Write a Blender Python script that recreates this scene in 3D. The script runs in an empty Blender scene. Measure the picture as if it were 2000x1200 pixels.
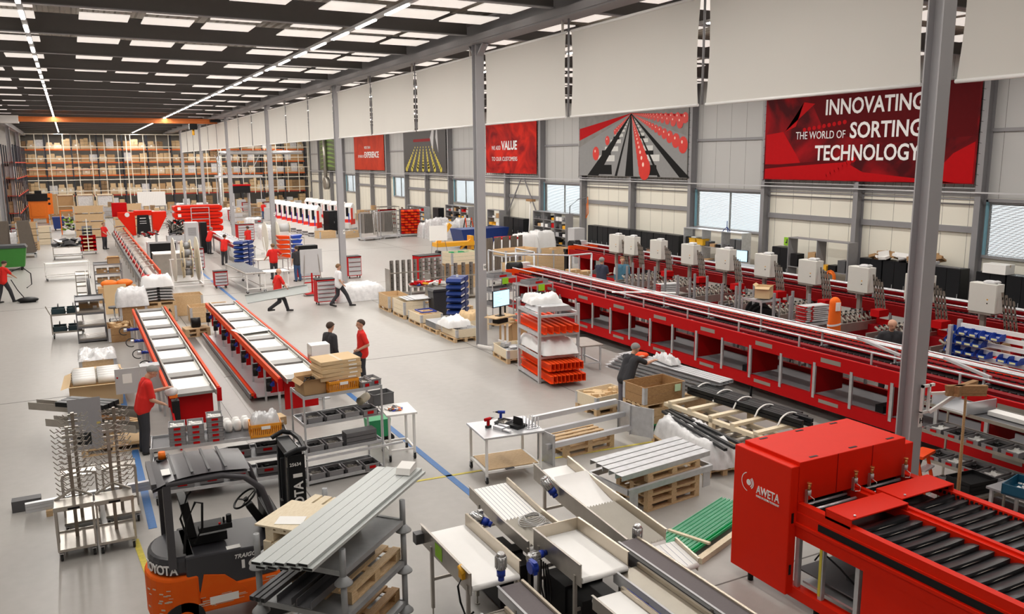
import bpy, math, random
from math import pi, sin, cos, radians as R_
from mathutils import Vector, Matrix, noise
random.seed(7)
sc = bpy.context.scene
COL = sc.collection
# ---------------------------------------------------------------- camera (frame 2000x1200)
F_PX, CAM_Z = 1620.0, 5.9
_vy = Vector((133-1000, 600-318, -F_PX)).normalized()
_vz = -Vector((67, -9100, -F_PX)); _vz = (_vz - _vy*_vz.dot(_vy)).normalized()
_vx = _vy.cross(_vz)
ROT = Matrix((_vx, _vy, _vz))
cam_d = bpy.data.cameras.new('camera'); cam = bpy.data.objects.new('camera', cam_d); COL.objects.link(cam)
cam_d.sensor_width = 36; cam_d.lens = F_PX*36/2000; cam_d.clip_end = 400
cam.matrix_world = Matrix.Translation((0, 0, CAM_Z)) @ ROT.to_4x4()
sc.camera = cam
# ---------------------------------------------------------------- world, exposure
w = bpy.data.worlds.new('world'); sc.world = w; w.use_nodes = True
w.node_tree.nodes['Background'].inputs[0].default_value = (0.95, 0.98, 1.0, 1)
w.node_tree.nodes['Background'].inputs[1].default_value = 22.0
sc.view_settings.view_transform = 'Standard'; sc.view_settings.look = 'None'
sc.view_settings.gamma = 1; sc.view_settings.use_curve_mapping = False
sc.view_settings.exposure = 0.22
sc.cycles.max_bounces = 6; sc.cycles.diffuse_bounces = 4; sc.cycles.glossy_bounces = 3
sc.cycles.transmission_bounces = 4; sc.cycles.transparent_max_bounces = 6
sc.cycles.caustics_reflective = False; sc.cycles.caustics_refractive = False
sc.cycles.sample_clamp_indirect = 4
# lamp light of the four continuous fluorescent rows (the tubes themselves are built below)
ROW_X = (-0.67, 7.2, 15.3, 23.2); LAMP_Z = 9.45
for rx in ROW_X:
    for k in range(9):
        ld = bpy.data.lights.new('tube_row_light', 'AREA'); ld.shape = 'RECTANGLE'
        ld.size = 0.16; ld.size_y = 13.0
        ld.energy = (150, 310, 410)[min(k, 2)]
        ld.color = (1.0, 0.955, 0.9)
        lo = bpy.data.objects.new('tube_row_light', ld); COL.objects.link(lo)
        lo.location = (rx, 0.5 + 13.2*k, LAMP_Z-0.09)

def G(px, py, z=0.0):
    """world point at height z that the photograph shows at (px, py)"""
    d = ROT @ Vector((px-1000, 600-py, -F_PX)); t = (z-CAM_Z)/d.z
    return Vector((d.x*t, d.y*t, z))
def GX(px, py, X):
    d = ROT @ Vector((px-1000, 600-py, -F_PX)); t = X/d.x
    return Vector((X, d.y*t, CAM_Z+d.z*t))
# ---------------------------------------------------------------- materials
MATS = {}
def mat(name, col, rough=0.5, metal=0.0, var=0.08, scale=6.0, bump=0.0, emit=0, alpha=None, spec=None, trans=0):
    if name in MATS: return MATS[name]
    m = bpy.data.materials.new(name); m.use_nodes = True; nt = m.node_tree; n = nt.nodes; l = nt.links
    b = n['Principled BSDF']; b.inputs['Roughness'].default_value = rough; b.inputs['Metallic'].default_value = metal
    if spec is not None: b.inputs['Specular IOR Level'].default_value = spec
    if len(col) == 3: col = (*col, 1)
    tc = n.new('ShaderNodeTexCoord'); nz = n.new('ShaderNodeTexNoise'); nz.inputs['Scale'].default_value = scale
    nz.inputs['Detail'].default_value = 3
    l.new(tc.outputs['Object'], nz.inputs['Vector'])
    mx = n.new('ShaderNodeMixRGB'); mx.inputs[1].default_value = tuple(min(1, c*(1-var)) for c in col[:3])+(1,)
    mx.inputs[2].default_value = tuple(min(1, c*(1+var)) for c in col[:3])+(1,)
    l.new(nz.outputs['Fac'], mx.inputs[0]); l.new(mx.outputs[0], b.inputs['Base Color'])
    if emit:
        l.new(mx.outputs[0], b.inputs['Emission Color']); b.inputs['Emission Strength'].default_value = emit
    if bump:
        bp = n.new('ShaderNodeBump'); bp.inputs['Strength'].default_value = bump; l.new(nz.outputs['Fac'], bp.inputs['Height'])
        l.new(bp.outputs[0], b.inputs['Normal'])
    if alpha is not None: b.inputs['Alpha'].default_value = alpha
    if trans: b.inputs['Transmission Weight'].default_value = trans
    MATS[name] = m; return m
def wood(name, a, b_, scale=3.0):
    if name in MATS: return MATS[name]
    m = bpy.data.materials.new(name); m.use_nodes = True; n = m.node_tree.nodes; l = m.node_tree.links
    b = n['Principled BSDF']; b.inputs['Roughness'].default_value = 0.7
    tc = n.new('ShaderNodeTexCoord'); mp = n.new('ShaderNodeMapping'); mp.inputs['Scale'].default_value = (scale, scale*6, scale*6)
    nz = n.new('ShaderNodeTexNoise'); nz.inputs['Detail'].default_value = 4
    l.new(tc.outputs['Object'], mp.inputs[0]); l.new(mp.outputs[0], nz.inputs['Vector'])
    cr = n.new('ShaderNodeValToRGB'); cr.color_ramp.elements[0].color = (*a, 1); cr.color_ramp.elements[1].color = (*b_, 1)
    cr.color_ramp.elements[0].position = .3; cr.color_ramp.elements[1].position = .7
    l.new(nz.outputs['Fac'], cr.inputs[0]); l.new(cr.outputs[0], b.inputs['Base Color'])
    MATS[name] = m; return m
RED = mat('red_paint', (0.5, 0.005, 0.007), 0.5, var=.05, spec=.12)
ORED = mat('orange_red_paint', (0.82, 0.07, 0.01), 0.5, var=.04, spec=.12)
DRED = mat('dark_red_paint', (0.26, 0.004, 0.008), 0.5, spec=.15)
GALV = mat('galvanised_steel', (0.56, 0.57, 0.59), 0.4, 0.45, var=.22, scale=9)
STEEL = mat('brushed_steel', (0.46, 0.43, 0.39), 0.33, 0.75, var=.15)
ALU = mat('aluminium', (0.68, 0.69, 0.72), 0.33, 0.6, var=.05)
DSTEEL = mat('dark_steel', (0.16, 0.16, 0.17), 0.45, 0.5)
GREYP = mat('grey_paint', (0.27, 0.265, 0.275), 0.5, var=.05)
LGREY = mat('light_grey_paint', (0.55, 0.55, 0.56), 0.5, var=.03)
WHITE = mat('white_paint', (0.88, 0.87, 0.85), 0.45, var=.02)
CREAM = mat('cream_panel', (0.75, 0.7, 0.57), 0.5, var=.03)
BLACK = mat('black_plastic', (0.01, 0.01, 0.011), 0.45, var=.2, spec=.25)
BLACKM = mat('black_metal', (0.012, 0.013, 0.015), 0.4, spec=.25)
RUBBER = mat('rubber', (0.02, 0.02, 0.02), 0.8)
DGREY = mat('dark_grey_plastic', (0.09, 0.09, 0.095), 0.5)
BLUE = mat('blue_plastic', (0.012, 0.06, 0.4), 0.4)
NAVY = mat('navy_plastic', (0.01, 0.035, 0.19), 0.4)
GREEN = mat('green_plastic', (0.02, 0.32, 0.12), 0.45)
LIME = mat('lime_card', (0.3, 0.62, 0.02), 0.6)
YEL = mat('yellow_plastic', (0.85, 0.42, 0.015), 0.5)
ORANGE = mat('orange_plastic', (0.9, 0.2, 0.01), 0.5)
PINE = wood('pine_wood', (0.52, 0.34, 0.17), (0.72, 0.53, 0.32))
PALE = wood('pale_wood', (0.72, 0.6, 0.42), (0.85, 0.75, 0.57))
BROWNW = wood('worn_wood', (0.28, 0.15, 0.06), (0.45, 0.27, 0.12))
CARD = mat('cardboard', (0.5, 0.31, 0.15), 0.8, var=.1, scale=3)
CARDL = mat('light_cardboard', (0.68, 0.49, 0.28), 0.8, var=.06, scale=3)
PAPER = mat('paper', (0.92, 0.91, 0.88), 0.7, var=.02)
FILM = mat('plastic_film', (0.7, 0.7, 0.71), 0.25, var=.3, scale=7, bump=.8)
CLOTHW = mat('white_cloth', (0.82, 0.82, 0.82), 0.9, var=.05)
# ---------------------------------------------------------------- mesh builder
class M:
    def __init__(s, *mats):
        s.v = []; s.f = []; s.mi = []; s.sm = []; s.mats = list(mats) or [GREYP]; s.cur = 0; s.T = Matrix()
    def m(s, mt):
        if mt not in s.mats: s.mats.append(mt)
        s.cur = s.mats.index(mt); return s
    def add(s, vs, fs, smooth=False):
        o = len(s.v); s.v += [s.T @ Vector(p) for p in vs]
        for f in fs: s.f.append([i+o for i in f]); s.mi.append(s.cur); s.sm.append(smooth)
        return s
    def b(s, x0, x1, y0, y1, z0, z1):
        return s.add([(x0,y0,z0),(x1,y0,z0),(x1,y1,z0),(x0,y1,z0),(x0,y0,z1),(x1,y0,z1),(x1,y1,z1),(x0,y1,z1)],
              [(0,3,2,1),(4,5,6,7),(0,1,5,4),(1,2,6,5),(2,3,7,6),(3,0,4,7)])
    def bc(s, c, d, rz=0, rx=0, ry=0):
        T = s.T; s.T = T @ Matrix.Translation(c) @ Matrix.Rotation(rz,4,'Z') @ Matrix.Rotation(ry,4,'Y') @ Matrix.Rotation(rx,4,'X')
        x, y, z = d[0]/2, d[1]/2, d[2]/2; s.b(-x,x,-y,y,-z,z); s.T = T; return s
    def beam(s, p, q, w_, h, up=(0,0,1)):
        p = Vector(p); q = Vector(q); d = (q-p).normalized(); u = Vector(up)
        if abs(d.dot(u)) > .98: u = Vector((1,0,0))
        a = d.cross(u).normalized(); u = a.cross(d)
        vs = [e + a*i*w_/2 + u*j*h/2 for e in (p,q) for i,j in ((-1,-1),(1,-1),(1,1),(-1,1))]
        return s.add(vs, [(0,3,2,1),(4,5,6,7),(0,1,5,4),(1,2,6,5),(2,3,7,6),(3,0,4,7)])
    def c(s, p, q, r, r2=None, n=10, cap=True, smooth=True):
        p = Vector(p); q = Vector(q); r2 = r if r2 is None else r2; d = (q-p).normalized()
        u = Vector((0,0,1)) if abs(d.z) < .9 else Vector((1,0,0)); a = d.cross(u).normalized(); u = a.cross(d)
        vs = [p+(a*cos(2*pi*i/n)+u*sin(2*pi*i/n))*r for i in range(n)] + [q+(a*cos(2*pi*i/n)+u*sin(2*pi*i/n))*r2 for i in range(n)]
        s.add(vs, [(i,(i+1)%n,n+(i+1)%n,n+i) for i in range(n)], smooth)
        if cap:
            o = len(s.v)-2*n
            for f in (list(range(n))[::-1], list(range(n,2*n))): s.f.append([i+o for i in f]); s.mi.append(s.cur); s.sm.append(False)
        return s
    def t(s, pts, r, n=6):
        pts = [Vector(p) for p in pts]; vs = []; fs = []; k = len(pts)
        for i, p in enumerate(pts):
            d = (pts[min(i+1,k-1)]-pts[max(i-1,0)]).normalized()
            u = Vector((0,0,1)) if abs(d.z) < .9 else Vector((1,0,0)); a = d.cross(u).normalized(); u = a.cross(d)
            vs += [p+(a*cos(2*pi*j/n)+u*sin(2*pi*j/n))*r for j in range(n)]
        for i in range(k-1):
            for j in range(n): fs.append((i*n+j, i*n+(j+1)%n, (i+1)*n+(j+1)%n, (i+1)*n+j))
        return s.add(vs, fs, True)
    def pr(s, poly, a, b_, ax='y'):
        """extrude a closed outline; ax='y': outline in (x,z); 'x': outline in (y,z); 'z': outline in (x,y)"""
        def q(p, t): return (p[0],t,p[1]) if ax=='y' else (t,p[0],p[1]) if ax=='x' else (p[0],p[1],t)
        n = len(poly)
        return s.add([q(p,a) for p in poly]+[q(p,b_) for p in poly], [list(range(n))[::-1], list(range(n,2*n))]+[(i,(i+1)%n,n+(i+1)%n,n+i) for i in range(n)])
    def lathe(s, prof, c=(0,0,0), n=16, smooth=True):
        vs = [(c[0]+r*cos(2*pi*i/n), c[1]+r*sin(2*pi*i/n), c[2]+z) for r,z in prof for i in range(n)]
        return s.add(vs, [(k*n+i,k*n+(i+1)%n,(k+1)*n+(i+1)%n,(k+1)*n+i) for k in range(len(prof)-1) for i in range(n)], smooth)
    def sph(s, c, rx, ry=None, rz=None, n=10):
        ry = ry or rx; rz = rz or rx; k = n//2+1; vs = []
        for j in range(k+1):
            a = pi*j/k
            vs += [(c[0]+rx*sin(a)*cos(2*pi*i/n), c[1]+ry*sin(a)*sin(2*pi*i/n), c[2]+rz*cos(a)) for i in range(n)]
        return s.add(vs, [(j*n+i,j*n+(i+1)%n,(j+1)*n+(i+1)%n,(j+1)*n+i) for j in range(k) for i in range(n)], True)
    def grid(s, fn, nu, nv, smooth=True):
        vs = [fn(i/nu, j/nv) for j in range(nv+1) for i in range(nu+1)]
        return s.add(vs, [(j*(nu+1)+i, j*(nu+1)+i+1, (j+1)*(nu+1)+i+1, (j+1)*(nu+1)+i) for j in range(nv) for i in range(nu)], smooth)
    def mesh(s, name):
        me = bpy.data.meshes.new(name); me.from_pydata(s.v, [], s.f)
        for mt in s.mats: me.materials.append(mt)
        me.polygons.foreach_set('material_index', s.mi); me.polygons.foreach_set('use_smooth', s.sm); me.update(); return me
    def o(s, name, parent=None, label=None, loc=None, rz=0, bev=0):
        ob = bpy.data.objects.new(name, s.mesh(name)); COL.objects.link(ob)
        if parent is not None: ob.parent = parent
        if label: ob['label'] = label
        if loc is not None: ob.location = loc
        if rz: ob.rotation_euler.z = rz
        if bev:
            md = ob.modifiers.new('bevel', 'BEVEL'); md.width = bev; md.segments = 2; md.limit_method = 'ANGLE'
        return ob
def short(s):
    w_ = s.split()
    for d in ('the', 'a', 'of', 'with', 'on', 'in'):
        while len(w_) > 16 and d in w_[1:]: del w_[len(w_)-1-w_[::-1].index(d)]
    return ' '.join(w_)
def tag(o, label, cat, group=None, kind=None):
    o['label'] = label; o['category'] = cat
    if group: o['group'] = group
    if kind: o['kind'] = kind
    return o
def thing(name, label, cat, loc=(0,0,0), rz=0, group=None):
    o = bpy.data.objects.new(name, None); COL.objects.link(o); o.empty_display_size = .1
    o.location = loc; o.rotation_euler = (0, 0, rz); return tag(o, label, cat, group)
def struct(o, label=None):
    o['kind'] = 'structure'
    if label: o['label'] = label
    return o
KIDS = {}
def dup(src, loc, rz=0, label=None, group=None, scale=None):
    """a copy of a thing with copies of its parts and sub-parts"""
    if src.name not in KIDS: KIDS[src.name] = [(c, [g for g in c.children]) for c in src.children]
    r = src.copy(); COL.objects.link(r); r.location = loc; r.rotation_euler = (0, 0, rz)
    if label: r['label'] = label
    if group: r['group'] = group
    if scale: r.scale = scale if hasattr(scale, '__len__') else (scale,)*3
    for c, gs in KIDS[src.name]:
        cc = c.copy(); COL.objects.link(cc); cc.parent = r
        for g in gs:
            gg = g.copy(); COL.objects.link(gg); gg.parent = cc
    return r
class Proto:
    """builds one of a kind on the first call and copies it on the others"""
    def __init__(s, make): s.make = make; s.d = {}
    def __call__(s, label, loc, rz=0, group=None, scale=None, **kw):
        key = tuple(sorted((k, str(v)) for k, v in kw.items()))
        loc = Vector(loc) if len(loc) == 3 else Vector((*loc, 0))
        if key not in s.d:
            o = s.make(**kw); s.d[key] = o; o.location = loc; o.rotation_euler.z = rz; o['label'] = label
            if group: o['group'] = group
            elif 'group' in o.keys(): del o['group']
            if scale: o.scale = scale if hasattr(scale, '__len__') else (scale,)*3
            return o
        o = dup(s.d[key], loc, rz, label, None, scale or (1,1,1))
        if group: o['group'] = group
        elif 'group' in o.keys(): del o['group']
        return o
def text(body, size, mt, parent, loc, rot=(pi/2,0,0), bold=0.0, align='LEFT', name='lettering', sx=1.0, ext=0.004, shear=0, width=None):
    cu = bpy.data.curves.new(name, 'FONT'); cu.body = body; cu.size = size; cu.align_x = align; cu.offset = bold*size
    cu.extrude = ext; cu.shear = shear; cu.materials.append(mt); cu.resolution_u = 3
    tmp = bpy.data.objects.new('tmp', cu); me = bpy.data.meshes.new_from_object(tmp); bpy.data.objects.remove(tmp); bpy.data.curves.remove(cu)
    if width:
        xs_ = [v.co.x for v in me.vertices]; sx = width/max(.01, max(xs_)-min(xs_))
    o = bpy.data.objects.new(name, me); COL.objects.link(o); o.parent = parent; o.location = loc; o.rotation_euler = rot
    o.scale = (sx, 1, 1); return o
# ================================================================ THE HALL
Y0, Y1, XL, XR = -6.0, 117.0, -5.2, 28.3
BAY = 5.13; YC0 = 8.35
def floor_mat():
    m = bpy.data.materials.new('concrete_floor'); m.use_nodes = True; n = m.node_tree.nodes; l = m.node_tree.links
    b = n['Principled BSDF']; tc = n.new('ShaderNodeTexCoord')
    a = n.new('ShaderNodeTexNoise'); a.inputs['Scale'].default_value = .35; a.inputs['Detail'].default_value = 6
    c = n.new('ShaderNodeTexNoise'); c.inputs['Scale'].default_value = 5; c.inputs['Detail'].default_value = 6
    mp = n.new('ShaderNodeMapping'); mp.inputs['Scale'].default_value = (1.0, .22, 1)
    l.new(tc.outputs['Object'], mp.inputs[0]); l.new(mp.outputs[0], a.inputs['Vector']); l.new(tc.outputs['Object'], c.inputs['Vector'])
    r = n.new('ShaderNodeValToRGB'); r.color_ramp.elements[0].position = .3; r.color_ramp.elements[1].position = .72
    r.color_ramp.elements[0].color = (.3, .285, .265, 1); r.color_ramp.elements[1].color = (.46, .445, .42, 1)
    mx = n.new('ShaderNodeMixRGB'); mx.inputs[0].default_value = .35
    r2 = n.new('ShaderNodeValToRGB'); r2.color_ramp.elements[0].color = (.28, .265, .245, 1); r2.color_ramp.elements[1].color = (.48, .46, .44, 1)
    l.new(a.outputs['Fac'], r.inputs[0]); l.new(c.outputs['Fac'], r2.inputs[0]); l.new(r.outputs[0], mx.inputs[1]); l.new(r2.outputs[0], mx.inputs[2])
    l.new(mx.outputs[0], b.inputs['Base Color'])
    r3 = n.new('ShaderNodeMapRange'); r3.inputs['To Min'].default_value = .28; r3.inputs['To Max'].default_value = .5
    l.new(a.outputs['Fac'], r3.inputs[0]); l.new(r3.outputs[0], b.inputs['Roughness'])
    return m
struct(M(floor_mat()).b(XL, XR, Y0, Y1, -.15, 0).o('floor'), 'grey polished concrete floor')
JOINT = mat('joint_filler', (.16, .15, .14), .8)
jm = M(JOINT)
for y in (8.2, 23.5, 38.8, 54.2, 69.5): jm.b(XL, XR, y-.012, y+.012, 0, .003)
for x in (3.3, 11.0, 19.6): jm.b(x-.01, x+.01, Y0, Y1, 0, .003)
struct(jm.o('trim_1'), 'thin dark floor joints')
BLINE = mat('blue_floor_paint', (.03, .14, .38), .5, var=.15, scale=15); YLINE = mat('yellow_floor_paint', (.6, .5, .08), .6, var=.3, scale=14)
def strip(p, q, wd, mt, name, lab):
    p = Vector(p); q = Vector(q); return struct(M(mt).beam((p.x,p.y,.004), (q.x,q.y,.004), wd, .004).o(name), lab)
strip((5.86, 11.2), (5.86, 60), .13, BLINE, 'trim_2', 'blue painted lane line')
strip((.7, 14), (.7, 26), .13, BLINE, 'trim_3', 'blue painted lane line on the left')
strip((4.6, 13.86), (10.9, 13.42), .07, YLINE, 'trim_4', 'yellow painted floor line')
strip((.62, 10.5), (.42, 13.7), .09, YLINE, 'trim_5', 'yellow painted floor line by the forklift')
# ---- right wall with real openings for the windows
SEAM = mat('panel_white', (.88, .85, .74), .5, var=.02, scale=1)
UPW = mat('panel_grey', (.5, .5, .49), .5, var=.03, scale=1)
wc = [YC0 + BAY*(k-3) for k in range(26)]         # wall column positions, 15.39 m holds three
wc = [18.18 + 5.13*(k-5) for k in range(25)]
wins = [(12.9, 18.0), (28.6, 33.4), (44.0, 48.9), (59.7, 63.9), (75.0, 78.6), (90.2, 94.6)]
W0, W1 = 2.45, 4.3
wr = M(SEAM)
ys = [Y0] + [y for w_ in wins for y in w_] + [Y1]
for i in range(0, len(ys), 2):
    wr.m(SEAM).b(XR, XR+.2, ys[i], ys[i+1], 0, 4.45); 
for a, b_ in wins: wr.b(XR, XR+.2, a, b_, 0, W0); wr.b(XR, XR+.2, a, b_, W1, 4.45)
wr.m(UPW).b(XR, XR+.2, Y0, Y1, 4.45, 10.9)
for k in range(int((Y1-Y0)/1.03)):                  # panel joints
    y = Y0+1.03*k
    if not any(a-.1 < y < b_+.1 for a, b_ in wins): wr.m(JOINT).b(XR-.003, XR, y-.006, y+.006, 0, 10.5)
    else: wr.m(JOINT).b(XR-.003, XR, y-.006, y+.006, W1+.1, 10.5)
struct(wr.o('wall_right'), 'right wall of cream and grey sandwich panels')
GLASS = bpy.data.materials.new('window_glass'); GLASS.use_nodes = True
_b = GLASS.node_tree.nodes['Principled BSDF']; _b.inputs['Transmission Weight'].default_value = 1; _b.inputs['Roughness'].default_value = .02; _b.inputs['Base Color'].default_value = (.9,.97,1,1)
BLIND = bpy.data.materials.new('blind_fabric'); BLIND.use_nodes = True; n = BLIND.node_tree.nodes; l = BLIND.node_tree.links
tr = n.new('ShaderNodeBsdfTranslucent'); tr.inputs[0].default_value = (.93,.96,.95,1); df = n.new('ShaderNodeBsdfDiffuse'); df.inputs[0].default_value = (.8,.82,.8,1)
mx = n.new('ShaderNodeMixShader'); mx.inputs[0].default_value = .15; l.new(tr.outputs[0], mx.inputs[1]); l.new(df.outputs[0], mx.inputs[2]); l.new(mx.outputs[0], n['Material Output'].inputs[0])
FRAME = mat('window_frame_grey', (.3, .3, .31), .5)
SKYB = mat('blue_reveal', (.25, .5, .6), .6)
for k, (a, b_) in enumerate(wins):
    f = M(FRAME)
    for y in (a, (a+b_)/2-.02, b_-.06): f.b(XR+.02, XR+.1, y, y+.06, W0, W1)
    f.b(XR-.12, XR+.1, a-.04, b_+.04, W0-.08, W0+.02).b(XR-.02, XR+.1, a, b_, W1-.06, W1+.04)
    fo = struct(f.o('window_%d' % (k+1)), 'window in the right wall behind white blinds')
    M(GLASS).b(XR+.12, XR+.13, a+.01, b_-.01, W0, W1).o('pane', fo)
    bl = M(BLIND); n_ = 44
    for i in range(n_):
        z = W0+.03 + (W1-W0-.08)*i/n_
        bl.add([(XR+.004,a+.1,z),(XR+.004,b_-.05,z),(XR+.03,b_-.05,z+.03),(XR+.03,a+.1,z+.03)], [(0,1,2,3)])
    bl.o('blind', fo)
    M(SKYB).b(XR-.1, XR+.0, b_-.02, b_+.05, W0, W1+.1).o('side_guide', fo, 'pale blue side guide')
# ---- wall columns, girts, horizontal duct rails
def ibeam(m_, x, y, z0, z1, fw=.3, d=.3, t=.02, along='y'):
    """upright H section; flanges at the two x ends"""
    m_.b(x-d/2, x-d/2+t, y-fw/2, y+fw/2, z0, z1).b(x+d/2-t, x+d/2, y-fw/2, y+fw/2, z0, z1).b(x-d/2+t, x+d/2-t, y-t/2, y+t/2, z0, z1)
for i, y in enumerate(wc):
    m_ = M(GREYP); ibeam(m_, XR-.21, y, 0, 10.2, .22, .4)
    struct(m_.o('trim_%d' % (10+i)), 'grey steel wall column')
g = M(GREYP)
for i in range(len(wc)-1):
    a, b_ = wc[i]+.12, wc[i+1]-.12; mid = (a+b_)/2
    win = any(p-.5 < mid < q+.5 for p, q in wins)
    g.m(GREYP).b(XR-.09, XR-.004, a, b_, 6.72, 6.84)
    if not win:
        g.b(XR-.12, XR-.004, a, b_, 3.2, 3.42)
        for z in (4.18, 4.36, 4.52, 4.68): g.b(XR-.04, XR-.004, a, b_, z, z+.05)
    else: g.b(XR-.1, XR-.004, a, b_, 4.32, 4.44)
struct(g.o('trim_6'), 'grey horizontal wall girts')
g = M(LGREY).b(XR-.52, XR-.47, Y0+8, Y1-6, 4.62, 4.67)
struct(g.o('trim_7'), 'thin cable tray along the wall')
for y0_ in (49.8, 52.8):
    struct(M(GREYP).beam((XR-.2, 51.5 if y0_ < 50 else 51.9, 4.6), (XR-.2, 48.2 if y0_ < 50 else 55.5, .3), .07, .07).o('trim_8' if y0_ < 50 else 'trim_9'), 'diagonal wall brace')
# ---- other walls
struct(M(mat('back_wall', (.4, .39, .36), .7)).b(XL-.2, XR+.2, Y1, Y1+.2, 0, 10.9).o('wall_back'))
struct(M(mat('left_wall', (.3, .29, .27), .7)).b(XL-.2, XL, Y0, Y1, 0, 10.9).o('wall_left'))
struct(M(MATS['left_wall']).b(XL-.2, XR+.2, Y0-.2, Y0, 0, 10.9).o('wall_front'))
# ---- roof: corrugated deck (ribs along the hall) + transverse beams
DECK = mat('roof_deck', (.3, .265, .22), .45, .2, var=.4, scale=1.2)
def roof_z(x): return 10.42 - .022*abs(x-1)
dk = M(DECK); xs = []; x = XL
prof = []
while x < XR: prof += [(x, 0), (x+.1, 0), (x+.14, .06), (x+.26, .06)]; x += .3
prof.append((XR, 0))
vs = [(px_, y, roof_z(px_)+dz) for y in (Y0, Y1) for px_, dz in prof]; k = len(prof)
dk.add(vs, [(i, i+1, k+i+1, k+i) for i in range(k-1)]); dk.b(XL, XR, Y0, Y1, 10.6, 10.7)
struct(dk.o('ceiling'), 'corrugated metal roof deck')
TRUSS = mat('roof_beam_paint', (.155, .145, .14), .5, var=.06)
ny = int((Y1-Y0)/BAY)
beamY = [23.74 + 5.13*(k-5) for k in range(24)]
bm_i = 40
for y in beamY:
    if not Y0 < y < Y1: continue
    m_ = M(TRUSS)
    for xa, xb in ((XL, 11.0), (11.55, XR)):
        za, zb = roof_z(xa), roof_z(xb)
        lo = .6
        m_.add([(xa,y-.01,za-.03),(xb,y-.01,zb-.03),(xb,y-.01,zb-lo),(xa,y-.01,za-lo),(xa,y+.01,za-.03),(xb,y+.01,zb-.03),(xb,y+.01,zb-lo),(xa,y+.01,za-lo)],
               [(0,1,2,3),(7,6,5,4),(0,4,5,1),(3,2,6,7)])
        m_.m(GREYP).beam((xa,y,za-lo), (xb,y,zb-lo), .2, .025).m(TRUSS).beam((xa,y,za-.03), (xb,y,zb-.03), .2, .02)
    struct(m_.o('trim_%d' % bm_i), 'dark roof beam across the hall'); bm_i += 1
# ---- longitudinal side beams that carry the crane, and the main columns
lb = M(GREYP)
lb.b(11.0, 11.55, Y0, Y1, 9.33, 9.37).b(11.26, 11.29, Y0, Y1, 9.37, 9.95).b(11.0, 11.55, Y0, Y1, 9.93, 9.97).b(10.98, 11.02, Y0, Y1, 9.37, 9.55)
struct(lb.o('trim_70'), 'long grey longitudinal beam above the columns')
struct(M(GREYP).b(-4.6, -4.2, Y0, Y1, 9.0, 9.4).o('trim_71'), 'longitudinal beam on the left')
LETT = {8.35: 'H', 23.7: 'G', 39.05: 'F', 54.4: 'E', 69.7: 'D', 85.0: 'C', 100.3: 'B'}
COLP = mat('column_paint', (.4, .395, .41), .45, var=.05, scale=2)
INK = mat('black_ink', (.02,.02,.02), .6)
ci = 80
def hcol(m_, x, y, z0, z1, w_=.28, d=.26, t=.022):
    m_.b(x-w_/2, x+w_/2, y-d/2, y-d/2+t, z0, z1).b(x-w_/2, x+w_/2, y+d/2-t, y+d/2, z0, z1).b(x-.008, x+.008, y-d/2+t, y+d/2-t, z0, z1)
for y, lt in LETT.items():
    y = {8.35: 8.15}.get(y, y-.08); m_ = M(COLP); hcol(m_, 11.3, y, 0, 9.33)
    if y > 9: m_.beam((11.32, y+.1, 9.0), (11.32, y+.5, 9.33), .2, .05).beam((11.32, y-.1, 9.0), (11.32, y-.5, 9.33), .2, .05)
    co = struct(m_.o('trim_%d' % ci), 'tall grey steel column %s' % lt); ci += 1
    zs = 1.75 if lt == 'H' else 2.45
    yf = y-.13; pl = M(PAPER).b(11.33, 11.42, yf-.008, yf, zs, zs+.2).o('letter_plate', co, 'white plate with the letter %s' % lt)
    text(lt, .12, INK, pl, (11.345, yf-.01, zs+.06), (pi/2, 0, 0), .02, name='column_letter')
for y in (54.4, 69.7, 85.0, 100.3):
    m_ = M(COLP); ibeam(m_, -4.4, y, 0, 9.0, .3, .3)
    struct(m_.o('trim_%d' % ci), 'steel column on the left side'); ci += 1
# ---- ceiling panels: two rows a bay between the beams
PANEL = mat('glowing_panel_sheet', (.86, .8, .74), .6, var=.03, scale=2, emit=.62)  # glow added to the white panels as soft fill light from above
pxs = [-4.98+.0, -3.36, -1.74, .63, 2.27, 3.93, 6.22, 7.95, 9.65]
pxs = [(-3.36, 1.28), (-1.74, 1.28), (.63, 1.28), (2.27, 1.35), (3.95, 1.4), (6.22, 1.45), (7.96, 1.5), (9.66, 1.3)] + [(12.1+1.68*k+(.9 if k > 2 else 0)+(.9 if k > 5 else 0), 1.35) for k in range(8)]
pxs.insert(0, (-4.98, 1.28))
cells = []
for y in beamY:
    for dy in (.95, 2.87):
        yy = y+dy
        if Y0+1 < yy < Y1-2:
            for x, wx in pxs: cells.append((yy, x, wx))
fwd = [c for c in cells if c[0] > 9]
vis = sorted([c for c in fwd if c[1] < 11], key=lambda c: c[0]) + sorted([c for c in fwd if c[1] > 11 and 14 < c[0] < 60], key=lambda c: c[0])
vis = sorted(vis, key=lambda c: c[0]+(0 if c[1] < 11 else 25))[:300]; vs_ = set(vis)
P0 = {}
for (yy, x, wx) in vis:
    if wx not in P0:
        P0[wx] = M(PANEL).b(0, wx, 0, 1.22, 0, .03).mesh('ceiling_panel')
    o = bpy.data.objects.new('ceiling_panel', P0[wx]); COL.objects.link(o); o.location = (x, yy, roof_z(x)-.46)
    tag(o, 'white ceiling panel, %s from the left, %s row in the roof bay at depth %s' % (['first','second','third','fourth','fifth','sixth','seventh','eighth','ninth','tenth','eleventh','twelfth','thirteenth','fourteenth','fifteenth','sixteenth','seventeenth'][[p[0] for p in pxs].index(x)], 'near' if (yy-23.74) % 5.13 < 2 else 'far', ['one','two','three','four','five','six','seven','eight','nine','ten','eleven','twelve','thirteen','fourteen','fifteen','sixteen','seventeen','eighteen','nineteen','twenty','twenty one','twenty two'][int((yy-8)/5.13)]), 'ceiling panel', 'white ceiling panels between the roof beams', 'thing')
m_ = M(PANEL)
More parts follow.
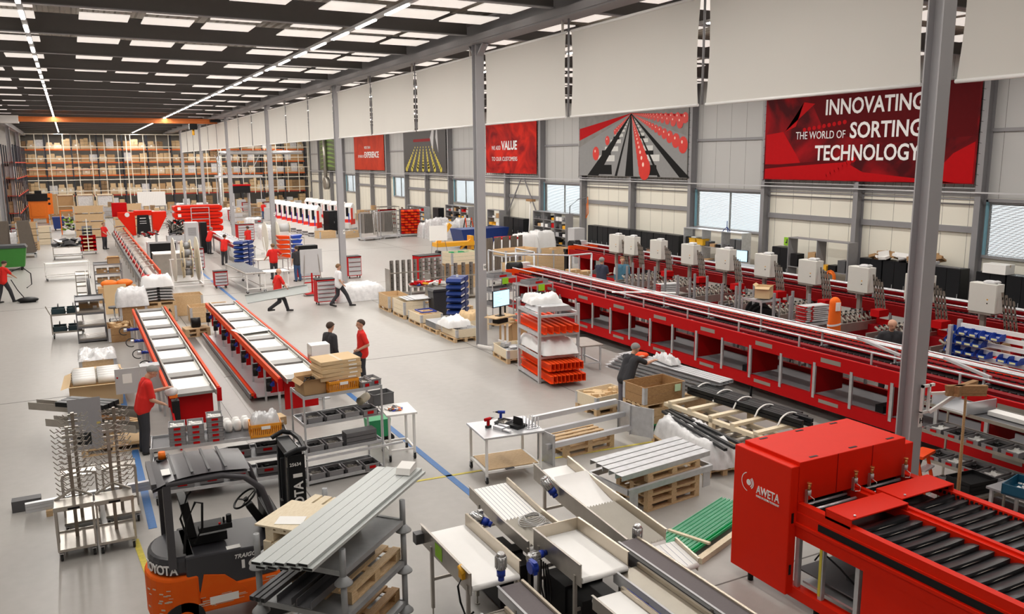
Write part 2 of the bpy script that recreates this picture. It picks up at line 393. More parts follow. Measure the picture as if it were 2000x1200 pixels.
for c in cells:
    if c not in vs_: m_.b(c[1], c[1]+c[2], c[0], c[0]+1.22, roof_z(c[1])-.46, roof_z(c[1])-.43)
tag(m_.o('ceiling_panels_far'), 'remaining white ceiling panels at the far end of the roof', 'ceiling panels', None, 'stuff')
# ---- light rows
TUBE = mat('lit_tube', (1, .97, .92), .4, emit=14, var=0)
for ri, rx in enumerate(ROW_X[:3]):
    where = ('left', 'middle', 'right aisle')[ri]
    nm = ('light row on the left of the roof', 'long light row running beside the crane beam', 'light row above the right aisle')[ri]
    row = thing('light_row', 'continuous fluorescent '+nm, 'ceiling light', (rx, 0, LAMP_Z))
    M(LGREY).b(-.06, .06, 6, Y1-2, -.03, .05).o('track', row)
    for k in range(int((Y1-12)/2.35)):
        y = 9.3+2.35*k
        if y > 113: break
        M(TUBE).b(-.045, .045, y, y+(1.5 if ri else 1.15), -.06, -.03).o('tube', row)
    for k in range(12): M(GREYP).c((0, 13.6+5.13*k, .05), (0, 13.6+5.13*k, .85), .008, n=5).o('hanger_rod', row)
# ---- white curtain banners along the column line
CURT = bpy.data.materials.new('curtain_fabric'); CURT.use_nodes = True; n = CURT.node_tree.nodes; l = CURT.node_tree.links
tr = n.new('ShaderNodeBsdfTranslucent'); tr.inputs[0].default_value = (.62,.6,.55,1); df = n.new('ShaderNodeBsdfDiffuse'); df.inputs[0].default_value = (.72,.7,.66,1)
mx = n.new('ShaderNodeMixShader'); mx.inputs[0].default_value = .7; l.new(tr.outputs[0], mx.inputs[1]); l.new(df.outputs[0], mx.inputs[2]); l.new(mx.outputs[0], n['Material Output'].inputs[0])
cur = []
cur.append((2.2, 7.83))
cur += [(8.42, 13.15), (13.42, 18.22), (18.5, 23.1), (24.0, 28.75), (29.0, 33.8), (34.0, 38.7), (39.6, 44.1), (44.3, 49.2), (49.4, 54.0), (54.8, 59.4), (59.6, 64.4), (64.6, 69.3), (70.1, 74.8), (75.0, 79.7), (79.9, 84.6), (85.4, 90.0), (90.2, 94.8), (95.0, 99.9)]
ordn = ['nearest the camera, right of column H', 'between columns H and G, nearest to H', 'in the middle between columns H and G', 'between columns H and G, ending at G', 'just beyond column G', 'in the middle between columns G and F', 'between columns G and F, ending at F', 'just beyond column F', 'in the middle between columns F and E', 'between columns F and E, ending at E', 'just beyond column E', 'in the middle between columns E and D', 'between columns E and D, ending at D', 'just beyond column D', 'in the middle between columns D and C', 'between columns D and C, ending at C', 'just beyond column C', 'second beyond column C', 'farthest of the row']
for k, (a, b_) in enumerate(cur):
    t = thing('curtain', 'white fabric curtain hung high '+ordn[k], 'curtain', (11.3, 0, 0), 0, 'white curtains hung along the columns')
    ln = b_-a
    def fn(u, v, a=a, ln=ln, k=k):
        pull = .05*sin(pi*v)
        y = a+pull + (ln-2*pull)*u; z = 6.97+2.03*v
        x = .012*sin(u*23+k)*(1-v)+.02*noise.noise(Vector((u*5, v*1.3, k)))
        return (x, y, z)
    M(CURT).grid(fn, 40, 8).o('fabric', t)
    M(WHITE).c((0, a-.02, 9.02), (0, b_+.02, 9.02), .035, n=8).o('top_tube', t)
    M(WHITE).c((0, a-.02, 6.95), (0, b_+.02, 6.95), .03, n=8).o('bottom_tube', t)
    M(STEEL).beam((0, a+.15, 9.02), (0, a+.15, 9.33), .05, .05).o('hanger', t)
for k, (a, b_) in enumerate(zip(cur[:-1], cur[1:])):
    if b_[0]-a[1] < .5:
        struct(M(GREYP).c((11.3, (a[1]+b_[0])/2, 6.95), (11.3, (a[1]+b_[0])/2, 9.4), .025, n=6).o('trim_%d' % (100+k)), 'thin steel rod between curtains')
# ---- orange bridge crane
cr = thing('bridge_crane', 'orange bridge crane spanning the far end of the hall', 'crane', (0, 73.6, 0))
CRO = mat('crane_orange', (.62, .17, .03), .5)
M(CRO).b(-3.0, 11.2, -.14, .14, 9.0, 9.32).b(-3.0, 11.2, -.2, .2, 9.32, 9.35).b(-3.0, 11.2, -.2, .2, 8.97, 9.0).o('girder', cr)
M(WHITE).b(-4.3, -3.0, -.5, .5, 8.85, 9.4).o('end_carriage', cr)
M(BLACKM).b(10.6, 11.4, -.7, .7, 9.1, 9.3).o('end_carriage', cr)
hz = M(BLACKM).b(9.0, 9.6, -.3, .3, 8.5, 8.95).o('hoist', cr); M(YEL).c((9.3, 0, 8.5), (9.3, 0, 8.05), .1).o('hook_block', hz)
# ---- banners on the right wall
WLET = mat('white_print', (.86,.85,.84), .6, var=0)
def photo_mat(name, a, b_, sc_=1.2, c=None):
    m = bpy.data.materials.new(name); m.use_nodes = True; n = m.node_tree.nodes; l = m.node_tree.links
    bb = n['Principled BSDF']; bb.inputs['Roughness'].default_value = .6; bb.inputs['Specular IOR Level'].default_value = .12; tc = n.new('ShaderNodeTexCoord')
    nz = n.new('ShaderNodeTexNoise'); nz.inputs['Scale'].default_value = sc_; nz.inputs['Detail'].default_value = 5; nz.inputs['Distortion'].default_value = 1.5
    l.new(tc.outputs['Object'], nz.inputs['Vector']); r = n.new('ShaderNodeValToRGB')
    r.color_ramp.elements[0].color = (*a, 1); r.color_ramp.elements[0].position = .38; r.color_ramp.elements[1].color = (*b_, 1); r.color_ramp.elements[1].position = .66
    l.new(nz.outputs['Fac'], r.inputs[0]); l.new(r.outputs[0], bb.inputs['Base Color']); return m
BX = 27.86
def banner(y0, y1, z0, z1, mt, label):
    t = thing('wall_banner', label, 'banner', (BX, 0, 0), 0, 'printed banners high on the right wall')
    M(mt).b(-.01, .01, y0, y1, z0, z1).o('print_sheet', t)
    f = M(LGREY)
    for y in (y0-.14, y1+.14): f.c((.05, y, z0-.14), (.05, y, z1+.1), .02, n=6)
    for z in (z0-.14, z1+.1): f.c((.05, y0-.14, z), (.05, y1+.14, z), .02, n=6)
    f.o('frame', t)
    cd = M(INK); k = int((y1-y0)/.35)
    for i in range(k+1):
        y = y0+(y1-y0)*i/k; cd.c((0, y, z0+.03), (.04, y+.06, z0-.14), .008, n=4)
    for i in range(11):
        z = z0+(z1-z0)*i/10; cd.c((0, y0+.03, z), (.04, y0-.14, z-.05), .008, n=4).c((0, y1-.03, z), (.04, y1+.14, z-.05), .008, n=4)
    cd.o('lacing', t)
    return t
RW = (pi/2, 0, -pi/2)
t = banner(18.33, 28.38, 4.93, 8.55, photo_mat('banner_red_dark', (.06, .002, .004), (.34, .003, .007), .35), 'wide red banner reading innovating sorting technology')
BR1 = mat('bright_red_print', (.46, .003, .006), .6, spec=.1); BR2 = mat('deep_red_print', (.1, .002, .004), .6, spec=.1)
m_ = M(BR1)
def poly(m_, pts, X=-.013, d=.002):
    m_.add([(X, p[0], p[1]) for p in pts], [list(range(len(pts)))])
m_.m(BR1); poly(m_, [(28.3, 5.6), (28.3, 6.9), (27.3, 7.0), (26.4, 5.9), (26.2, 5.6)]); poly(m_, [(26.6, 7.2), (26.2, 8.2), (25.6, 8.1), (27.2, 7.0)])
poly(m_, [(28.3, 4.96), (28.3, 5.4), (24.0, 5.75), (23.0, 5.3), (19.0, 4.96)]); poly(m_, [(20.2, 4.96), (19.2, 6.0), (18.4, 6.4), (18.4, 4.96)])
m_.m(BR2); poly(m_, [(28.3, 5.42), (28.3, 5.55), (21.5, 5.95), (21.5, 5.85)], -.016); poly(m_, [(26, 8.5), (18.4, 8.5), (18.4, 6.6), (22, 6.4), (25, 6.9)], -.012)
m_.m(BR1)
for i in range(9): m_.add([(-.018, 26.1-.26*i+.1*cos(a*pi/4), 7.05+.03*i+.09*sin(a*pi/4)) for a in range(8)], [list(range(8))])
for i in range(8): m_.add([(-.018, 24.9-.2*i+.14*cos(a*pi/4), 5.1+.1*i+.12*sin(a*pi/4)) for a in range(8)], [list(range(8))])
m_.o('picture', t, 'abstract dark and bright red shapes')
for s_, p0, p1, py in (('INNOVATING', (1612, 226), 1803, 7.62), ('SORTING', (1660, 268), 1801, 6.66), ('THE WORLD OF', (1555, 272), 1651, 6.66), ('TECHNOLOGY', (1592, 306), 1799, 5.78)):
    ya, yb = GX(*p0, BX).y, GX(p1, p0[1], BX).y
    text(s_, .86 if p1 > 1700 else .45, WLET, t, (-.03, ya, py), RW, .02 if p1 > 1700 else 0, width=ya-yb)
t = banner(49.3, 57.0, 4.92, 8.57, photo_mat('banner_red_fire', (.22, .003, .005), (.66, .02, .008), .5), 'red banner reading we add value to our customers')
text('WE ADD', .42, WLET, t, (-.03, 56.0, 6.6), RW, 0, width=1.45); text('VALUE', .85, WLET, t, (-.03, 54.4, 6.6), RW, .03, width=2.4)
text('TO OUR CUSTOMERS', .42, WLET, t, (-.03, 56.0, 5.8), RW, 0, width=4.0)
t = banner(80.1, 89.9, 4.92, 8.6, photo_mat('banner_red_plain', (.42, .035, .015), (.55, .05, .02), .5), 'red banner reading more than years of experience')
text('EXPERIENCE', .85, WLET, t, (-.03, 86.3, 6.2), RW, .02, width=4.6); text('MORE THAN', .4, WLET, t, (-.03, 86.3, 7.1), RW, 0, width=2); text('30 YEARS OF', .4, WLET, t, (-.03, 88.5, 6.2), RW, 0, width=2)
# tomato conveyor picture
t = banner(33.7, 43.95, 4.9, 8.53, mat('banner_tomato_ground', (.2, .19, .18), .5, var=.3, scale=2), 'photo banner of red tomatoes on sorting lanes')
TOM = mat('tomato_print', (.62, .02, .01), .4); WB = mat('belt_print', (.27, .27, .27), .6, spec=.1); KB = mat('black_print', (.01, .01, .01), .6, spec=.1); HI = mat('highlight_print', (.9, .6, .5), .5)
m_ = M(WB); vy, vz_ = 38.6, 8.35
def lane(y, wd, mt, X): m_.m(mt); poly(m_, [(y-wd, 4.92), (y+wd, 4.92), (vy+.03, vz_), (vy-.03, vz_)], X)
m_.m(WB); poly(m_, [(43.9, 4.92), (33.75, 4.92), (33.75, 7.0), (vy, vz_), (43.9, 6.6)], -.012)
m_.m(BR1); poly(m_, [(43.9, 7.0), (43.9, 7.7), (vy, vz_+.03), (vy, vz_)], -.013); poly(m_, [(33.75, 7.7), (33.75, 8.1), (vy, vz_+.03), (vy, vz_)], -.013)
for y, wd in ((42.4, .6), (40.0, .12), (38.7, .4), (36.0, .12), (33.9, .4)): lane(y, wd, KB, -.016)
PB = mat('pale_print', (.62, .62, .6), .6, spec=.1)
for i in range(9):
    f_ = .78**i
    for yb, w_ in ((41.0, .85), (36.9, .9)):
        y, z = vy+(yb-vy)*f_, vz_+(5.75-vz_)*f_; m_.m(PB); poly(m_, [(y-w_*f_, z), (y+w_*f_, z), (y+w_*f_, z+.35*f_), (y-w_*f_, z+.35*f_)], -.0155)
for y_, z_, s_ in ((41.1, 5.0, 1.0), (41.0, 6.0, .7), (40.0, 6.9, .45), (36.9, 5.0, 1.0), (37.0, 6.0, .7), (37.6, 6.9, .42)):
    m_.m(KB); poly(m_, [(y_-.7*s_, z_), (y_+.7*s_, z_), (y_+.65*s_, z_+.55*s_), (y_-.65*s_, z_+.55*s_)], -.015)
def disc(m_, y, z, a, b2, X):
    m_.add([(X, y+a*cos(q*pi/7), z+b2*sin(q*pi/7)) for q in range(14)], [list(range(14))])
for i in range(26):                                            # rows of tomatoes towards the vanishing point
    f_ = .87**i
    for yb, zb, r in ((37.1, 4.9, .72), (33.4, 6.3, .5), (33.0, 7.5, .42), (30.5, 7.6, .5), (43.9, 5.1, .62)):
        y, z = vy+(yb-vy)*f_, vz_+(zb-vz_)*f_
        rr = r*f_
        if 33.75 < y-rr*.6 and y+rr*.6 < 43.9 and z-rr*.7 > 4.9:
            if r == .62 and i % 3 and i < 9: continue
            m_.m(TOM); disc(m_, y, z, rr*.85, rr, -.02-.00015*(26-i)); m_.m(HI); disc(m_, y+rr*.2, z+rr*.35, rr*.15, rr*.2, -.024)
m_.o('picture', t, 'tomatoes on black and white lanes')
t = banner(64.6, 74.5, 4.9, 8.7, mat('banner_yellow_ground', (.05, .045, .045), .5), 'dark photo banner of yellow fruit on sorting lanes')
YF = mat('yellow_fruit_print', (.6, .5, .06), .5); m_ = M(YF)
for k in range(7):
    yb = 73.8-1.35*k
    for i in range(9):
        f_ = 1-i*.085; y = 69.5+(yb-69.5)*(.25+.75*f_); z = 5.1+ i*.24; m_.m(YF); disc(m_, y, z, .26*f_, .24*f_, -.014)
m_.m(DRED); poly(m_, [(72, 7.5), (68, 7.5), (68, 7.75), (72, 7.75)]); m_.m(LGREY); poly(m_, [(68.0, 7.8), (67.5, 8.6), (67.1, 8.6), (67.4, 6.5)]); poly(m_, [(66.8, 7.8), (66.6, 8.6), (66.4, 8.6), (66.2, 6.5)])
m_.o('picture', t, 'rows of yellow fruit')
t = banner(96.9, 104.3, 4.8, 8.7, mat('banner_green_ground', (.1, .12, .06), .5), 'dark photo banner of green cucumbers')
GF = mat('green_fruit_print', (.2, .33, .08), .5); m_ = M(GF)
for i in range(7): m_.grid(lambda u, v, i=i: (-.014, 104-6.6*u, 5.1+.5*i+.25*sin(u*3)+.28*(v-.5)*sin(pi*min(1, max(0.02, u)))), 10, 2)
m_.o('picture', t, 'stacked green cucumbers')
# green emergency sign on the wall
m_ = M(LIME).b(-.02, 0, -.14, .14, 0, .36).o('emergency_sign'); m_.location = (XR-.02, 27.2, 2.0); tag(m_, 'small green first aid phone sign on the cream wall', 'sign')
s2 = M(INK).b(-.025, -.021, -.06, .05, .1, .16).b(-.025, -.021, -.06, -.01, .16, .28).o('phone_symbol', m_)
# ================================================================ KINDS OF THINGS (origin at the base centre)
def mk_pallet(l=1.2, d=.8, wd='pine'):
    W_ = {'pine': PINE, 'pale': PALE, 'brown': BROWNW, 'green': GREEN}[wd]
    t = thing('pallet', '', 'pallet'); m_ = M(W_); n = 5
    for i in range(n): y = -d/2+ (d-.1)*i/(n-1); m_.b(-l/2, l/2, y, y+.1, .122, .144)
    for x in (-l/2, -.05, l/2-.1): m_.b(x, x+.1, -d/2, d/2, .1, .122)
    m_.o('top_boards', t); m_ = M(W_)
    for y in (-d/2, -.05, d/2-.1): m_.b(-l/2, l/2, y, y+.1, 0, .022)
    m_.o('bottom_boards', t)
    for x in (-l/2, -.06, l/2-.12):
        for y in (-d/2, -.05, d/2-.1): M(W_).b(x, x+.12, y, y+.1, .022, .1).o('block', t)
    return t
pallet = Proto(mk_pallet)
def mk_crate(l=1.2, d=.8, h=.4, wd='pale', fill=None, corner=True):
    """wooden pallet collar with folded steel corners"""
    W_ = {'pine': PINE, 'pale': PALE, 'brown': BROWNW}[wd]
    t = thing('crate', '', 'crate'); k = max(1, round(h/.2))
    m_ = M(W_)
    for i in range(k):
        z0, z1 = h*i/k+.004, h*(i+1)/k-.004
        m_.b(-l/2, l/2, -d/2, -d/2+.022, z0, z1).b(-l/2, l/2, d/2-.022, d/2, z0, z1).b(-l/2, -l/2+.022, -d/2+.022, d/2-.022, z0, z1).b(l/2-.022, l/2, -d/2+.022, d/2-.022, z0, z1)
    m_.b(-l/2, l/2, -d/2, d/2, 0, .01).o('side_boards', t)
    if corner:
        for x in (-1, 1):
            for y in (-1, 1):
                c = M(GALV); X, Y = x*l/2, y*d/2
                c.bc((X-x*.04, Y+y*.003, h/2), (.08, .006, h*.92)).bc((X+x*.003, Y-y*.04, h/2), (.006, .08, h*.92)).o('corner_hinge', t)
    if fill:
        fm = {'steel': GALV, 'card': CARDL, 'dark': BLACK, 'white': FILM, 'red': RED, 'green': GREEN}[fill]
        c = M(fm); rr = random.Random(l+h)
        for i in range(14): c.bc((rr.uniform(-.4, .4)*l, rr.uniform(-.36, .36)*d, h*rr.uniform(.6, .95)), (rr.uniform(.08, .3)*l, rr.uniform(.04, .2), rr.uniform(.05, .12)), rr.uniform(0, 3), rr.uniform(-.3, .3))
        c.b(-l/2+.03, l/2-.03, -d/2+.03, d/2-.03, .02, h*.6); fo = c.o('contents', t); fo['kind'] = 'stuff'
    return t
crate = Proto(mk_crate)
def mk_carton(l=.6, d=.4, h=.4, c='card', open_=False, band=None):
    mt = {'card': CARD, 'light': CARDL, 'white': PAPER, 'grey': LGREY}[c]
    t = thing('carton', '', 'box')
    if open_:
        m_ = M(mt); w_ = .008
        m_.b(-l/2, l/2, -d/2, d/2, 0, w_).b(-l/2, l/2, -d/2, -d/2+w_, 0, h).b(-l/2, l/2, d/2-w_, d/2, 0, h).b(-l/2, -l/2+w_, -d/2, d/2, 0, h).b(l/2-w_, l/2, -d/2, d/2, 0, h).o('body', t)
        for s_ in (-1, 1):
            M(mt).add([(-l/2, s_*d/2, h), (l/2, s_*d/2, h), (l/2-.02, s_*(d/2+.16*d), h+.05), (-l/2+.02, s_*(d/2+.16*d), h+.05)], [(0,1,2,3)]).o('flap', t)
            M(mt).add([(s_*l/2, -d/2, h), (s_*l/2, d/2, h), (s_*(l/2+.16*l), d/2-.02, h-.06), (s_*(l/2+.16*l), -d/2+.02, h-.06)], [(0,1,2,3)]).o('flap', t)
    else:
        M(mt).b(-l/2, l/2, -d/2, d/2, 0, h).o('body', t, bev=.006)
        M(mat('packing_tape', (.62, .5, .33), .3)).b(-.03, .03, -d/2-.001, d/2+.001, h*.75, h+.002).o('tape', t)
        M(PAPER).b(l*.18, l*.38, -d/2-.003, -d/2, h*.35, h*.65).o('shipping_label', t)
    return t
carton = Proto(mk_carton)
def mk_bin(l=.3, d=.2, h=.15, c='blue'):
    """open-fronted stacking bin"""
    mt = {'blue': BLUE, 'navy': NAVY, 'grey': DGREY, 'black': BLACK, 'red': RED, 'green': GREEN, 'white': WHITE, 'lgrey': GREYP}[c]
    t = thing('storage_bin', '', 'bin'); w_ = .006
    m_ = M(mt).b(-l/2, l/2, -d/2, d/2, 0, w_).b(-l/2, l/2, d/2-w_, d/2, 0, h).b(-l/2, l/2, -d/2, -d/2+w_, 0, h*.5)
    for s_ in (-1, 1): m_.pr([(-d/2, 0), (d/2, 0), (d/2, h), (-d*.1, h), (-d/2, h*.5)], s_*l/2, s_*(l/2-w_), 'x')
    m_.o('body', t)
    M(MATS['bin_label'] if 'bin_label' in MATS else mat('bin_label', (.75, .75, .4), .6)).b(-l*.3, l*.3, -d/2-.004, -d/2, h*.1, h*.38).o('front_label', t)
    return t
bin_ = Proto(mk_bin)
def mk_ebox(l=.4, d=.3, h=.12, c='grey', red=True, fill='steel'):
    """grey stacking box with a red grip"""
    mt = {'grey': GREYP, 'dark': DGREY, 'white': WHITE, 'black': BLACK}[c]
    t = thing('stacking_box', '', 'box'); w_ = .012
    M(mt).b(-l/2, l/2, -d/2, d/2, 0, w_).b(-l/2, l/2, -d/2, -d/2+w_, 0, h).b(-l/2, l/2, d/2-w_, d/2, 0, h).b(-l/2, -l/2+w_, -d/2, d/2, 0, h).b(l/2-w_, l/2, -d/2, d/2, 0, h)\
        .b(-l/2-.006, l/2+.006, -d/2-.006, -d/2, h-.02, h).b(-l/2-.006, l/2+.006, d/2, d/2+.006, h-.02, h).o('body', t)
    if red: M(RED).b(-l*.2, l*.2, -d/2-.012, -d/2-.004, h*.35, h*.75).o('grip', t, 'red grip')
    if fill:
        c_ = M({'steel': STEEL, 'dark': BLACK, 'white': PAPER}[fill]); rr = random.Random(int(l*100))
        for i in range(10): c_.bc((rr.uniform(-.36, .36)*l, rr.uniform(-.34, .34)*d, h*.6), (.07, .025, .025), rr.uniform(0, 3), .3)
        c_.b(-l/2+.02, l/2-.02, -d/2+.02, d/2-.02, .01, h*.5); c_.o('contents', t)['kind'] = 'stuff'
    return t
ebox = Proto(mk_ebox)
def caster(p, r=.06):
    c = M(RUBBER).c((-.017, 0, r), (.017, 0, r), r, n=12); c.m(GALV).b(-.03, .03, -.03, .03, 2*r+.01, 2*r+.025)
    for s_ in (-1, 1): c.pr([(-.02, r), (.02, r), (.03, 2*r+.01), (-.03, 2*r+.01)], s_*.024-.002, s_*.024+.002, 'x')
    return c
def mk_shelfcart(l=1.2, d=.6, h=1.5, n=4, mt='galv', pr=.03, wheels=True, lip=.04, solid=None):
    """trolley with posts, shelves and castors"""
    P_ = {'galv': GALV, 'white': WHITE, 'steel': STEEL, 'grey': GREYP, 'dark': DSTEEL, 'blue': NAVY}[mt]
    SH = P_ if not solid else {'galv': GALV, 'ply': PINE, 'grey': GREYP, 'dark': DSTEEL, 'white': WHITE}[solid]
    t = thing('shelf_trolley', '', 'trolley'); z0 = .15 if wheels else 0
    for x in (-1, 1):
        for y in (-1, 1):
            M(P_).b(x*l/2-pr/2, x*l/2+pr/2, y*d/2-pr/2, y*d/2+pr/2, z0, h).o('post', t)
            if wheels: caster(0).o('castor', t, loc=(x*(l/2-.04), y*(d/2-.04), 0))
    for i in range(n):
        z = z0+.06+(h-z0-.1)*i/max(1, n-1) if n > 1 else h-.04
        if i == n-1 and n > 1: z = h-.05
        M(SH).b(-l/2+pr/2, l/2-pr/2, -d/2+pr/2, d/2-pr/2, z-.012, z).m(P_).b(-l/2, l/2, -d/2, -d/2+.015, z-.02, z+lip).b(-l/2, l/2, d/2-.015, d/2, z-.02, z+lip).b(-l/2, -l/2+.015, -d/2, d/2, z-.02, z+lip).b(l/2-.015, l/2, -d/2, d/2, z-.02, z+lip).o('shelf', t)
    return t
shelfcart = Proto(mk_shelfcart)
def shelf_z(h, n, i, z0=.15): return h-.05 if i == n-1 and n > 1 else z0+.06+(h-z0-.1)*i/max(1, n-1)
def mk_table(l=1.2, d=.7, h=.9, top='galv', leg='white', under=None, wheels=True):
    P_ = {'white': WHITE, 'galv': GALV, 'grey': GREYP}[leg]; T_ = {'galv': ALU, 'white': WHITE, 'ply': PINE, 'grey': GREYP, 'steel': STEEL}[top]
    t = thing('work_table', '', 'table'); z0 = .15 if wheels else 0
    M(T_).b(-l/2, l/2, -d/2, d/2, h-.035, h).o('tabletop', t)
    for x in (-1, 1):
        for y in (-1, 1):
            M(P_).b(x*(l/2-.06)-.022, x*(l/2-.06)+.022, y*(d/2-.06)-.022, y*(d/2-.06)+.022, z0, h-.035).o('leg', t)
            if wheels: caster(0).o('castor', t, loc=(x*(l/2-.06), y*(d/2-.06), 0))
    m_ = M(P_); z = .24
    for y in (-1, 1): m_.b(-l/2+.06, l/2-.06, y*(d/2-.06)-.02, y*(d/2-.06)+.02, z-.04, z)
    for x in (-1, 1): m_.b(x*(l/2-.06)-.02, x*(l/2-.06)+.02, -d/2+.06, d/2-.06, z-.04, z)
    m_.o('lower_frame', t)
    if under: M(PINE if under == 'ply' else GALV).b(-l/2+.1, l/2-.1, -d/2+.1, d/2-.1, z, z+.015).o('lower_shelf', t)
    return t
table = Proto(mk_table)
def profile_outline(kind, w_, h, t_):
    if kind == 'C': return [(-w_/2, 0), (w_/2, 0), (w_/2, h), (w_/2-t_, h), (w_/2-t_, t_), (-w_/2+t_, t_), (-w_/2+t_, h), (-w_/2, h)]
    if kind == 'U': return [(-w_/2, h), (-w_/2, 0), (-w_/2+t_, 0), (-w_/2+t_, h-t_), (w_/2-t_, h-t_), (w_/2-t_, 0), (w_/2, 0), (w_/2, h)]
    if kind == 'S': return [(-w_/2, 0), (-w_/2+t_, 0), (-w_/2+t_, h-t_), (w_/2, h-t_), (w_/2, h), (-w_/2, h)]   # leaning C seen on end
    if kind == '[': return [(-w_/2, 0), (w_/2, 0), (w_/2, t_), (-w_/2+t_, t_), (-w_/2+t_, h-t_), (w_/2, h-t_), (w_/2, h), (-w_/2, h)]
def mk_profile(kind='C', ln=3.0, wd=.1, h=.06, t_=.006, m='galv'):
    """long steel section, lying along x"""
    mt = {'galv': GALV, 'alu': ALU, 'red': ORED, 'black': BLACKM, 'steel': STEEL, 'dark': DSTEEL, 'white': WHITE, 'pale': mat('pale_steel', (.5, .53, .52), .4, .15, var=.04)}[m]
    if kind == 'tube':
        b_ = M(mt).b(-ln/2, ln/2, -wd/2, wd/2, 0, h); b_.m(BLACK).b(-ln/2-.001, -ln/2+.001, -wd/2+t_, wd/2-t_, t_, h-t_).b(ln/2-.001, ln/2+.001, -wd/2+t_, wd/2-t_, t_, h-t_)
    elif kind == 'slab': b_ = M(mt).b(-ln/2, ln/2, -wd/2, wd/2, 0, h)
    else: b_ = M(mt).pr(profile_outline(kind, wd, h, t_), -ln/2, ln/2, 'x')
    return tag(b_.o('steel_profile'), '', 'profile')
profile = Proto(mk_profile)
def mk_cabinet(l=1.0, d=.45, h=1.95, c='black', doors=2):
    C_ = {'black': BLACKM, 'grey': GREYP, 'red': RED, 'white': WHITE, 'lgrey': LGREY}[c]
    t = thing('cabinet', '', 'cabinet')
    M(C_).b(-l/2, l/2, -d/2, d/2, 0, h).o('carcass', t)
    for i in range(doors):
        x0 = -l/2+l*i/doors+.008; x1 = -l/2+l*(i+1)/doors-.008
        do = M(C_).b(x0, x1, -d/2-.02, -d/2, .06, h-.02).o('door', t)
        M(ALU).b(x1-.05, x1-.035, -d/2-.04, -d/2-.02, h*.48, h*.56).o('handle', do)
    return t
cabinet = Proto(mk_cabinet)
def mk_toolcab(l=.7, d=.5, h=1.0, n=6, c='red'):
    C_ = {'red': RED, 'grey': GREYP, 'blue': BLUE}[c]
    t = thing('tool_trolley', '', 'tool trolley')
    M(C_).b(-l/2, l/2, -d/2, d/2, .13, h).o('carcass', t); M(BLACK).b(-l/2-.01, l/2+.01, -d/2-.01, d/2+.01, h, h+.03).o('top_tray', t)
    for i in range(n):
        z0 = .16+(h-.2)*i/n; dr = M(ALU).b(-l/2+.03, l/2-.03, -d/2-.012, -d/2, z0+.01, z0+(h-.2)/n-.01).o('drawer', t)
        M(BLACK).b(-l/2+.06, l/2-.06, -d/2-.022, -d/2-.012, z0+(h-.2)/n-.04, z0+(h-.2)/n-.02).o('handle', dr)
    for x in (-1, 1):
        for y in (-1, 1): caster(0).o('castor', t, loc=(x*(l/2-.08), y*(d/2-.08), 0))
    return t
toolcab = Proto(mk_toolcab)
def heap(m_, x0, x1, y0, y1, z, h, n, seed=1, s_=.2, mats=None):
    rr = random.Random(seed)
    for i in range(n):
        if mats: m_.m(rr.choice(mats))
        m_.bc((rr.uniform(x0, x1), rr.uniform(y0, y1), z+rr.uniform(.2, 1)*h*.8), (rr.uniform(.3, 1)*s_, rr.uniform(.2, .7)*s_, rr.uniform(.1, .4)*s_), rr.uniform(0, 3.1), rr.uniform(-.4, .4), rr.uniform(-.4, .4))
    return m_
def drape(l, d, h, mt, seed=0, sag=.06, nx=26, ny=22, lift=0):
    """cloth or film lying over a load: a top that falls down on all sides"""
    def fn(u, v):
        x = (u-.5)*2; y = (v-.5)*2
        r = max(abs(x), abs(y)); top = min(1, (1-r)*4.5)
        k = noise.noise(Vector((x*2.3+seed, y*2.1, seed*1.7))) + .45*abs(noise.noise(Vector((x*6.1, y*5.3+seed, seed))))*2-.2
        z = (h + k*sag)*max(0, top)**.5 + lift
        return (x*l/2*(1+.05*k), y*d/2*(1+.05*k), max(.005, z))
    return M(mt).grid(fn, nx, ny)
def mk_wrapped(l=1.2, d=.8, h=.5, m='film', seed=1):
    mt = {'film': FILM, 'cloth': CLOTHW, 'card': CARDL, 'clear': FILM}[m]
    return tag(drape(l, d, h, mt, seed, .12).o('wrapped_load'), '', 'wrapped load')
wrapped = Proto(mk_wrapped)
def mk_reel(r=.4, w_=.3, m='black', drum='grey'):
    """reel lying on its rim, axle along x, origin at the floor"""
    t = thing('cable_reel', '', 'reel'); mt = {'black': BLACK, 'pale': PALE, 'white': WHITE, 'ply': PINE}[m]; dm = {'grey': GREYP, 'black': BLACKM, 'ply': PINE}[drum]
    for s_ in (-1, 1): M(mt).c((s_*w_/2, 0, r), (s_*(w_/2+.02), 0, r), r, n=28).o('flange', t)
    M(dm).c((-w_/2, 0, r), (w_/2, 0, r), r*.55, n=20).o('wound_cable', t)
    return t
reel = Proto(mk_reel)
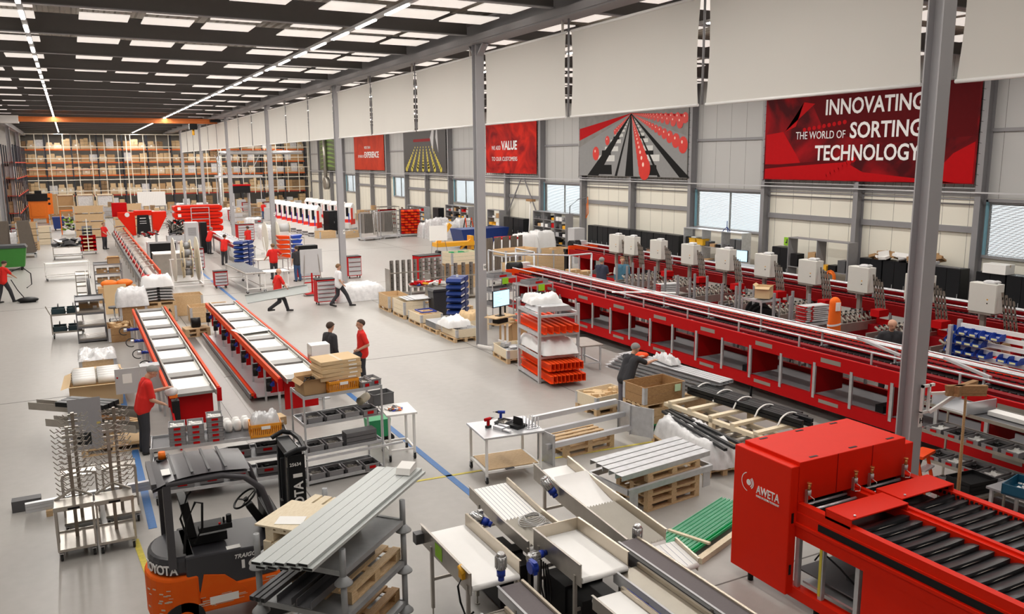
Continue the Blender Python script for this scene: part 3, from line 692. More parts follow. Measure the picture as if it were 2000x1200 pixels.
# ---------------------------------------------------------------- people
SKIN = mat('skin', (.6, .33, .22), .55, var=.05); HAIRD = mat('dark_hair', (.05, .03, .02), .8); HAIRG = mat('grey_hair', (.26, .25, .24), .85); HAIRB = mat('brown_hair', (.2, .11, .05), .8)
SHIRT = mat('red_shirt', (.72, .018, .012), .85, var=.05); SHW = mat('white_shirt', (.8, .8, .82), .85); SHB = mat('black_shirt', (.03, .03, .035), .85); SHT = mat('teal_shirt', (.06, .17, .25), .85); SHN = mat('navy_shirt', (.035, .04, .07), .85)
TRO = mat('dark_trousers', (.035, .035, .042), .85); TROG = mat('grey_trousers', (.13, .12, .15), .85); JEAN = mat('jeans', (.04, .08, .18), .85)
SHOE = mat('black_shoes', (.015, .014, .014), .6); EYE = mat('eye', (.02, .015, .01), .3)
def blob(m_, pts, smooth_it=2, vox=.02, name='b'):
    """join tapered capsules into one continuous skin"""
    for p, q, r1, r2 in pts:
        m_.c(p, q, r1, r2, n=12); m_.sph(p, r1, n=12); m_.sph(q, r2, n=12)
    me = m_.mesh(name); o = bpy.data.objects.new('tmp', me); COL.objects.link(o)
    r = o.modifiers.new('r', 'REMESH'); r.mode = 'VOXEL'; r.voxel_size = vox; r.use_smooth_shade = True
    s_ = o.modifiers.new('s', 'SMOOTH'); s_.iterations = smooth_it; s_.factor = .5
    dg = bpy.context.evaluated_depsgraph_get(); dg.update(); me2 = bpy.data.meshes.new_from_object(o.evaluated_get(dg))
    me2.materials.clear(); me2.materials.append(m_.mats[0]); bpy.data.objects.remove(o); me2.name = name
    return me2
def put(me, name, parent, label=None):
    o = bpy.data.objects.new(name, me); COL.objects.link(o); o.parent = parent
    if label: o['label'] = label
    return o
def person(label, loc, face, shirt=SHIRT, tro=TRO, hair=HAIRD, lean=0, head=(0, 0), arms=None, legs=None, pelvis=.93, sc_=1.0, vox=.016, sleeve='short', bald=False, side=0, belly=0, hold=None, twist=0):
    """face = heading in degrees (0 looks along +y); arms/legs in the body frame x right, y front, z up from the floor"""
    t = thing('person', label, 'person', loc, R_(face)); t.scale = (sc_,)*3
    P = Vector((0, 0, pelvis)); L = R_(lean)
    def up(d, s_=0, f_=0): v = Vector((s_, sin(L)*d+cos(L)*f_, cos(L)*d-sin(L)*f_)); return P + Matrix.Rotation(R_(side), 3, 'Y') @ v
    tw = R_(twist)
    def sh(s_): return up(.49, s_*.2*cos(tw), s_*.2*sin(tw))
    neck = up(.545, 0, .01); hp, hy = R_(head[0]), R_(head[1])
    HM = Matrix.Rotation(hy, 3, 'Z') @ Matrix.Rotation(-hp, 3, 'X')
    hb = neck+Vector((0, sin(L*.7)*.06, .07)); hc = hb + HM @ Vector((0, .015, .1))
    arms = arms or {}; legs = legs or {}
    seg = []; sl = []; hands = []
    for s_, k in ((-1, 'l'), (1, 'r')):
        S = sh(s_); E_, W_ = arms.get(k, (None, None))
        E_ = S+Vector(E_) if E_ else S+Vector((s_*.06, -.02, -.28)); W_ = E_+Vector(W_) if W_ else E_+Vector((s_*.0, .07, -.24))
        seg += [(S, E_, .052, .044), (E_, W_, .043, .03)]; hands.append((s_, E_, W_))
        sl.append((S, E_ if sleeve != 'short' else S+(E_-S)*.78, .07, .062))
        if sleeve == 'long': sl.append((E_, E_+(W_-E_)*.92, .052, .04))
        seg.append((up(.5), S, .045, .045))
    lg = []; feet = []
    for s_, k in ((-1, 'l'), (1, 'r')):
        Hp = P+Vector((s_*.09, 0, 0)); K, A = legs.get(k, ((s_*.11, .01, .5), (s_*.12, -.03, .09)))
        K = Vector(K); A = Vector(A); lg += [(Hp, K, .11, .08), (K, A, .08, .066)]; feet.append((s_, K, A))
        seg += [(Hp, K, .075, .05), (K, A, .048, .035)]
    seg += [(P, up(.28), .07, .07), (up(.28, 0, .01), up(.42, 0, .01), .07, .06), (up(.42, 0, .015), neck, .045, .05), (neck, hb, .054, .052)]
    # head with brow, nose, chin, ears
    hs = []
    b_ = M(SKIN)
    def hp_(x, y, z): return hc + HM @ Vector((x, y, z))
    hs += [(hp_(0, .008, .03), hp_(0, -.02, .03), .093, .09), (hp_(0, .025, -.04), hp_(0, .02, -.078), .068, .05), (hp_(0, .1, .005), hp_(0, .108, -.025), .012, .016), (hp_(-.03, .085, .028), hp_(.03, .085, .028), .016, .016), (hp_(-.088, -.005, .01), hp_(-.09, -.005, -.02), .016, .012), (hp_(.088, -.005, .01), hp_(.09, -.005, -.02), .016, .012), (hb, hp_(0, 0, -.02), .05, .06)]
    for s_, E_, W_ in hands:                                            # palm, four fingers, a thumb
        d = (W_-E_).normalized(); a = d.cross(Vector((0, 1, 0)) if abs(d.y) < .8 else Vector((1, 0, 0))).normalized(); bn = d.cross(a)
        pc = W_+d*.05; hs.append((W_, pc, .026, .03)); 
        for i, ln in enumerate((.06, .07, .066, .05)):
            o_ = W_+d*.07+bn*(-.027+.018*i); c1 = o_+d*ln*.6; c2 = c1+(d*.6+a*.5)*ln*.5; hs += [(o_, c1, .0095, .009), (c1, c2, .009, .008)]
        o_ = W_+d*.03-bn*.03; hs.append((o_, o_+d*.04-bn*.025, .011, .0095))
    put(blob(b_, seg+hs, 2, vox*.8 if vox < .02 else vox, 'body'), 'body', t)
    tz = [(up(-.03, q*.075), up(.2, q*.075, belly*.5), .136, .126+belly*.6) for q in (-1, 1)] + [(up(.2, q*.075, belly*.5), up(.42, q*.095), .12+belly*.6, .115) for q in (-1, 1)]
    tz += [(up(.1, 0, belly), up(.24, 0, belly*.8), .12+belly*.4, .12), (up(.42, -.095), up(.49, -.13), .11, .085), (up(.42, .095), up(.49, .13), .11, .085), (up(.49, -.14), up(.49, .14), .075, .075), (up(.5), up(.555, 0, .0), .085, .06)]
    put(blob(M(shirt), tz+[(up(.47, s_*.1), sh(s_), .085, .07) for s_ in (-1, 1)]+sl, 3, vox, 'shirt'), 'shirt', t)
    put(blob(M(tro), [(P+Vector((-.06, 0, .0)), P+Vector((.06, 0, .0)), .112, .112)]+lg, 2, vox, 'trousers'), 'trousers', t)
    for s_, K, A in feet:
        d = (K-A); f_ = Vector((0, 1, 0)); toe = A+Vector((0, .17, -A.z+.04 if A.z < .16 else -.05)); heel = A+Vector((0, -.03, -.045))
        put(blob(M(SHOE), [(heel, toe, .045, .038), (A, heel, .045, .045), (toe, toe+Vector((0, .04, -.005)), .038, .034)], 1, vox, 'shoe'), 'shoe', t)
    if not bald:
        hm = M(hair); 
        def hf(u, v):
            a = 2*pi*u; e = v*(1.5+.75*max(0, -sin(a))**.6)
            x, y, z = .106*sin(e)*cos(a), .116*sin(e)*sin(a), .108*cos(e)
            if y > .03 and z < .045: y = .075; z = max(z, .045)
            if z < -.03: x *= .9; y *= .94
            return tuple(hp_(x, y-.012, z+.035))
        hm.grid(hf, 18, 8); put(hm.mesh('hair'), 'hair', t)
    e = M(EYE); e.sph(hp_(-.032, .092, .012), .008, n=6).sph(hp_(.032, .092, .012), .008, n=6)
    put(e.mesh('eyes'), 'eyes', t)
    put(M(mat('lips', (.4, .12, .09), .6)).c(hp_(-.02, .083, -.05), hp_(.02, .083, -.05), .006, n=6).mesh('mouth'), 'mouth', t)
    return t, [h[2] for h in hands]
# ================================================================ FOREGROUND
# ---- red sorting machine with the hood
def sorting_machine():
    t = thing('sorting_machine', 'big bright red sorting machine with AWETA logo and black roller lanes, bottom right', 'machine', (0, 0, 0))
    YN = 3.4; HR = mat('machine_red', (.74, .018, .004), .45, var=.03, spec=.15)
    sp = M(HR).b(7.96, 8.1, 7.37, 8.42, .14, 1.93).o('side_panel', t, bev=.012)
    text('AWETA', .16, WLET, sp, (7.955, 7.97, 1.37), RW, .012, name='logo_lettering', width=.42)
    text('WORLD OF SORTING TECHNOLOGY', .04, WLET, sp, (7.955, 7.97, 1.315), RW, 0, name='logo_small_lettering', width=.42)
    lg = M(WLET)
    def arc(r, w_, a0, a1, n=14):
        for i in range(n):
            a, b_ = R_(a0+(a1-a0)*i/n), R_(a0+(a1-a0)*(i+1)/n)
            lg.add([(7.955, 8.12-(q)*cos(s_), 1.47+q*sin(s_)) for q, s_ in ((r-w_, a), (r+w_, a), (r+w_, b_), (r-w_, b_))], [(0,1,2,3)])
    arc(.022, .022, 0, 360, 16); arc(.065, .008, -60, 60); arc(.09, .008, -55, 55); arc(.135, .006, 110, 260, 22); lg.o('logo_mark', sp, 'white round logo mark')
    for z in (1.15, .42): M(BLACK).b(8.0, 8.04, 7.365, 7.37, z, z+.14).o('slot', sp)
    hd = M(HR).pr([(7.36, 1.42), (8.38, 1.42), (8.38, 1.98), (7.36, 1.98)], 8.1, 10.16, 'x').o('hood', t, bev=.01)
    for x in (8.8, 9.48): M(DRED).b(x-.004, x+.004, 7.355, 7.362, 1.42, 1.98).o('seam', hd)
    for x, y in ((8.35, 7.42), (9.1, 7.42), (9.85, 7.42), (8.3, 8.28), (9.0, 8.28), (9.7, 8.28)): M(BLACK).b(x, x+.14, y, y+.035, 1.981, 1.986).o('slot', hd)
    M(HR).b(10.24, 10.42, 7.42, 8.3, .9, 1.85).o('end_box', t, bev=.01); M(BLACK).b(10.16, 10.24, 7.5, 8.3, .9, 1.75).o('end_gap', t)
    M(BLACK).b(8.1, 10.2, 7.55, 8.2, 1.15, 1.42).o('black_interior', t); M(BLACK).b(8.21, 10.19, YN, 7.55, 1.2, 1.24).o('lane_bed', t)
    # rails: left, middle (double), right; ends far behind the frame towards the camera
    YN = 3.4
    for x0, x1 in ((8.1, 8.2), (9.1, 9.3), (10.2, 10.32)):
        r = M(HR).b(x0, x1, YN, 7.5, 1.3, 1.42)
        if x1-x0 > .15: r.b((x0+x1)/2-.03, (x0+x1)/2+.03, YN, 7.5, 1.42, 1.45)
        r.o('rail', t)
        ck = M(BLACK)
        for i in range(60): ck.b(x1 if x0 < 10 else x0-.02, (x1+.012) if x0 < 10 else x0, YN+i*.065, YN+i*.065+.03, 1.36, 1.4)
        ck.o('rail_chain', t)['kind'] = 'stuff'
    sd = M(HR).b(8.09, 8.12, YN, 7.4, .95, 1.3); sd.m(BLACK).b(8.08, 8.09, YN, 7.0, 1.18, 1.27); sd.m(HR).b(8.06, 8.12, YN, 7.4, 1.12, 1.16)
    sd.o('side_rail_panel', t)
    M(HR).b(8.1, 8.14, YN, 6.3, .35, .98).o('lower_side_panel', t); M(HR).b(8.06, 8.2, YN, 7.5, .1, .25).o('base_beam', t); M(HR).b(10.2, 10.3, YN, 7.5, .1, .25).o('base_beam', t)
    for y in (7.3, 6.9, 6.35, 4.4): M(GALV).b(8.1, 8.16, y, y+.06, .2, 1.2).o('upright', t)
    M(mat('yellow_scale', (.6, .5, .05), .5)).b(8.095, 8.1, 6.92, 6.96, .3, 1.1).o('yellow_strip', t)
    M(GALV).b(8.2, 10.2, 6.4, 7.3, .3, .33).b(8.3, 10.0, 6.6, 6.65, .9, .94).o('inner_frame', t)
    d = M(GLASS); DB = DSTEEL
    M(DB).b(8.2, 10.2, YN, 7.4, .45, .47).o('bottom_tray', t)
    gb = M(DGREY).bc((8.6, 6.7, .42), (.22, .3, .2)).c((8.5, 6.6, .5), (8.5, 6.6, .75), .07).o('motor', t); M(BLACK).t([(8.4, 6.6, .5), (8.3, 6.8, .7), (8.3, 7.1, .8), (8.35, 7.25, .6)], .012).o('cable', gb)
    TRAY = mat('black_roller', (.022, .022, .025), .3, var=.4, scale=14)
    for lane, (xa, xb) in enumerate(((8.24, 9.08), (9.34, 10.18))):
        for i in range(3):                                          # bare bright rollers beside the hood
            y = 7.42-.16*i; M(ALU).c((xa, y, 1.33), (xb, y, 1.33), .022, n=10).o('roller', t)
            M(BLACK).b(xa, xb, y-.07, y-.045, 1.25, 1.32).o('black_slat', t)
        y0 = 6.62 if lane == 0 else 6.75
        cv = M(HR).b(xa-.14, xb+.08, y0-.1, y0+.3, 1.5, 1.52).b(xa-.14, xa-.12, y0-.1, y0+.3, 1.38, 1.5).b(xa-.14, xb+.08, y0+.28, y0+.3, 1.42, 1.5).b(xb+.06, xb+.08, y0-.1, y0+.3, 1.42, 1.5).o('lane_cover', t, bev=.006)
        M(ALU).c((xa-.02, y0-.05, 1.52), (xa-.02, y0-.05, 1.54), .015).o('bolt', cv)
        for i in range(18):                                         # black carrier trays: shallow saddles
            y = y0-.1-.185*i
            if y < YN: break
            m_ = M(TRAY)
            m_.grid(lambda u, v, y=y, xa=xa, xb=xb: (xa+(xb-xa)*u, y+.17*(v-.5)+.02*sin(pi*u), 1.315+.05*(1-v)+.012*sin(pi*v)+.028*(2*u-1)**2), 8, 5)
            m_.grid(lambda u, v, y=y, xa=xa, xb=xb: (xa+(xb-xa)*u, y-.085+.02*sin(pi*u), 1.28+v*(.085+.028*(2*u-1)**2)), 8, 1); m_.o('carrier_tray', t)
            M(STEEL).c((xa-.03, y-.065, 1.33), (xb, y-.065, 1.33), .006, n=5).o('carrier_pin', t)
    BRASS = mat('brass', (.65, .35, .12), .3, .8)
    for x in (8.22, 9.1, 9.42, 10.12):                              # lubricators
        l_ = M(BRASS).c((x, 7.3, 1.6), (x, 7.3, 1.68), .022, n=10).c((x, 7.3, 1.68), (x, 7.3, 1.7), .03, n=10); l_.m(LGREY).c((x, 7.3, 1.53), (x, 7.3, 1.6), .03, n=10).m(STEEL).b(x-.04, x-.02, 7.29, 7.33, 1.42, 1.6)
        l_ = l_.o('lubricator', t); M(WHITE).t([(x, 7.3, 1.53), (x+.05, 7.25, 1.48), (x+.04, 7.25, 1.42), (x-.02, 7.28, 1.42)], .006).o('hose', l_)
    for y in (7.0, 4.6): M(BLACK).c((8.15, y, 0), (8.15, y, .1), .04).o('foot', t); M(BLACK).c((10.25, y, 0), (10.25, y, .1), .04).o('foot', t)
    M(BLACK).c((8.05, 8.1, 0), (8.05, 8.1, .14), .04).o('foot', t)
    M(BLACKM).c((10.26, 6.75, 1.42), (10.26, 6.75, 1.5), .04).o('knob', t)
sorting_machine()
# ---- forklift, facing +x
def forklift():
    t = thing('forklift', 'orange and dark grey forklift truck with a black mast, bottom left', 'forklift', (0, 0, 0))
    FO = photo_mat('forklift_orange', (.86, .12, .01), (.86, .14, .012), 3); FG = mat('forklift_grey', (.045, .045, .052), .35, var=.1)
    yc = 10.85
    # counterweight, rounded in plan
    def cw(z0, z1, x0, wd, m_, grow=0):
        pts = []
        for i in range(13):
            a = pi/2+pi*i/12; pts.append((x0+.34+ (.36+grow)*cos(a), yc+(wd+grow)*sin(a)))
        pts += [(1.0, yc-wd-grow), (1.0, yc+wd+grow)]
        m_.pr(pts, z0, z1, 'z')
    m_ = M(FO); cw(.22, .82, .42, .5, m_); m_.b(1.0, 2.0, yc-.5, yc+.5, .28, .62); cwo = m_.o('counterweight', t, 'scratched orange body', bev=.04)
    m_ = M(mat('bare_scratch', (.62, .52, .4), .6)); rr = random.Random(4)
    for i in range(34): x = rr.uniform(.95, 1.9); z = rr.uniform(.34, .58); m_.b(x, x+rr.uniform(.02, .16), yc-.504, yc-.501, z, z+rr.uniform(.003, .014))
    for i in range(22):
        a = R_(rr.uniform(195, 255)); z = rr.uniform(.3, .7); m_.bc((.76+.362*cos(a), yc+.502*sin(a), z), (.05, .006, rr.uniform(.004, .02)), a+pi/2)
    m_.o('scratches', cwo)['kind'] = 'stuff'
    m_ = M(FG); cw(.82, 1.06, .47, .46, m_); m_.o('rear_cover', t, bev=.05)
    for i, ch_ in enumerate('TOYOTA'):
        a = R_(192+12.5*i); text(ch_, .17, WLET, cwo, (.81+.375*cos(a), yc+.475*sin(a), .86), (pi/2, 0, a+pi/2), .02, align='CENTER', name='rear_letter', sx=.8)
    m_ = M(FG).pr([(.85, .56), (1.95, .62), (2.0, .8), (1.92, 1.02), (1.0, 1.06), (.85, 1.06)], yc-.49, yc+.49, 'y'); hb_ = m_.o('battery_hood', t, bev=.02)
    text('TRAIGO', .075, WLET, hb_, (1.42, yc-.5, .92), (pi/2, 0, 0), .015, name='model_lettering', shear=.3); text('16', .15, WLET, hb_, (1.47, yc-.5, .78), (pi/2, 0, 0), .03, name='model_lettering', width=.2)
    M(FO).pr([(.98, .5), (1.55, .5), (1.3, .74), (1.05, .8)], yc-.505, yc-.49, 'y').o('side_flash', t)
    M(PAPER).b(1.1, 1.45, yc-.507, yc-.503, .38, .48).o('notice_plate', t); M(PAPER).b(1.35, 1.52, yc-.46, yc-.36, 1.045, 1.05).o('notice_plate', t)
    # overhead guard
    GP = mat('guard_grey', (.065, .062, .07), .35)
    for s_ in (-1, 1):
        y = yc+s_*.45; g_ = M(GP)
        g_.b(.66, .75, y-.045, y+.045, .95, 2.03)
        g_.t([(1.98, y, .85), (1.95, y, 1.35), (1.82, y, 1.78), (1.62, y, 1.97), (1.35, y, 2.04), (.7, y, 2.04)], .04, 8)
        g_.o('guard_post', t)
    rf = M(GP)
    def rfn(u, v): x = .55+1.15*u; y = yc+(v-.5)*(.98-.12*u); return (x, y, 2.09+.05*sin(pi*u)*1-.03*(2*v-1)**2-.05*(1-min(1, u*5)))
    rf.grid(rfn, 10, 8); rf.grid(lambda u, v: (rfn(u, v)[0], rfn(u, v)[1], rfn(u, v)[2]-.035), 10, 8); rf.b(.54, .6, yc-.45, yc+.45, 2.0, 2.07)
    rfo = rf.o('guard_roof', t, 'scuffed grey roof'); 
    for i in range(4): M(DGREY).b(.8+.2*i, .83+.2*i, yc-.42, yc+.42, 2.13+.0, 2.142).o('roof_rib', rfo)
    M(PAPER).b(.68, .78, yc-.32, yc-.1, 2.115, 2.119).o('sticker', rfo)
    bc = M(BLACK).c((.74, yc+.35, 2.08), (.74, yc+.35, 2.11), .075, n=16).o('beacon', t); M(mat('beacon_orange', (.95, .2, .01), .25)).c((.74, yc+.35, 2.11), (.74, yc+.35, 2.2), .05, .042, n=16).o('beacon_lens', bc, 'orange lens')
    st = M(BLACK).b(.95, 1.4, yc-.22, yc+.24, 1.08, 1.2).bc((.95, yc, 1.42), (.1, .44, .5), 0, 0, -.15); st.t([(.92, yc-.25, 1.2), (.85, yc-.27, 1.5), (.95, yc-.26, 1.78), (1.0, yc-.2, 1.8)], .015); st.o('seat', t, bev=.04)
    m_ = M(BLACK).bc((1.25, yc-.3, 1.32), (.4, .12, .07)).c((1.42, yc-.3, 1.35), (1.42, yc-.3, 1.45), .035).c((1.36, yc-.28, 1.35), (1.36, yc-.28, 1.42), .015).o('armrest', t, bev=.015)
    M(RED).c((1.3, yc-.34, 1.36), (1.3, yc-.34, 1.38), .015).o('stop_button', m_, 'red button')
    m_ = M(BLACK).beam((1.95, yc, 1.0), (1.72, yc, 1.42), .12, .1).bc((1.98, yc, 1.1), (.16, .7, .5)); m_.o('steering_column', t, bev=.02)
    import itertools
    R0 = Matrix.Translation((1.68, yc, 1.5)) @ Matrix.Rotation(R_(-35), 4, 'Y'); m_ = M(BLACK); m_.T = R0
    m_.t([(.17*cos(a*pi/12), .17*sin(a*pi/12), 0) for a in range(25)], .014, 8)
    for a in (0, 2.1, 4.2): m_.beam((0, 0, -.03), (.17*cos(a), .17*sin(a), 0), .02, .01)
    m_.c((0, 0, -.04), (0, 0, 0), .035); m_.o('steering_wheel', t)
    m_ = M(BLACK).t([(.85, yc-.42, 1.1), (.9, yc-.44, 1.5), (1.02, yc-.44, 1.75), (1.1, yc-.44, 1.72), (1.08, yc-.44, 1.4), (.98, yc-.42, 1.2)], .016); m_.o('hand_grip', t)
    m_ = M(BLACK).beam((1.98, yc-.5, 1.4), (2.02, yc-.62, 1.5), .02, .02).bc((2.03, yc-.64, 1.55), (.03, .1, .2)); m_.o('mirror', t)
    # mast
    ms = M(BLACKM)
    for s_ in (-1, 1):
        for dx, w_ in ((0, .09), (.1, .08)): ms.b(2.2+dx, 2.2+dx+w_, yc+s_*.33-.04, yc+s_*.33+.04, .12, 2.13)
        ms.c((2.24, yc+s_*.2, .2), (2.24, yc+s_*.2, 1.9), .035)
    ms.b(2.2, 2.38, yc-.37, yc+.37, 2.05, 2.15).b(2.2, 2.38, yc-.37, yc+.37, 1.1, 1.2).b(2.2, 2.38, yc-.37, yc+.37, .2, .3)
    ms.t([(2.15, yc-.4, 2.14), (2.3, yc-.42, 2.2), (2.42, yc-.36, 2.18), (2.44, yc, 2.2), (2.42, yc+.36, 2.18), (2.3, yc+.42, 2.2), (2.15, yc+.4, 2.14)], .035, 8)
    mo = ms.o('mast', t, bev=.006)
    M(BLACKM).b(2.18, 2.4, yc-.41, yc-.38, .8, 2.12).o('mast_cover', mo); text('TOYOTA', .17, WLET, mo, (2.36, yc-.415, 1.1), (pi/2, -pi/2, 0), .02, name='mast_lettering', width=.66); M(PAPER).b(2.24, 2.36, yc-.415, yc-.411, 1.82, 1.87).o('mast_label', mo)
    text('25634', .06, WLET, mo, (2.2, yc-.415, 1.98), (pi/2, 0, 0), .01, name='fleet_number')
    ch = M(STEEL)
    for s_ in (-.1, .1): ch.b(2.26, 2.28, yc+s_-.015, yc+s_+.015, .3, 2.0)
    ch.o('lift_chain', mo)
    c = M(BLACKM).b(2.42, 2.48, yc-.42, yc+.42, .15, .25).b(2.42, 2.48, yc-.42, yc+.42, .55, .65).b(2.42, 2.48, yc-.4, yc-.34, .15, 1.1).b(2.42, 2.48, yc+.34, yc+.4, .15, 1.1).o('carriage', t)
    for s_ in (-1, 1): M(BLACKM).pr([(2.48, .7), (2.52, .7), (2.52, .1), (3.25, .06), (3.25, .05), (2.48, .05)], yc+s_*.22-.05, yc+s_*.22+.05, 'y').o('fork', t)
    for x, r in ((.8, .24), (1.95, .27)):
        for s_ in (-1, 1):
            wh = M(RUBBER).c((x, yc+s_*.5, r), (x, yc+s_*.36, r), r, n=28).o('wheel', t); M(FO).c((x, yc+s_*.505, r), (x, yc+s_*.5, r), r*.5, n=20).o('hub', wh)
forklift()
# ---- stacked post pallets with profiles on top, turned 46 degrees
ST = Matrix.Translation((2.26, 8.635, 0)) @ Matrix.Rotation(R_(42), 4, 'Z')
def SL(x, y, z=0): v = ST @ Vector((x, y, z)); return v
L2, D2 = .655, .525
SG = mat('stillage_galvanised', (.36, .37, .38), .5, .35, var=.3, scale=6)
lvl = ('floor level', 'second level', 'third level', 'top level')
for k in range(4):
    z = .1+.51*k
    t = thing('post_pallet', 'galvanised steel post pallet, %s of the stack in front of the forklift' % lvl[k], 'post pallet', SL(0, 0, 0), R_(42), 'stacked galvanised post pallets')
    for x in (-1, 1):
        for y in (-1, 1):
            M(SG).lathe([(.035, z), (.035, z+.36 if k < 3 else z+.37), (.028, z+.43)] if 0 else [(.0, z), (.034, z), (.034, z+.5 if k < 3 else z+.37), (.026, z+.5 if k < 3 else z+.37), (0, z+.36)], (x*L2, y*D2, 0)).lathe([(.034, z+.07), (.05, z+.05), (.095, z-.0), (.097, z-.012), (.03, z-.004)], (x*L2, y*D2, 0)).o('post', t)
    m_ = M(SG)
    for y in (-1, 1): m_.b(-L2+.03, L2-.03, y*D2-.02, y*D2+.02, z+.07, z+.13)
    for x in (-1, 1): m_.b(x*L2-.02, x*L2+.02, -D2+.03, D2-.03, z+.07, z+.13)
    m_.o('frame', t)
    M(SG).b(-L2+.02, L2-.02, -D2+.02, D2-.02, z+.11, z+.122).o('deck', t)
# loads on the levels
zt = 1.63+.125
def eur(loc, rz, label, l=1.2, d=.8, wd='pine', group=None): return pallet(label, loc, rz, group, l=l, d=d, wd=wd)
pw = eur(SL(-.12, .18, zt), R_(42)+.0, 'pale new wooden pallet under the grey profiles on the post pallet stack', .95, .62, 'pale')
pw3 = eur(SL(-.1, .16, zt+.146), R_(42), 'upper pale wooden pallet directly under the grey profiles', .95, .62, 'pale')
pw2 = M(PALE).b(-.38, .3, -.28, .3, 0, .02).o('wood_sheet'); pw2.location = SL(-.2, .3, zt+.292); pw2.rotation_euler.z = R_(42); tag(pw2, 'pale plywood sheet on the new pallet beside the grey profiles', 'sheet')
text('HC', .06, INK, pw, (-.47, -.315, .04), (pi/2, 0, 0), .01, name='stencil')
pp = M(PAPER).b(-.1, .1, -.15, .15, 0, .004).o('paper_sheet'); pp.location = SL(-.38, .28, zt+.314); pp.rotation_euler.z = R_(60); tag(pp, 'white paper lying on the plywood sheet by the forklift', 'paper')
k = 0
for row in (0, 1):
    for i in range(5):
        ln = 2.62; y = -.47+.112*i+row*.05
        p_ = profile('', SL(.06-.03*i, y-.0, zt+.294+row*.034), R_(42)+.035, 'flat grey box profiles laid over the post pallet stack', kind='tube', ln=ln, wd=.108, h=.032, t_=.004, m='pale')
        p_['label'] = 'flat grey box profile, %s from the right in the %s layer on the post pallets' % (('first', 'second', 'third', 'fourth', 'fifth')[i], ('lower', 'upper')[row]); k += 1
o = M(PAPER).pr([(-.14, 0), (.14, 0), (.1, .09), (-.1, .07)], -.09, .09, 'y').o('paper_bag'); o.location = SL(1.2, -.3, zt+.37); o.rotation_euler = (0, 0, R_(50)); tag(o, 'crumpled white paper at the far end of the grey profiles', 'paper')
zt = 1.12+.125
eur(SL(.12, -.1, zt), R_(42), 'old wooden pallet tied with green straps on the third level of the post pallets', 1.1, .75, 'pine')
for i in range(3):
    p_ = profile('dark square steel tube, %s from the left below the grey profiles' % ('first', 'second', 'third')[i], SL(-.18, .42-.07*i, zt+.15), R_(42), None, kind='tube', ln=1.5, wd=.05, h=.05, t_=.004, m='dark')
for i in range(2): profile('wide dark steel channel, %s below the grey profiles' % ('left', 'right')[i], SL(-.22, .06-.24*i, zt+.148), R_(42), None, kind='C', ln=1.3, wd=.18, h=.08, t_=.006, m='dark')
zt = .61+.125
eur(SL(.1, -.08, zt), R_(42), 'weathered pallet on the second level of the post pallets', 1.1, .75, 'brown')
eur(SL(.1, -.08, .1+.125), R_(42), 'weathered pallet on the floor level of the post pallets', 1.1, .75, 'brown')
# ---- stainless hook trolleys on the left
def hook_trolley(x, y, label, flip=1):
    t = thing('hook_trolley', label, 'trolley', (x, y, 0), 0 if flip > 0 else pi, 'stainless hook trolleys on the left')
    for q in (0,):
        M(STEEL).b(-.26, .26, -.36, .36, .16, .175).b(-.26, .26, -.37, -.355, .16, .2).b(-.26, .26, .355, .37, .16, .2).o('bottom_tray', t)
        M(STEEL).b(-.26, .26, -.36, .02, .84, .855).b(-.27, .27, -.375, -.36, .8, .87).o('top_tray', t)
        for sx in (-1, 1):
            for sy in (-.34, .0): M(STEEL).b(sx*.25-.015, sx*.25+.015, sy-.015, sy+.015, .17, .84).o('leg', t)
            for sy in (-.3, .3): caster(0, .05).o('castor', t, loc=(sx*.22, sy, 0))
            M(STEEL).beam((0, .12, .95), (sx*.25, -.02, .86), .03, .03).o('brace', t)
        M(mat('post_brown_steel', (.28, .24, .2), .4, .6)).b(-.025, .025, .1, .15, .17, 1.95).o('mast', t)
        M(BLACK).b(-.08, .08, -.385, -.375, .81, .84).o('handle', t)
        h = M(STEEL)
        for j in range(4): h.b(-.07, .07, .08, .1, 1.58+.1*j, 1.62+.1*j)
        h.b(-.02, .02, .085, .095, 1.5, 1.95).o('label_bar', t)
        for j in range(15):
            z = 1.92-.085*j
            hk = M(STEEL)
            for sx in (-1, 1):
                for dx in (.09, .17): hk.beam((sx*(dx-.06), .12, z-.03), (sx*dx, .12, z-.05), .012, .012).beam((sx*dx, .12, z-.05), (sx*(dx+.05), .12, z+.015), .012, .012)
            hk.o('hook_pair', t)
    return t
hook_trolley(-.38, 13.75, 'stainless hook trolley on the left, front left of four'); hook_trolley(.17, 13.73, 'stainless hook trolley beside the forklift, front right of four')
hook_trolley(-.3, 14.75, 'stainless hook trolley behind the front left one', -1); hook_trolley(.3, 14.75, 'stainless hook trolley behind the front right one', -1)
# aluminium profiles on the floor behind
for i in range(3): profile('white aluminium profile on floor rests behind the hook trolleys, %s' % ('lowest', 'middle', 'topmost')[i], (.45-.0, 15.55, .1+.055*i), .06, None, kind='tube', ln=3.2, wd=.09, h=.052, t_=.006, m='alu')
o = M(DGREY).b(-.22, .22, -.1, .1, 0, .2).o('gear_motor'); o.location = (-1.15, 15.9, .0); tag(o, 'dark motor block on the floor at the end of the white profiles', 'motor')
for x in (-.8, 1.8): o = M(PINE).b(-.05, .05, -.2, .2, 0, .1).o('wood_block'); o.location = (x, 15.55, 0); tag(o, 'wooden block under the %s end of the white profiles' % ('left' if x < 0 else 'right'), 'wood block')
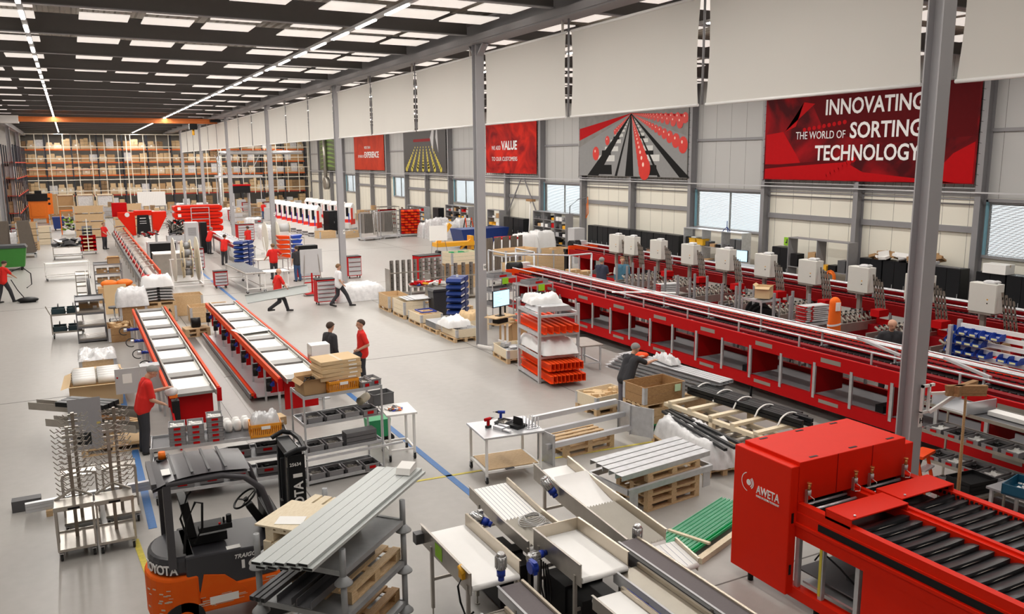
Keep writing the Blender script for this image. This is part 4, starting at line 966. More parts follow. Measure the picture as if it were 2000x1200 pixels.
# ---- belt conveyors in the middle foreground (they run towards the camera)
BELT = mat('white_belt', (.93, .92, .9), .5, var=.02); GRB = mat('dark_belt', (.13, .11, .115), .7, var=.1, scale=40); BEIGE = mat('sideplate_steel', (.6, .53, .43), .25, .6, var=.06)
MOT = mat('motor_silver', (.6, .6, .6), .25, .8); MBL = mat('motor_blue', (.01, .04, .35), .3)
def motor(t, p, d=(0, 0, 1), r=.07, L=.2):
    p = Vector(p); d = Vector(d).normalized(); m_ = M(MBL).c(p, p+d*.09, r*.85, n=14).c(p+d*-.06, p, r*.6, n=12)
    mo = m_.o('gearbox', t, 'blue gearbox'); m_ = M(MOT).c(p+d*.09, p+d*(.09+L*.8), r, n=18).c(p+d*(.09+L*.8), p+d*(.09+L), r, r*.6, n=18); 
    a = d.orthogonal().normalized()
    for i in range(10):
        v = Matrix.Rotation(2*pi*i/10, 3, d) @ a; m_.beam(p+d*.1+v*r, p+d*(.09+L*.75)+v*r, .008, .02, v)
    m_.bc(p+d*.17+a*(r+.02), (.07, .07, .07)); m_.o('motor', t, 'silver motor'); return mo
def conveyor(label, x0, x1, prof, side=.16, belt=BELT, lines=0, groove=False, walls=(1, 1), endwall=False, legs=True, below=.12, group=None, splate=None, ly=None):
    """belt running along y; prof = [(y, z), ...] of the belt surface"""
    t = thing('belt_conveyor', label, 'conveyor', ((x0+x1)/2, prof[0][0], 0)); ox, oy = (x0+x1)/2, prof[0][0]
    T = Matrix.Translation((-ox, -oy, 0)); sp_ = splate or STEEL
    for s_, x in ((0, x0), (1, x1)):
        if walls[s_] is None: continue
        w_ = side if walls[s_] == 1 else walls[s_]; m_ = M(sp_ if s_ == 0 else BEIGE); m_.T = T
        for (ya, za), (yb, zb) in zip(prof[:-1], prof[1:]):
            m_.pr([(ya, za-below), (yb, zb-below), (yb, zb+w_), (ya, za+w_)], x-.006, x+.006, 'x')
            m_.beam((x+(.012 if s_ else -.012), ya, za+w_), (x+(.012 if s_ else -.012), yb, zb+w_), .03, .006)
        m_.o('side_plate', t)
    m_ = M(belt); m_.T = T
    for (ya, za), (yb, zb) in zip(prof[:-1], prof[1:]):
        m_.pr([(ya, za-.03), (yb, zb-.03), (yb, zb), (ya, za)], x0+.01, x1-.01, 'x')
    yb, zb = prof[-1]; m_.c((x0+.01, yb, zb-.035), (x1-.01, yb, zb-.035), .035, n=14); yb, zb = prof[0]; m_.c((x0+.01, yb, zb-.035), (x1-.01, yb, zb-.035), .035, n=14)
    bo = m_.o('belt', t)
    if lines:
        m_ = M(mat('belt_gap', (.3, .33, .4), .7)); m_.T = T
        for i in range(1, lines):
            x = x0+(x1-x0)*i/lines; (ya, za), (yc_, zc) = prof[0], prof[1]; m_.pr([(ya, za), (yc_, zc), (yc_, zc+.002), (ya, za+.002)], x-.003, x+.003, 'x')
        m_.o('belt_lines', bo)
    if groove:
        m_ = M(mat('ribbed_sheet', (.62, .59, .53), .35, .4)); m_.T = T; (ya, za), (yb, zb) = prof[-2], prof[-1]; n = 11; w_ = (x1-x0-.02)/n
        for i in range(n):
            x = x0+.01+w_*i; m_.add([(x, ya, za+.002), (x+w_/2, ya, za+.04), (x+w_, ya, za+.002), (x, yb, zb+.002), (x+w_/2, yb, zb+.04), (x+w_, yb, zb+.002)], [(0,1,4,3), (1,2,5,4), (0,2,1), (3,4,5)])
        m_.o('ribbed_plate', t)
    if endwall: m_ = M(BEIGE); m_.T = T; m_.b(x0, x1, prof[0][0]-.005, prof[0][0]+.005, prof[0][1], prof[0][1]+side).o('end_wall', t)
    if legs:
        for (y, z) in (ly or [prof[0], prof[-1]]):
            for x in (x0+.0, x1-.0):
                m_ = M(STEEL); m_.T = T; m_.b(x-.02, x+.02, y-.14*(1 if y > prof[-1][0]+.1 else -1)-.02, y-.14*(1 if y > prof[-1][0]+.1 else -1)+.02, .12, z-.02).o('leg', t)
                m_ = M(STEEL); m_.T = T; yy = y-.14*(1 if y > prof[-1][0]+.1 else -1); m_.c((x, yy, .0), (x, yy, .14), .01).c((x, yy, 0), (x, yy, .012), .03).o('foot', t)
            m_ = M(STEEL); m_.T = T; yy = y-.14*(1 if y > prof[-1][0]+.1 else -1); m_.b(x0, x1, yy-.012, yy+.012, .5, .54).o('cross_bar', t)
    return t, T
t, T = conveyor('white belt conveyor with a green tag on its left plate, leftmost in the foreground', 3.72, 4.36, [(9.7, 1.0), (8.15, 1.0)], ly=[(9.5, 1.0), (8.1, 1.0)])
m_ = M(LIME); m_.T = T; m_.b(3.71, 3.713, 9.0, 9.22, .92, 1.1).o('green_tag', t); m_ = M(YEL); m_.T = T; m_.c((3.7, 8.3, 1.08), (3.7, 8.42, 1.14), .035).b(3.67, 3.72, 8.3, 8.4, 1.02, 1.1).o('emergency_switch', t, 'yellow pull switch')
m_ = M(BLACK); m_.T = T; m_.t([(3.69, 8.35, 1.02), (3.66, 8.4, .9), (3.68, 8.38, .7), (3.7, 8.25, .55), (3.72, 8.1, .7)], .013).o('cable', t); m_ = M(DGREY); m_.T = T; m_.b(3.6, 3.71, 9.6, 9.72, .92, 1.06).o('junction_box', t)
motor(t, (4.06-4.04, 8.05-9.7, 1.1), (0, 0, 1), .062, .2)
t, T = conveyor('white striped belt conveyor with grey cables on its ribbed end', 4.93, 5.56, [(10.8, .98), (9.75, .88), (8.95, .86)], side=.08, lines=10, groove=True, ly=[(10.6, .9), (9.1, .86)])
m_ = M(mat('cable_grey', (.5, .49, .48), .5)); m_.T = T
for cx, cy, r0 in ((5.28, 9.5, .2), (5.3, 9.15, .17)):
    for q in range(6): m_.t([(cx+(r0-.015*q+.01*sin(a*1.3+q))*cos(a*pi/10), cy+(r0*.9-.018*q)*sin(a*pi/10), .93+.015*q+.01*sin(a+q)) for a in range(22)], .008, 5)
    m_.o('tmp') if 0 else None
co = m_.o('cable_coils'); co.location = ((4.93+5.56)/2, 10.8, 0); tag(co, 'two coils of grey cable lying on the ribbed conveyor plate', 'cable')
motor(t, (4.82-5.245, 9.95-10.8, .82), (-.5, .5, .25), .07, .2)
t, T = conveyor('raised white belt tray conveyor between the ribbed conveyors', 4.95, 5.62, [(8.85, 1.0), (7.7, 1.0)], side=.17, endwall=True)
motor(t, (4.88-5.285, 8.5-8.85, .98), (-1, -.3, .1), .06, .18); m_ = M(BLACK); m_.T = T
for q in range(4): m_.t([(4.86, 8.5-.05*q, .9), (4.8+.02*q, 8.4-.05*q, .6), (4.85+.02*q, 8.35, .3), (4.95, 8.2, .15)], .012, 5)
m_.o('cables', t); m_ = M(MBL); m_.T = T; m_.bc((4.6, 8.25, .98), (.05, .14, .16)).c((4.55, 8.25, .98), (4.64, 8.25, .98), .08).o('blue_drive', t)
t, T = conveyor('long conveyor with white belt, curved guide and ribbed plate', 6.1, 6.72, [(10.9, 1.02), (10.1, .92), (8.36, .8)], side=.15, groove=False, ly=[(10.7, .95), (8.6, .78)])
m_ = M(MATS['ribbed_sheet']); m_.T = T; n = 12; w_ = .6/n
for i in range(n):
    x = 6.11+w_*i; m_.add([(x, 9.55, .89), (x+w_/2, 9.55, .93), (x+w_, 9.55, .89), (x, 8.36, .802), (x+w_/2, 8.36, .842), (x+w_, 8.36, .802)], [(0,1,4,3), (1,2,5,4), (0,2,1), (3,4,5)])
m_.o('ribbed_plate', t); m_ = M(BELT); m_.T = T
m_.grid(lambda u, v: (6.11+.6*u, 10.3-.78*v, 1.14-.26*v**.6*(1.0)+.0), 4, 8).o('curved_guide', t, 'white curved sheet')
motor(t, (6.02-6.41, 10.15-10.9, .95), (-.3, .3, .6), .075, .2)
t2, T = conveyor('short angled white belt with blue lines beside the green profiles', 6.3, 6.82, [(8.28, .79), (7.8, .7)], side=.05, lines=6, ly=[(8.2, .75)])
motor(t2, (6.22-6.56, 8.32-8.28, .86), (0, 0, 1), .06, .2)
t, T = conveyor('long dark belt conveyor running out at the bottom of the picture', 5.88, 6.16, [(8.25, 1.0), (4.0, 1.0)], side=.02, belt=GRB, splate=LGREY, ly=[(8.2, 1.0), (6.6, 1.0)])
m_ = M(DGREY); m_.T = T; m_.b(5.87, 6.18, 4.0, 8.2, .78, .95).o('side_trough', t)
t, T = conveyor('grey steel chute beside the long dark belt', 5.45, 5.8, [(7.75, .92), (4.0, .92)], side=.05, belt=mat('chute_steel', (.33, .3, .25), .3, .7), splate=LGREY, ly=[(7.2, .9)])
t, T = conveyor('dark belt conveyor starting under the leftmost white belt', 4.0, 4.3, [(8.0, .98), (4.0, .98)], side=.03, belt=GRB, splate=LGREY, ly=[(7.7, .95), (6.5, .95)])
t, T = conveyor('narrow white belt with clear trays at the bottom edge', 4.95, 5.35, [(7.45, .85), (4.0, .85)], side=.06, ly=[(7.2, .8), (6.4, .85)])
m_ = M(MATS['motor_blue']); m_.T = T; m_.b(5.37, 5.4, 4.0, 7.4, .84, .9).o('blue_guide', t)
t, T = conveyor('lowest steel chute at the bottom left of the conveyors', 3.62, 3.9, [(7.65, .9), (4.0, .9)], side=.05, belt=MATS['chute_steel'], splate=LGREY, ly=[(7.4, .9)])
# dark machinery underneath
for x, y, l_ in ((5.28, 8.25, 'under the white tray conveyor'), (4.75, 9.4, 'under the striped conveyor')):
    o = M(BLACK).b(-.25, .25, -.45, .45, .1, .62).b(-.28, .28, -.1, .1, .3, .66).b(-.2, -.15, -.4, -.35, 0, .1).b(.15, .2, -.4, -.35, 0, .1).b(-.2, -.15, .35, .4, 0, .1).b(.15, .2, .35, .4, 0, .1).o('drive_cabinet'); o.location = (x, y, 0); tag(o, 'black drive cabinet '+l_, 'cabinet')
# cardboard on the floor by the conveyors
o = M(CARDL).b(-.25, .25, -.35, .35, 0, .02).o('cardboard_sheet'); o.location = (6.0, 11.2, .0); o.rotation_euler.z = .3; tag(o, 'flattened cardboard sheet on the floor between the conveyors', 'cardboard')
# ---- green profiles on the floor
for i in range(9):
    o = profile('green plastic strip, %s from the front in the bundle by the red machine' % ('first', 'second', 'third', 'fourth', 'fifth', 'sixth', 'seventh', 'eighth', 'ninth')[i], (8.5-.03*i, 9.27+.066*i, .095), .36, 'green plastic strips on the floor', kind='C', ln=2.6, wd=.06, h=.05, t_=.01, m='white')
    if i == 0:
        gm = mat('green_strip', (.02, .5, .2), .45); gl = mat('pale_green_strip', (.25, .62, .42), .4); base = o.data
        g1 = base.copy(); g1.materials.clear(); g1.materials.append(gl); g0 = base.copy(); g0.materials.clear(); g0.materials.append(gm)
    o.data = g0 if i == 0 else g1
o = M(PALE).b(-1.1, 1.1, -.05, .05, 0, .09).o('timber_beam'); o.location = (8.75, 9.2, 0); o.rotation_euler.z = .36; tag(o, 'pale timber beam under the green strips', 'timber')
o = M(PALE).b(-1.1, 1.1, -.05, .05, 0, .09).o('timber_beam'); o.location = (8.45, 9.75, 0); o.rotation_euler.z = .36; tag(o, 'second pale timber beam under the far side of the green strips', 'timber')
o = M(PALE).b(-.03, .03, -.36, .36, 0, .03).o('timber_batten'); o.location = (7.95, 9.33, .142); o.rotation_euler.z = .36; tag(o, 'short pale batten strapped across the green strips', 'timber')
# ---- white bench with tools
tb = table('white framed work table with a grey steel top, drill and chargers on it', (6.9, 13.45, 0), -.1, None, l=1.2, d=1.0, h=.9, top='galv', leg='white', under='ply')
def drill(label, loc, rz, c=RED, s_=1):
    t = thing('cordless_drill', label, 'drill', loc, rz); M(c).c((-.09, 0, .17), (.05, 0, .17), .032, n=12).b(-.03, .02, -.018, .018, .03, .16).o('body', t); M(BLACK).c((.05, 0, .17), (.1, 0, .17), .022, .012).c((.1, 0, .17), (.15, 0, .17), .004).o('chuck', t)
    M(BLACK).b(-.06, .05, -.03, .03, 0, .045).o('battery', t); t.scale = (s_,)*3; return t
drill('red cordless drill standing on the grey steel table', (6.6, 13.55, .9), .3); drill('blue cordless drill on the far side of the grey steel table', (7.0, 13.83, .9), 2.6, MBL)
for i, (x, y) in enumerate(((6.72, 13.35), (6.85, 13.4), (6.8, 13.15))): o = M(ALU).bc((0, 0, .03), (.09, .24 if i < 2 else .16, .06 if i < 2 else .02), .3).o('alloy_block'); o.location = (x, y, .9); tag(o, 'aluminium block on the steel table, %s' % ('nearest the red drill', 'between the red drill and the black tray', 'flat one at the front')[i], 'metal block')
ebox('grey tray of silver parts on the steel table', (6.95, 13.6, .9), .5, None, l=.3, d=.22, h=.07, c='dark', red=False)
o = M(BLACK).pr([(-.13, 0), (.13, 0), (.13, .06), (.02, .06), (.0, .2), (-.02, .06), (-.13, .06)], -.12, .12, 'y').o('tool_caddy'); o.location = (7.1, 13.3, .9); o.rotation_euler.z = .3; tag(o, 'black plastic tool caddy on the steel table', 'tool caddy')
for i in range(12):
    x, y = 7.22+.07*(i % 4), 13.1+.11*(i//4)
    o = M(ALU).c((0, 0, .0), (0, 0, .012), .035, n=12).c((0, 0, 0), (0, 0, .2), .008, n=6).o('levelling_foot'); o.location = (x, y, .9); tag(o, 'upright steel levelling foot with a long threaded stem on the table', 'machine foot', 'steel levelling feet on the table')
o = M(BLACK).b(-.09, .09, -.03, .03, 0, .01).o('black_plate'); o.location = (6.75, 12.98, .255); tag(o, 'small black plate on the plywood under the steel table', 'plate')
# ---- galvanised frames on pallets
def frame_sections(label, x, y, z, rz, ln, w_, plates=True):
    t = thing('galvanised_stand', label, 'steel frame', (x, y, z), rz)
    for s_ in (-1, 1): M(GALV).pr([(s_*w_/2-.03, 0), (s_*w_/2+.03, 0), (s_*w_/2+.03, .01), (s_*w_/2-.02, .01), (s_*w_/2-.02, .09), (s_*w_/2+.03, .09), (s_*w_/2+.03, .1), (s_*w_/2-.03, .1)], -ln/2, ln/2, 'x').o('side_rail', t)
    for s_ in (-1, 1): M(GALV).b(s_*ln/2-.02, s_*ln/2+.02, -w_/2, w_/2, 0, .1).o('end_rail', t)
    if plates:
        for s_ in (-1, 1):
            for q in (-1, 1): M(GALV).b(s_*(ln/2-.13)-.09, s_*(ln/2-.13)+.09, q*w_/2-.01, q*w_/2+.01, -.28, 0).o('bracket', t)
    return t
P1 = (8.87, 13.8)
for i in range(2): eur((P1[0], P1[1]+.15, .144*i), .08, 'wooden pallet below the long galvanised frames, %s of two' % ('lower', 'upper')[i], 1.25, .8, 'pine')
for k in range(3):
    z = .33+.2*k
    o = M(ALU).b(-1.1, 1.1, -.015, .015, 0, .1).b(-1.1, 1.1, .015, .07, .09, .1).o('frame_rail'); o.location = (8.85, 13.42+.3*k, z); o.rotation_euler.z = .09; tag(o, 'long galvanised rail over the double pallet, %s' % ('front one', 'middle one', 'rear one')[k], 'steel rail')
for i, (x, y, rz) in enumerate(((7.85, 13.5, .1), (9.95, 13.75, .1), (10.0, 13.3, .5))):
    o = M(GALV).b(-.01, .01, -.26, .26, 0, .62).b(-.05, .0, -.26, -.25, 0, .62).b(-.05, 0, .25, .26, 0, .62).o('end_plate'); o.location = (x, y, (0, .22, .24)[i]); o.rotation_euler.z = rz; tag(o, 'galvanised end plate of the long frame, %s' % ('by the steel table', 'at the worker side', 'lowest corner')[i], 'steel plate')
for i in range(4): eur((8.72, 11.1, .144*i if i < 3 else .144*3+.1), .12, 'wooden pallet in the stack carrying grey profiles, %s' % ('bottom one', 'second', 'third', 'topmost above the frame')[i], 1.25, .8, 'pine', None)
frame_sections('galvanised frame resting on three pallets under the grey profiles', 8.6, 11.15, .433, .12, 2.0, 1.0)
for i in range(5):
    profile('%s of five wide galvanised channels on the pallet stack' % ('front', 'second', 'middle', 'fourth', 'rear')[i], (8.6, 10.78+.19*i, .68), .12, None, kind='U', ln=2.1, wd=.16, h=.09, t_=.006, m='galv')
# ================================================================ MIDDLE OF THE HALL
V = Vector
# ---- the two roller frames with white trays
def tray_frame(label, x0, x1, ya, yb, motors, low=True):
    t = thing('conveyor_frame', label, 'conveyor', (0, 0, 0)); z = 1.0
    for x, s_ in ((x0, 1), (x1, -1)):
        M(ORED).pr([(x-.03, z-.14), (x+.03, z-.14), (x+.03, z-.12), (x-.01*s_, z-.12), (x-.01*s_, z), (x+.03, z), (x+.03, z+.02), (x-.03, z+.02)], ya, yb, 'y').o('orange_rail', t)
        M(STEEL).b(x+s_*.1-.015, x+s_*.1+.015, ya-.35, yb-.1, z-.06, z+.05).o('steel_rail', t)
        M(BLACK).b(x+s_*.06-.01, x+s_*.06+.01, ya, yb, z-.1, z-.02).o('chain_guide', t)
    n = int((yb-ya)/1.62)
    for i in range(n+1):
        y = ya+.1+(yb-ya-.3)*i/n
        M(mat('dull_steel', (.3, .29, .28), .45, .5)).b(x0+.1, x1-.1, y-.22, y+.2, z-.08, z-.02).o('cross_plate', t)
        if i < n: M(PAPER).b(x0+.13, x1-.13, y+.24, y+1.3, z-.07, z-.05).b(x0+.13, x0+.14, y+.24, y+1.3, z-.05, z-.0).b(x1-.14, x1-.13, y+.24, y+1.3, z-.05, z).o('white_tray', t)
        for x in (x0, x1): M(GALV).b(x-.025, x+.025, y, y+.05, .0, z-.14).o('leg', t)
        M(RED).b(x0+.12, x1-.12, y+.02, y+.05, .2, z-.1).o('red_partition', t)
        if motors and i < n:
            yy = y+.45; mo = M(MBL).c((x0-.14, yy, z-.26), (x0-.02, yy, z-.26), .07, n=12).o('gearbox', t); M(BLACK).c((x0-.14, yy, z-.42), (x0-.14, yy, z-.2), .07, n=12).b(x0-.2, x0-.08, yy-.05, yy+.05, z-.2, z-.1).o('motor', t)
    if low:
        M(ORED).b(x0-.34, x0-.28, ya+1.8, yb-1.4, .16, .24).m(DSTEEL).b(x0-.38, x0-.34, ya+1.8, yb-1.4, .1, .22).m(RED).b(x0-.28, x0-.22, ya+1.8, yb-1.4, .1, .2).o('lower_rail', t)
        M(ALU).b(x0-.2, x1, ya+1.8, yb-1.4, .1, .12).o('floor_tray', t)
    for x in (x0, x1): M(RED).b(x-.05, x+.05, ya-.06, ya-.01, z-.3, z+.0).o('end_bracket', t)
    return t
tray_frame('orange railed conveyor frame with white trays, left of the two, beside the worker', 1.5, 2.5, 18.7, 30.4, 0, low=False)
tray_frame('orange railed conveyor frame with blue motors along its left side', 3.85, 4.87, 18.8, 30.4, 1)
for i in range(4):
    p_ = G(248+14*i, 645+22*i, .8)
    t = thing('blue_cylinder_unit', 'blue pneumatic cylinder with a hose loop, %s along the left conveyor frame' % ('farthest', 'second farthest', 'second nearest', 'nearest')[i], 'cylinder', (p_.x, p_.y, 0), 0, 'blue cylinders beside the left conveyor')
    M(MBL).c((0, 0, .8), (.34, 0, .8), .045, n=10).m(ALU).c((-.1, 0, .8), (0, 0, .8), .055, n=10).o('cylinder', t); M(BLACK).t([(-.08+.14*cos(a*pi/8), -.06+.1*sin(a*pi/8), .78+.1*sin(a*pi/8)) for a in range(14)], .014, 6).o('hose', t); M(GALV).b(.3, .36, -.03, .03, 0, .86).o('stand', t)
o = M(PAPER).b(-.35, .35, -.25, .25, 0, .006).o('white_sheet'); o.location = G(490, 645, 1.03); o.rotation_euler.z = .2; tag(o, 'white cover sheet lying on the right conveyor frame', 'sheet'); o.scale = (1.3, 1.6, 1)
# steel floor plate lane between the frames
struct(M(mat('steel_floor_plate', (.2, .18, .17), .35, .5)).b(2.85, 3.3, 17.5, 31, .002, .008).o('trim_150'), 'dark steel plate strip on the floor between the conveyors')
# control box of the left frame next to the worker
t = thing('motor_unit', 'black motor column with orange guard at the near end of the left conveyor', 'machine', (1.55, 18.25, 0)); M(BLACK).b(-.07, .08, -.08, .12, .1, .95).o('column', t); M(RED).b(-.02, .02, -.55, -.1, .02, .06).beam((0, -.5, .05), (-.1, .15, 1.0), .04, .04).o('guard', t); M(FILM).sph((-.05, .1, 1.12), .14, .14, .1).o('film_wrap', t); M(ORANGE).b(-.1, .06, .0, .1, 1.0, 1.06).o('orange_block', t)
# ---- people
A = dict
person('worker in a red shirt and glasses looking down at the left conveyor', (.9, 17.95, 0), -82, lean=13, head=(42, 0), hair=HAIRG, sc_=1.05, belly=.07, arms=A(l=((-.05, .1, -.27), (.06, .3, .05)), r=((.04, .02, -.3), (-.06, .2, -.12))), vox=.014)
person('man in a red shirt with one foot raised, talking to the man in black', (6.42, 20.66, 0), 82, lean=2, head=(-4, 8), hair=HAIRD, sc_=1.02, arms=A(l=((-.1, -.1, -.26), (.1, .2, -.12)), r=((.1, -.06, -.27), (-.06, .16, -.2))), legs=A(l=((-.12, .34, .82), (-.12, .3, .38))), vox=.014)
M(GREYP).b(-.2, .2, -.15, .15, 0, .3)
o = tag(M(GREYP).b(-.2, .2, -.15, .15, 0, .28).b(-.22, .22, -.17, .17, .28, .3).o('step_box'), 'grey step under the raised foot of the man in red', 'step'); o.location = (6.02, 20.76, 0)
person('man in a black jacket standing behind the white control cabinet', (5.63, 20.9, 0), -70, shirt=SHB, tro=TROG, hair=HAIRD, sleeve='long', head=(4, 10), vox=.016)
person('bald worker in red walking with a long steel profile under his arm', (6.83, 32.75, 0), -80, lean=6, hair=HAIRB, bald=True, arms=A(r=((.1, .12, -.28), (-.02, .14, -.2)), l=((-.08, -.1, -.28), (0, .05, -.25))), legs=A(l=((-.1, .3, .5), (-.1, .42, .1)), r=((.1, .02, .48), (.1, -.42, .22))), vox=.02)
profile('long grey steel profile carried by the walking worker', (6.75, 32.35, .82), .25, None, kind='C', ln=2.6, wd=.34, h=.09, t_=.008, m='pale').rotation_euler = (1.1, -.05, .25)
person('man in a white shirt and dark trousers walking past the column', (9.32, 32.9, 0), -84, shirt=SHW, hair=HAIRB, arms=A(r=((.08, -.06, -.28), (-.02, .16, -.2)), l=((-.07, .08, -.27), (0, .2, -.14))), legs=A(r=((.1, .28, .5), (.1, .44, .1)), l=((-.1, -.02, .5), (-.1, -.32, .16))), vox=.02)
person('broad worker in red seen from behind with a hand on his hip', (8.75, 42.5, 0), 10, hair=HAIRB, sc_=1.02, arms=A(r=((.26, .02, -.2), (-.14, .06, -.18)), l=((-.12, .05, -.28), (-.04, .18, -.14))), belly=.03, vox=.024)
person('man in a dark shirt and jeans standing by the red tool cabinet', (9.6, 41.1, 0), 18, shirt=SHB, tro=JEAN, hair=HAIRD, vox=.024)
person('worker in red reaching out to the steel rack table', (7.5, 49.9, 0), -40, lean=14, hair=HAIRD, arms=A(l=((-.02, .26, -.1), (0, .26, -.06)), r=((.0, .24, -.14), (0, .26, -.04))), vox=.026)
person('worker in red seen from behind beside the far cable reels', (9.9, 55.5, 0), 30, hair=HAIRD, arms=A(r=((.04, .24, -.14), (0, .24, 0))), vox=.026)
person('worker in red bending over the far red conveyor rail', (7.6, 56.5, 0), -60, lean=22, hair=HAIRG, arms=A(r=((0, .26, -.12), (0, .2, -.12)), l=((0, .24, -.14), (0, .2, -.1))), vox=.028)
person('worker in a red shirt and jeans far back beside a column', (17.4, 88.0, 0), 20, tro=JEAN, hair=HAIRD, vox=.03)
person('worker in red standing in the aisle with hands in front of him', (1.75, 63.5, 0), -128, hair=HAIRB, arms=A(r=((.04, .12, -.26), (-.08, .18, -.16)), l=((-.04, .12, -.26), (.08, .18, -.16))), sc_=1.04, vox=.026)
person('worker in red vacuuming the floor at the left edge', (-2.92, 41.1, 0), -50, lean=8, head=(30, 0), hair=HAIRD, sc_=1.03, arms=A(r=((.04, .18, -.24), (-.05, .2, -.14)), l=((-.04, .14, -.26), (.1, .2, -.1))), legs=A(r=((.12, .2, .5), (.14, .3, .09)), l=((-.11, -.05, .5), (-.12, -.18, .09))), vox=.024)
t = thing('vacuum_cleaner', 'black floor cleaning head with a hose beside the worker at the left edge', 'vacuum cleaner', (-2.05, 40.9, 0)); M(BLACK).sph((0, 0, .1), .42, .3, .12, 14).b(-.3, .3, -.2, .2, .0, .1).o('head', t); M(BLACK).t([(-.1, 0, .15), (-.35, .05, .55), (-.55, .1, 1.0)], .02).o('tube', t); M(BLACK).t([(-.5, .1, 1.35), (-.1, .2, 1.5), (.2, .2, 1.2), (.2, .1, .75), (0, .1, .6)], .025).o('hose', t)
person('worker in a black t-shirt leaning over the steel profiles, seen from behind', (10.9, 15.15, 0), -75, shirt=SHB, tro=TROG, hair=HAIRG, lean=26, head=(25, -10), sc_=1.0, arms=A(r=((.06, .22, -.12), (.0, .26, .02)), l=((.0, .26, -.1), (.05, .24, .02))), vox=.014)
M(ORANGE)
person('grey haired man in a dark polo shirt holding papers beside the man in teal', (18.85, 28.0, 0), -60, shirt=SHN, tro=JEAN, hair=HAIRG, sc_=1.1, arms=A(r=((.03, .08, -.26), (0, .24, .0)), l=((-.03, .12, -.26), (.1, .22, .02))), vox=.02)
person('man in a teal sweater talking to the grey haired man', (19.7, 27.75, 0), 150, shirt=SHT, tro=TROG, sc_=1.1, sleeve='long', hair=HAIRB, vox=.02)
o = M(PAPER).b(-.1, .1, -.002, .002, 0, .28).o('paper_sheet'); o.location = (19.35, 27.8, 1.25); o.rotation_euler = (0, .3, .5); tag(o, 'white papers in the hand of the grey haired man', 'paper')
person('seated worker in red with grey hair behind the long red machine', (17.2, 25.95, -.35), 30, hair=HAIRG, arms=A(l=((-.04, .2, -.2), (0, .22, 0)), r=((.04, .2, -.2), (0, .22, 0))), legs=A(l=((-.14, .42, .88), (-.14, .42, .44)), r=((.14, .42, .88), (.14, .42, .44))), vox=.02)
person('worker in red almost hidden between the white control cabinets', (23.6, 31.2, 0), 150, hair=HAIRD, vox=.026)
person('bald man in a black jacket with glasses behind the long red machine', (17.55, 13.35, 0), 150, shirt=SHB, bald=True, sc_=1.12, sleeve='long', head=(14, 0), vox=.018)
person('worker in red bent over the bench with blue bins', (18.75, 10.9, 0), 60, hair=HAIRB, lean=25, head=(25, 0), arms=A(l=((-.1, .22, -.16), (.08, .22, -.05)), r=((.1, .22, -.16), (-.08, .22, -.05))), vox=.018)
person('worker in red at the far shelves under the yellow fruit banner', (26.0, 70.4, 0), 120, hair=HAIRD, vox=.03)
# ---- white control cabinet by the talking men
t = thing('control_cabinet', 'white control cabinet next to the man in the black jacket', 'cabinet', (5.13, 20.2, 0)); M(WHITE).b(-.22, .25, -.18, .2, .85, 1.4).o('housing', t, bev=.01); M(STEEL).b(-.23, -.22, -.18, .2, .87, 1.38).o('side_plate', t); M(GALV).b(-.05, .05, -.05, .05, 0, .85).b(-.2, .2, -.2, .2, 0, .02).o('stand', t)
# ---- shelf trolley left (grey stacking boxes, orange crate)
S1 = shelfcart('low grey shelf trolley behind the forklift with grey boxes and an orange crate', (2.0, 15.2, 0), -.1, None, l=2.3, d=.75, h=1.05, n=3, mt='galv', solid='dark')
for i, (dx, n_) in enumerate(((-.72, 4), (-.42, 4), (-.1, 5))):
    for k in range(n_): ebox('grey stacking box with red grip, %s from the bottom in the %s stack' % (('first', 'second', 'third', 'fourth', 'fifth')[k], ('left', 'middle', 'right')[i]), (2.0+dx, 15.02-dx*.1+(.0), 1.005+.095*k), -.1, 'grey boxes with red grips behind the forklift', l=.27, d=.38, h=.095, c='grey', fill='white' if k == n_-1 else None)
def vent_crate(label, loc, rz, l=.6, d=.4, h=.26):
    t = thing('ventilated_crate', label, 'crate', loc, rz); m_ = M(mat('crate_orange_yellow', (.85, .33, .02), .45)).b(-l/2, l/2, -d/2, d/2, 0, .012)
    for z in (0, h-.05): m_.b(-l/2, l/2, -d/2, -d/2+.012, z, z+.05).b(-l/2, l/2, d/2-.012, d/2, z, z+.05).b(-l/2, -l/2+.012, -d/2, d/2, z, z+.05).b(l/2-.012, l/2, -d/2, d/2, z, z+.05)
    n = 16
    for i in range(n+1):
        x = -l/2+(l-.016)*i/n; m_.b(x, x+.016, -d/2, -d/2+.012, .04, h-.04).b(x, x+.016, d/2-.012, d/2, .04, h-.04)
    for i in range(n//2+1):
        y = -d/2+(d-.016)*i/(n//2); m_.b(-l/2, -l/2+.012, y, y+.016, .04, h-.04).b(l/2-.012, l/2, y, y+.016, .04, h-.04)
    m_.o('lattice', t); M(PAPER).b(-.08, .08, -d/2-.004, -d/2, h*.6, h*.85).o('tag_card', t); return t
vent_crate('orange yellow ventilated crate with a white film bag, behind the forklift', (2.75, 14.95, 1.005), -.1, .55, .42, .24)
wrapped('white film bag bulging out of the orange yellow crate', (2.75, 14.95, 1.18), 0, None, l=.48, d=.36, h=.2, m='film', seed=3)
carton('open cardboard box on the grey shelf trolley next to the spools', (2.95, 15.4, 1.005), .15, None, l=.5, d=.3, h=.16, c='light')
for i in range(9):
    x, y = 2.0+.16*(i % 5)+.02, 15.38+.18*(i//5)
    o = M(WHITE).lathe([(0, 0), (.06, 0), (.068, .05), (.068, .14), (.05, .2), (0, .2)], (0, 0, 0), 14).o('white_spool'); o.location = (x, y, 1.005); tag(o, 'white plastic spool standing in the cluster behind the grey boxes', 'spool', 'white spools on the grey shelf trolley')
rr = random.Random(11)
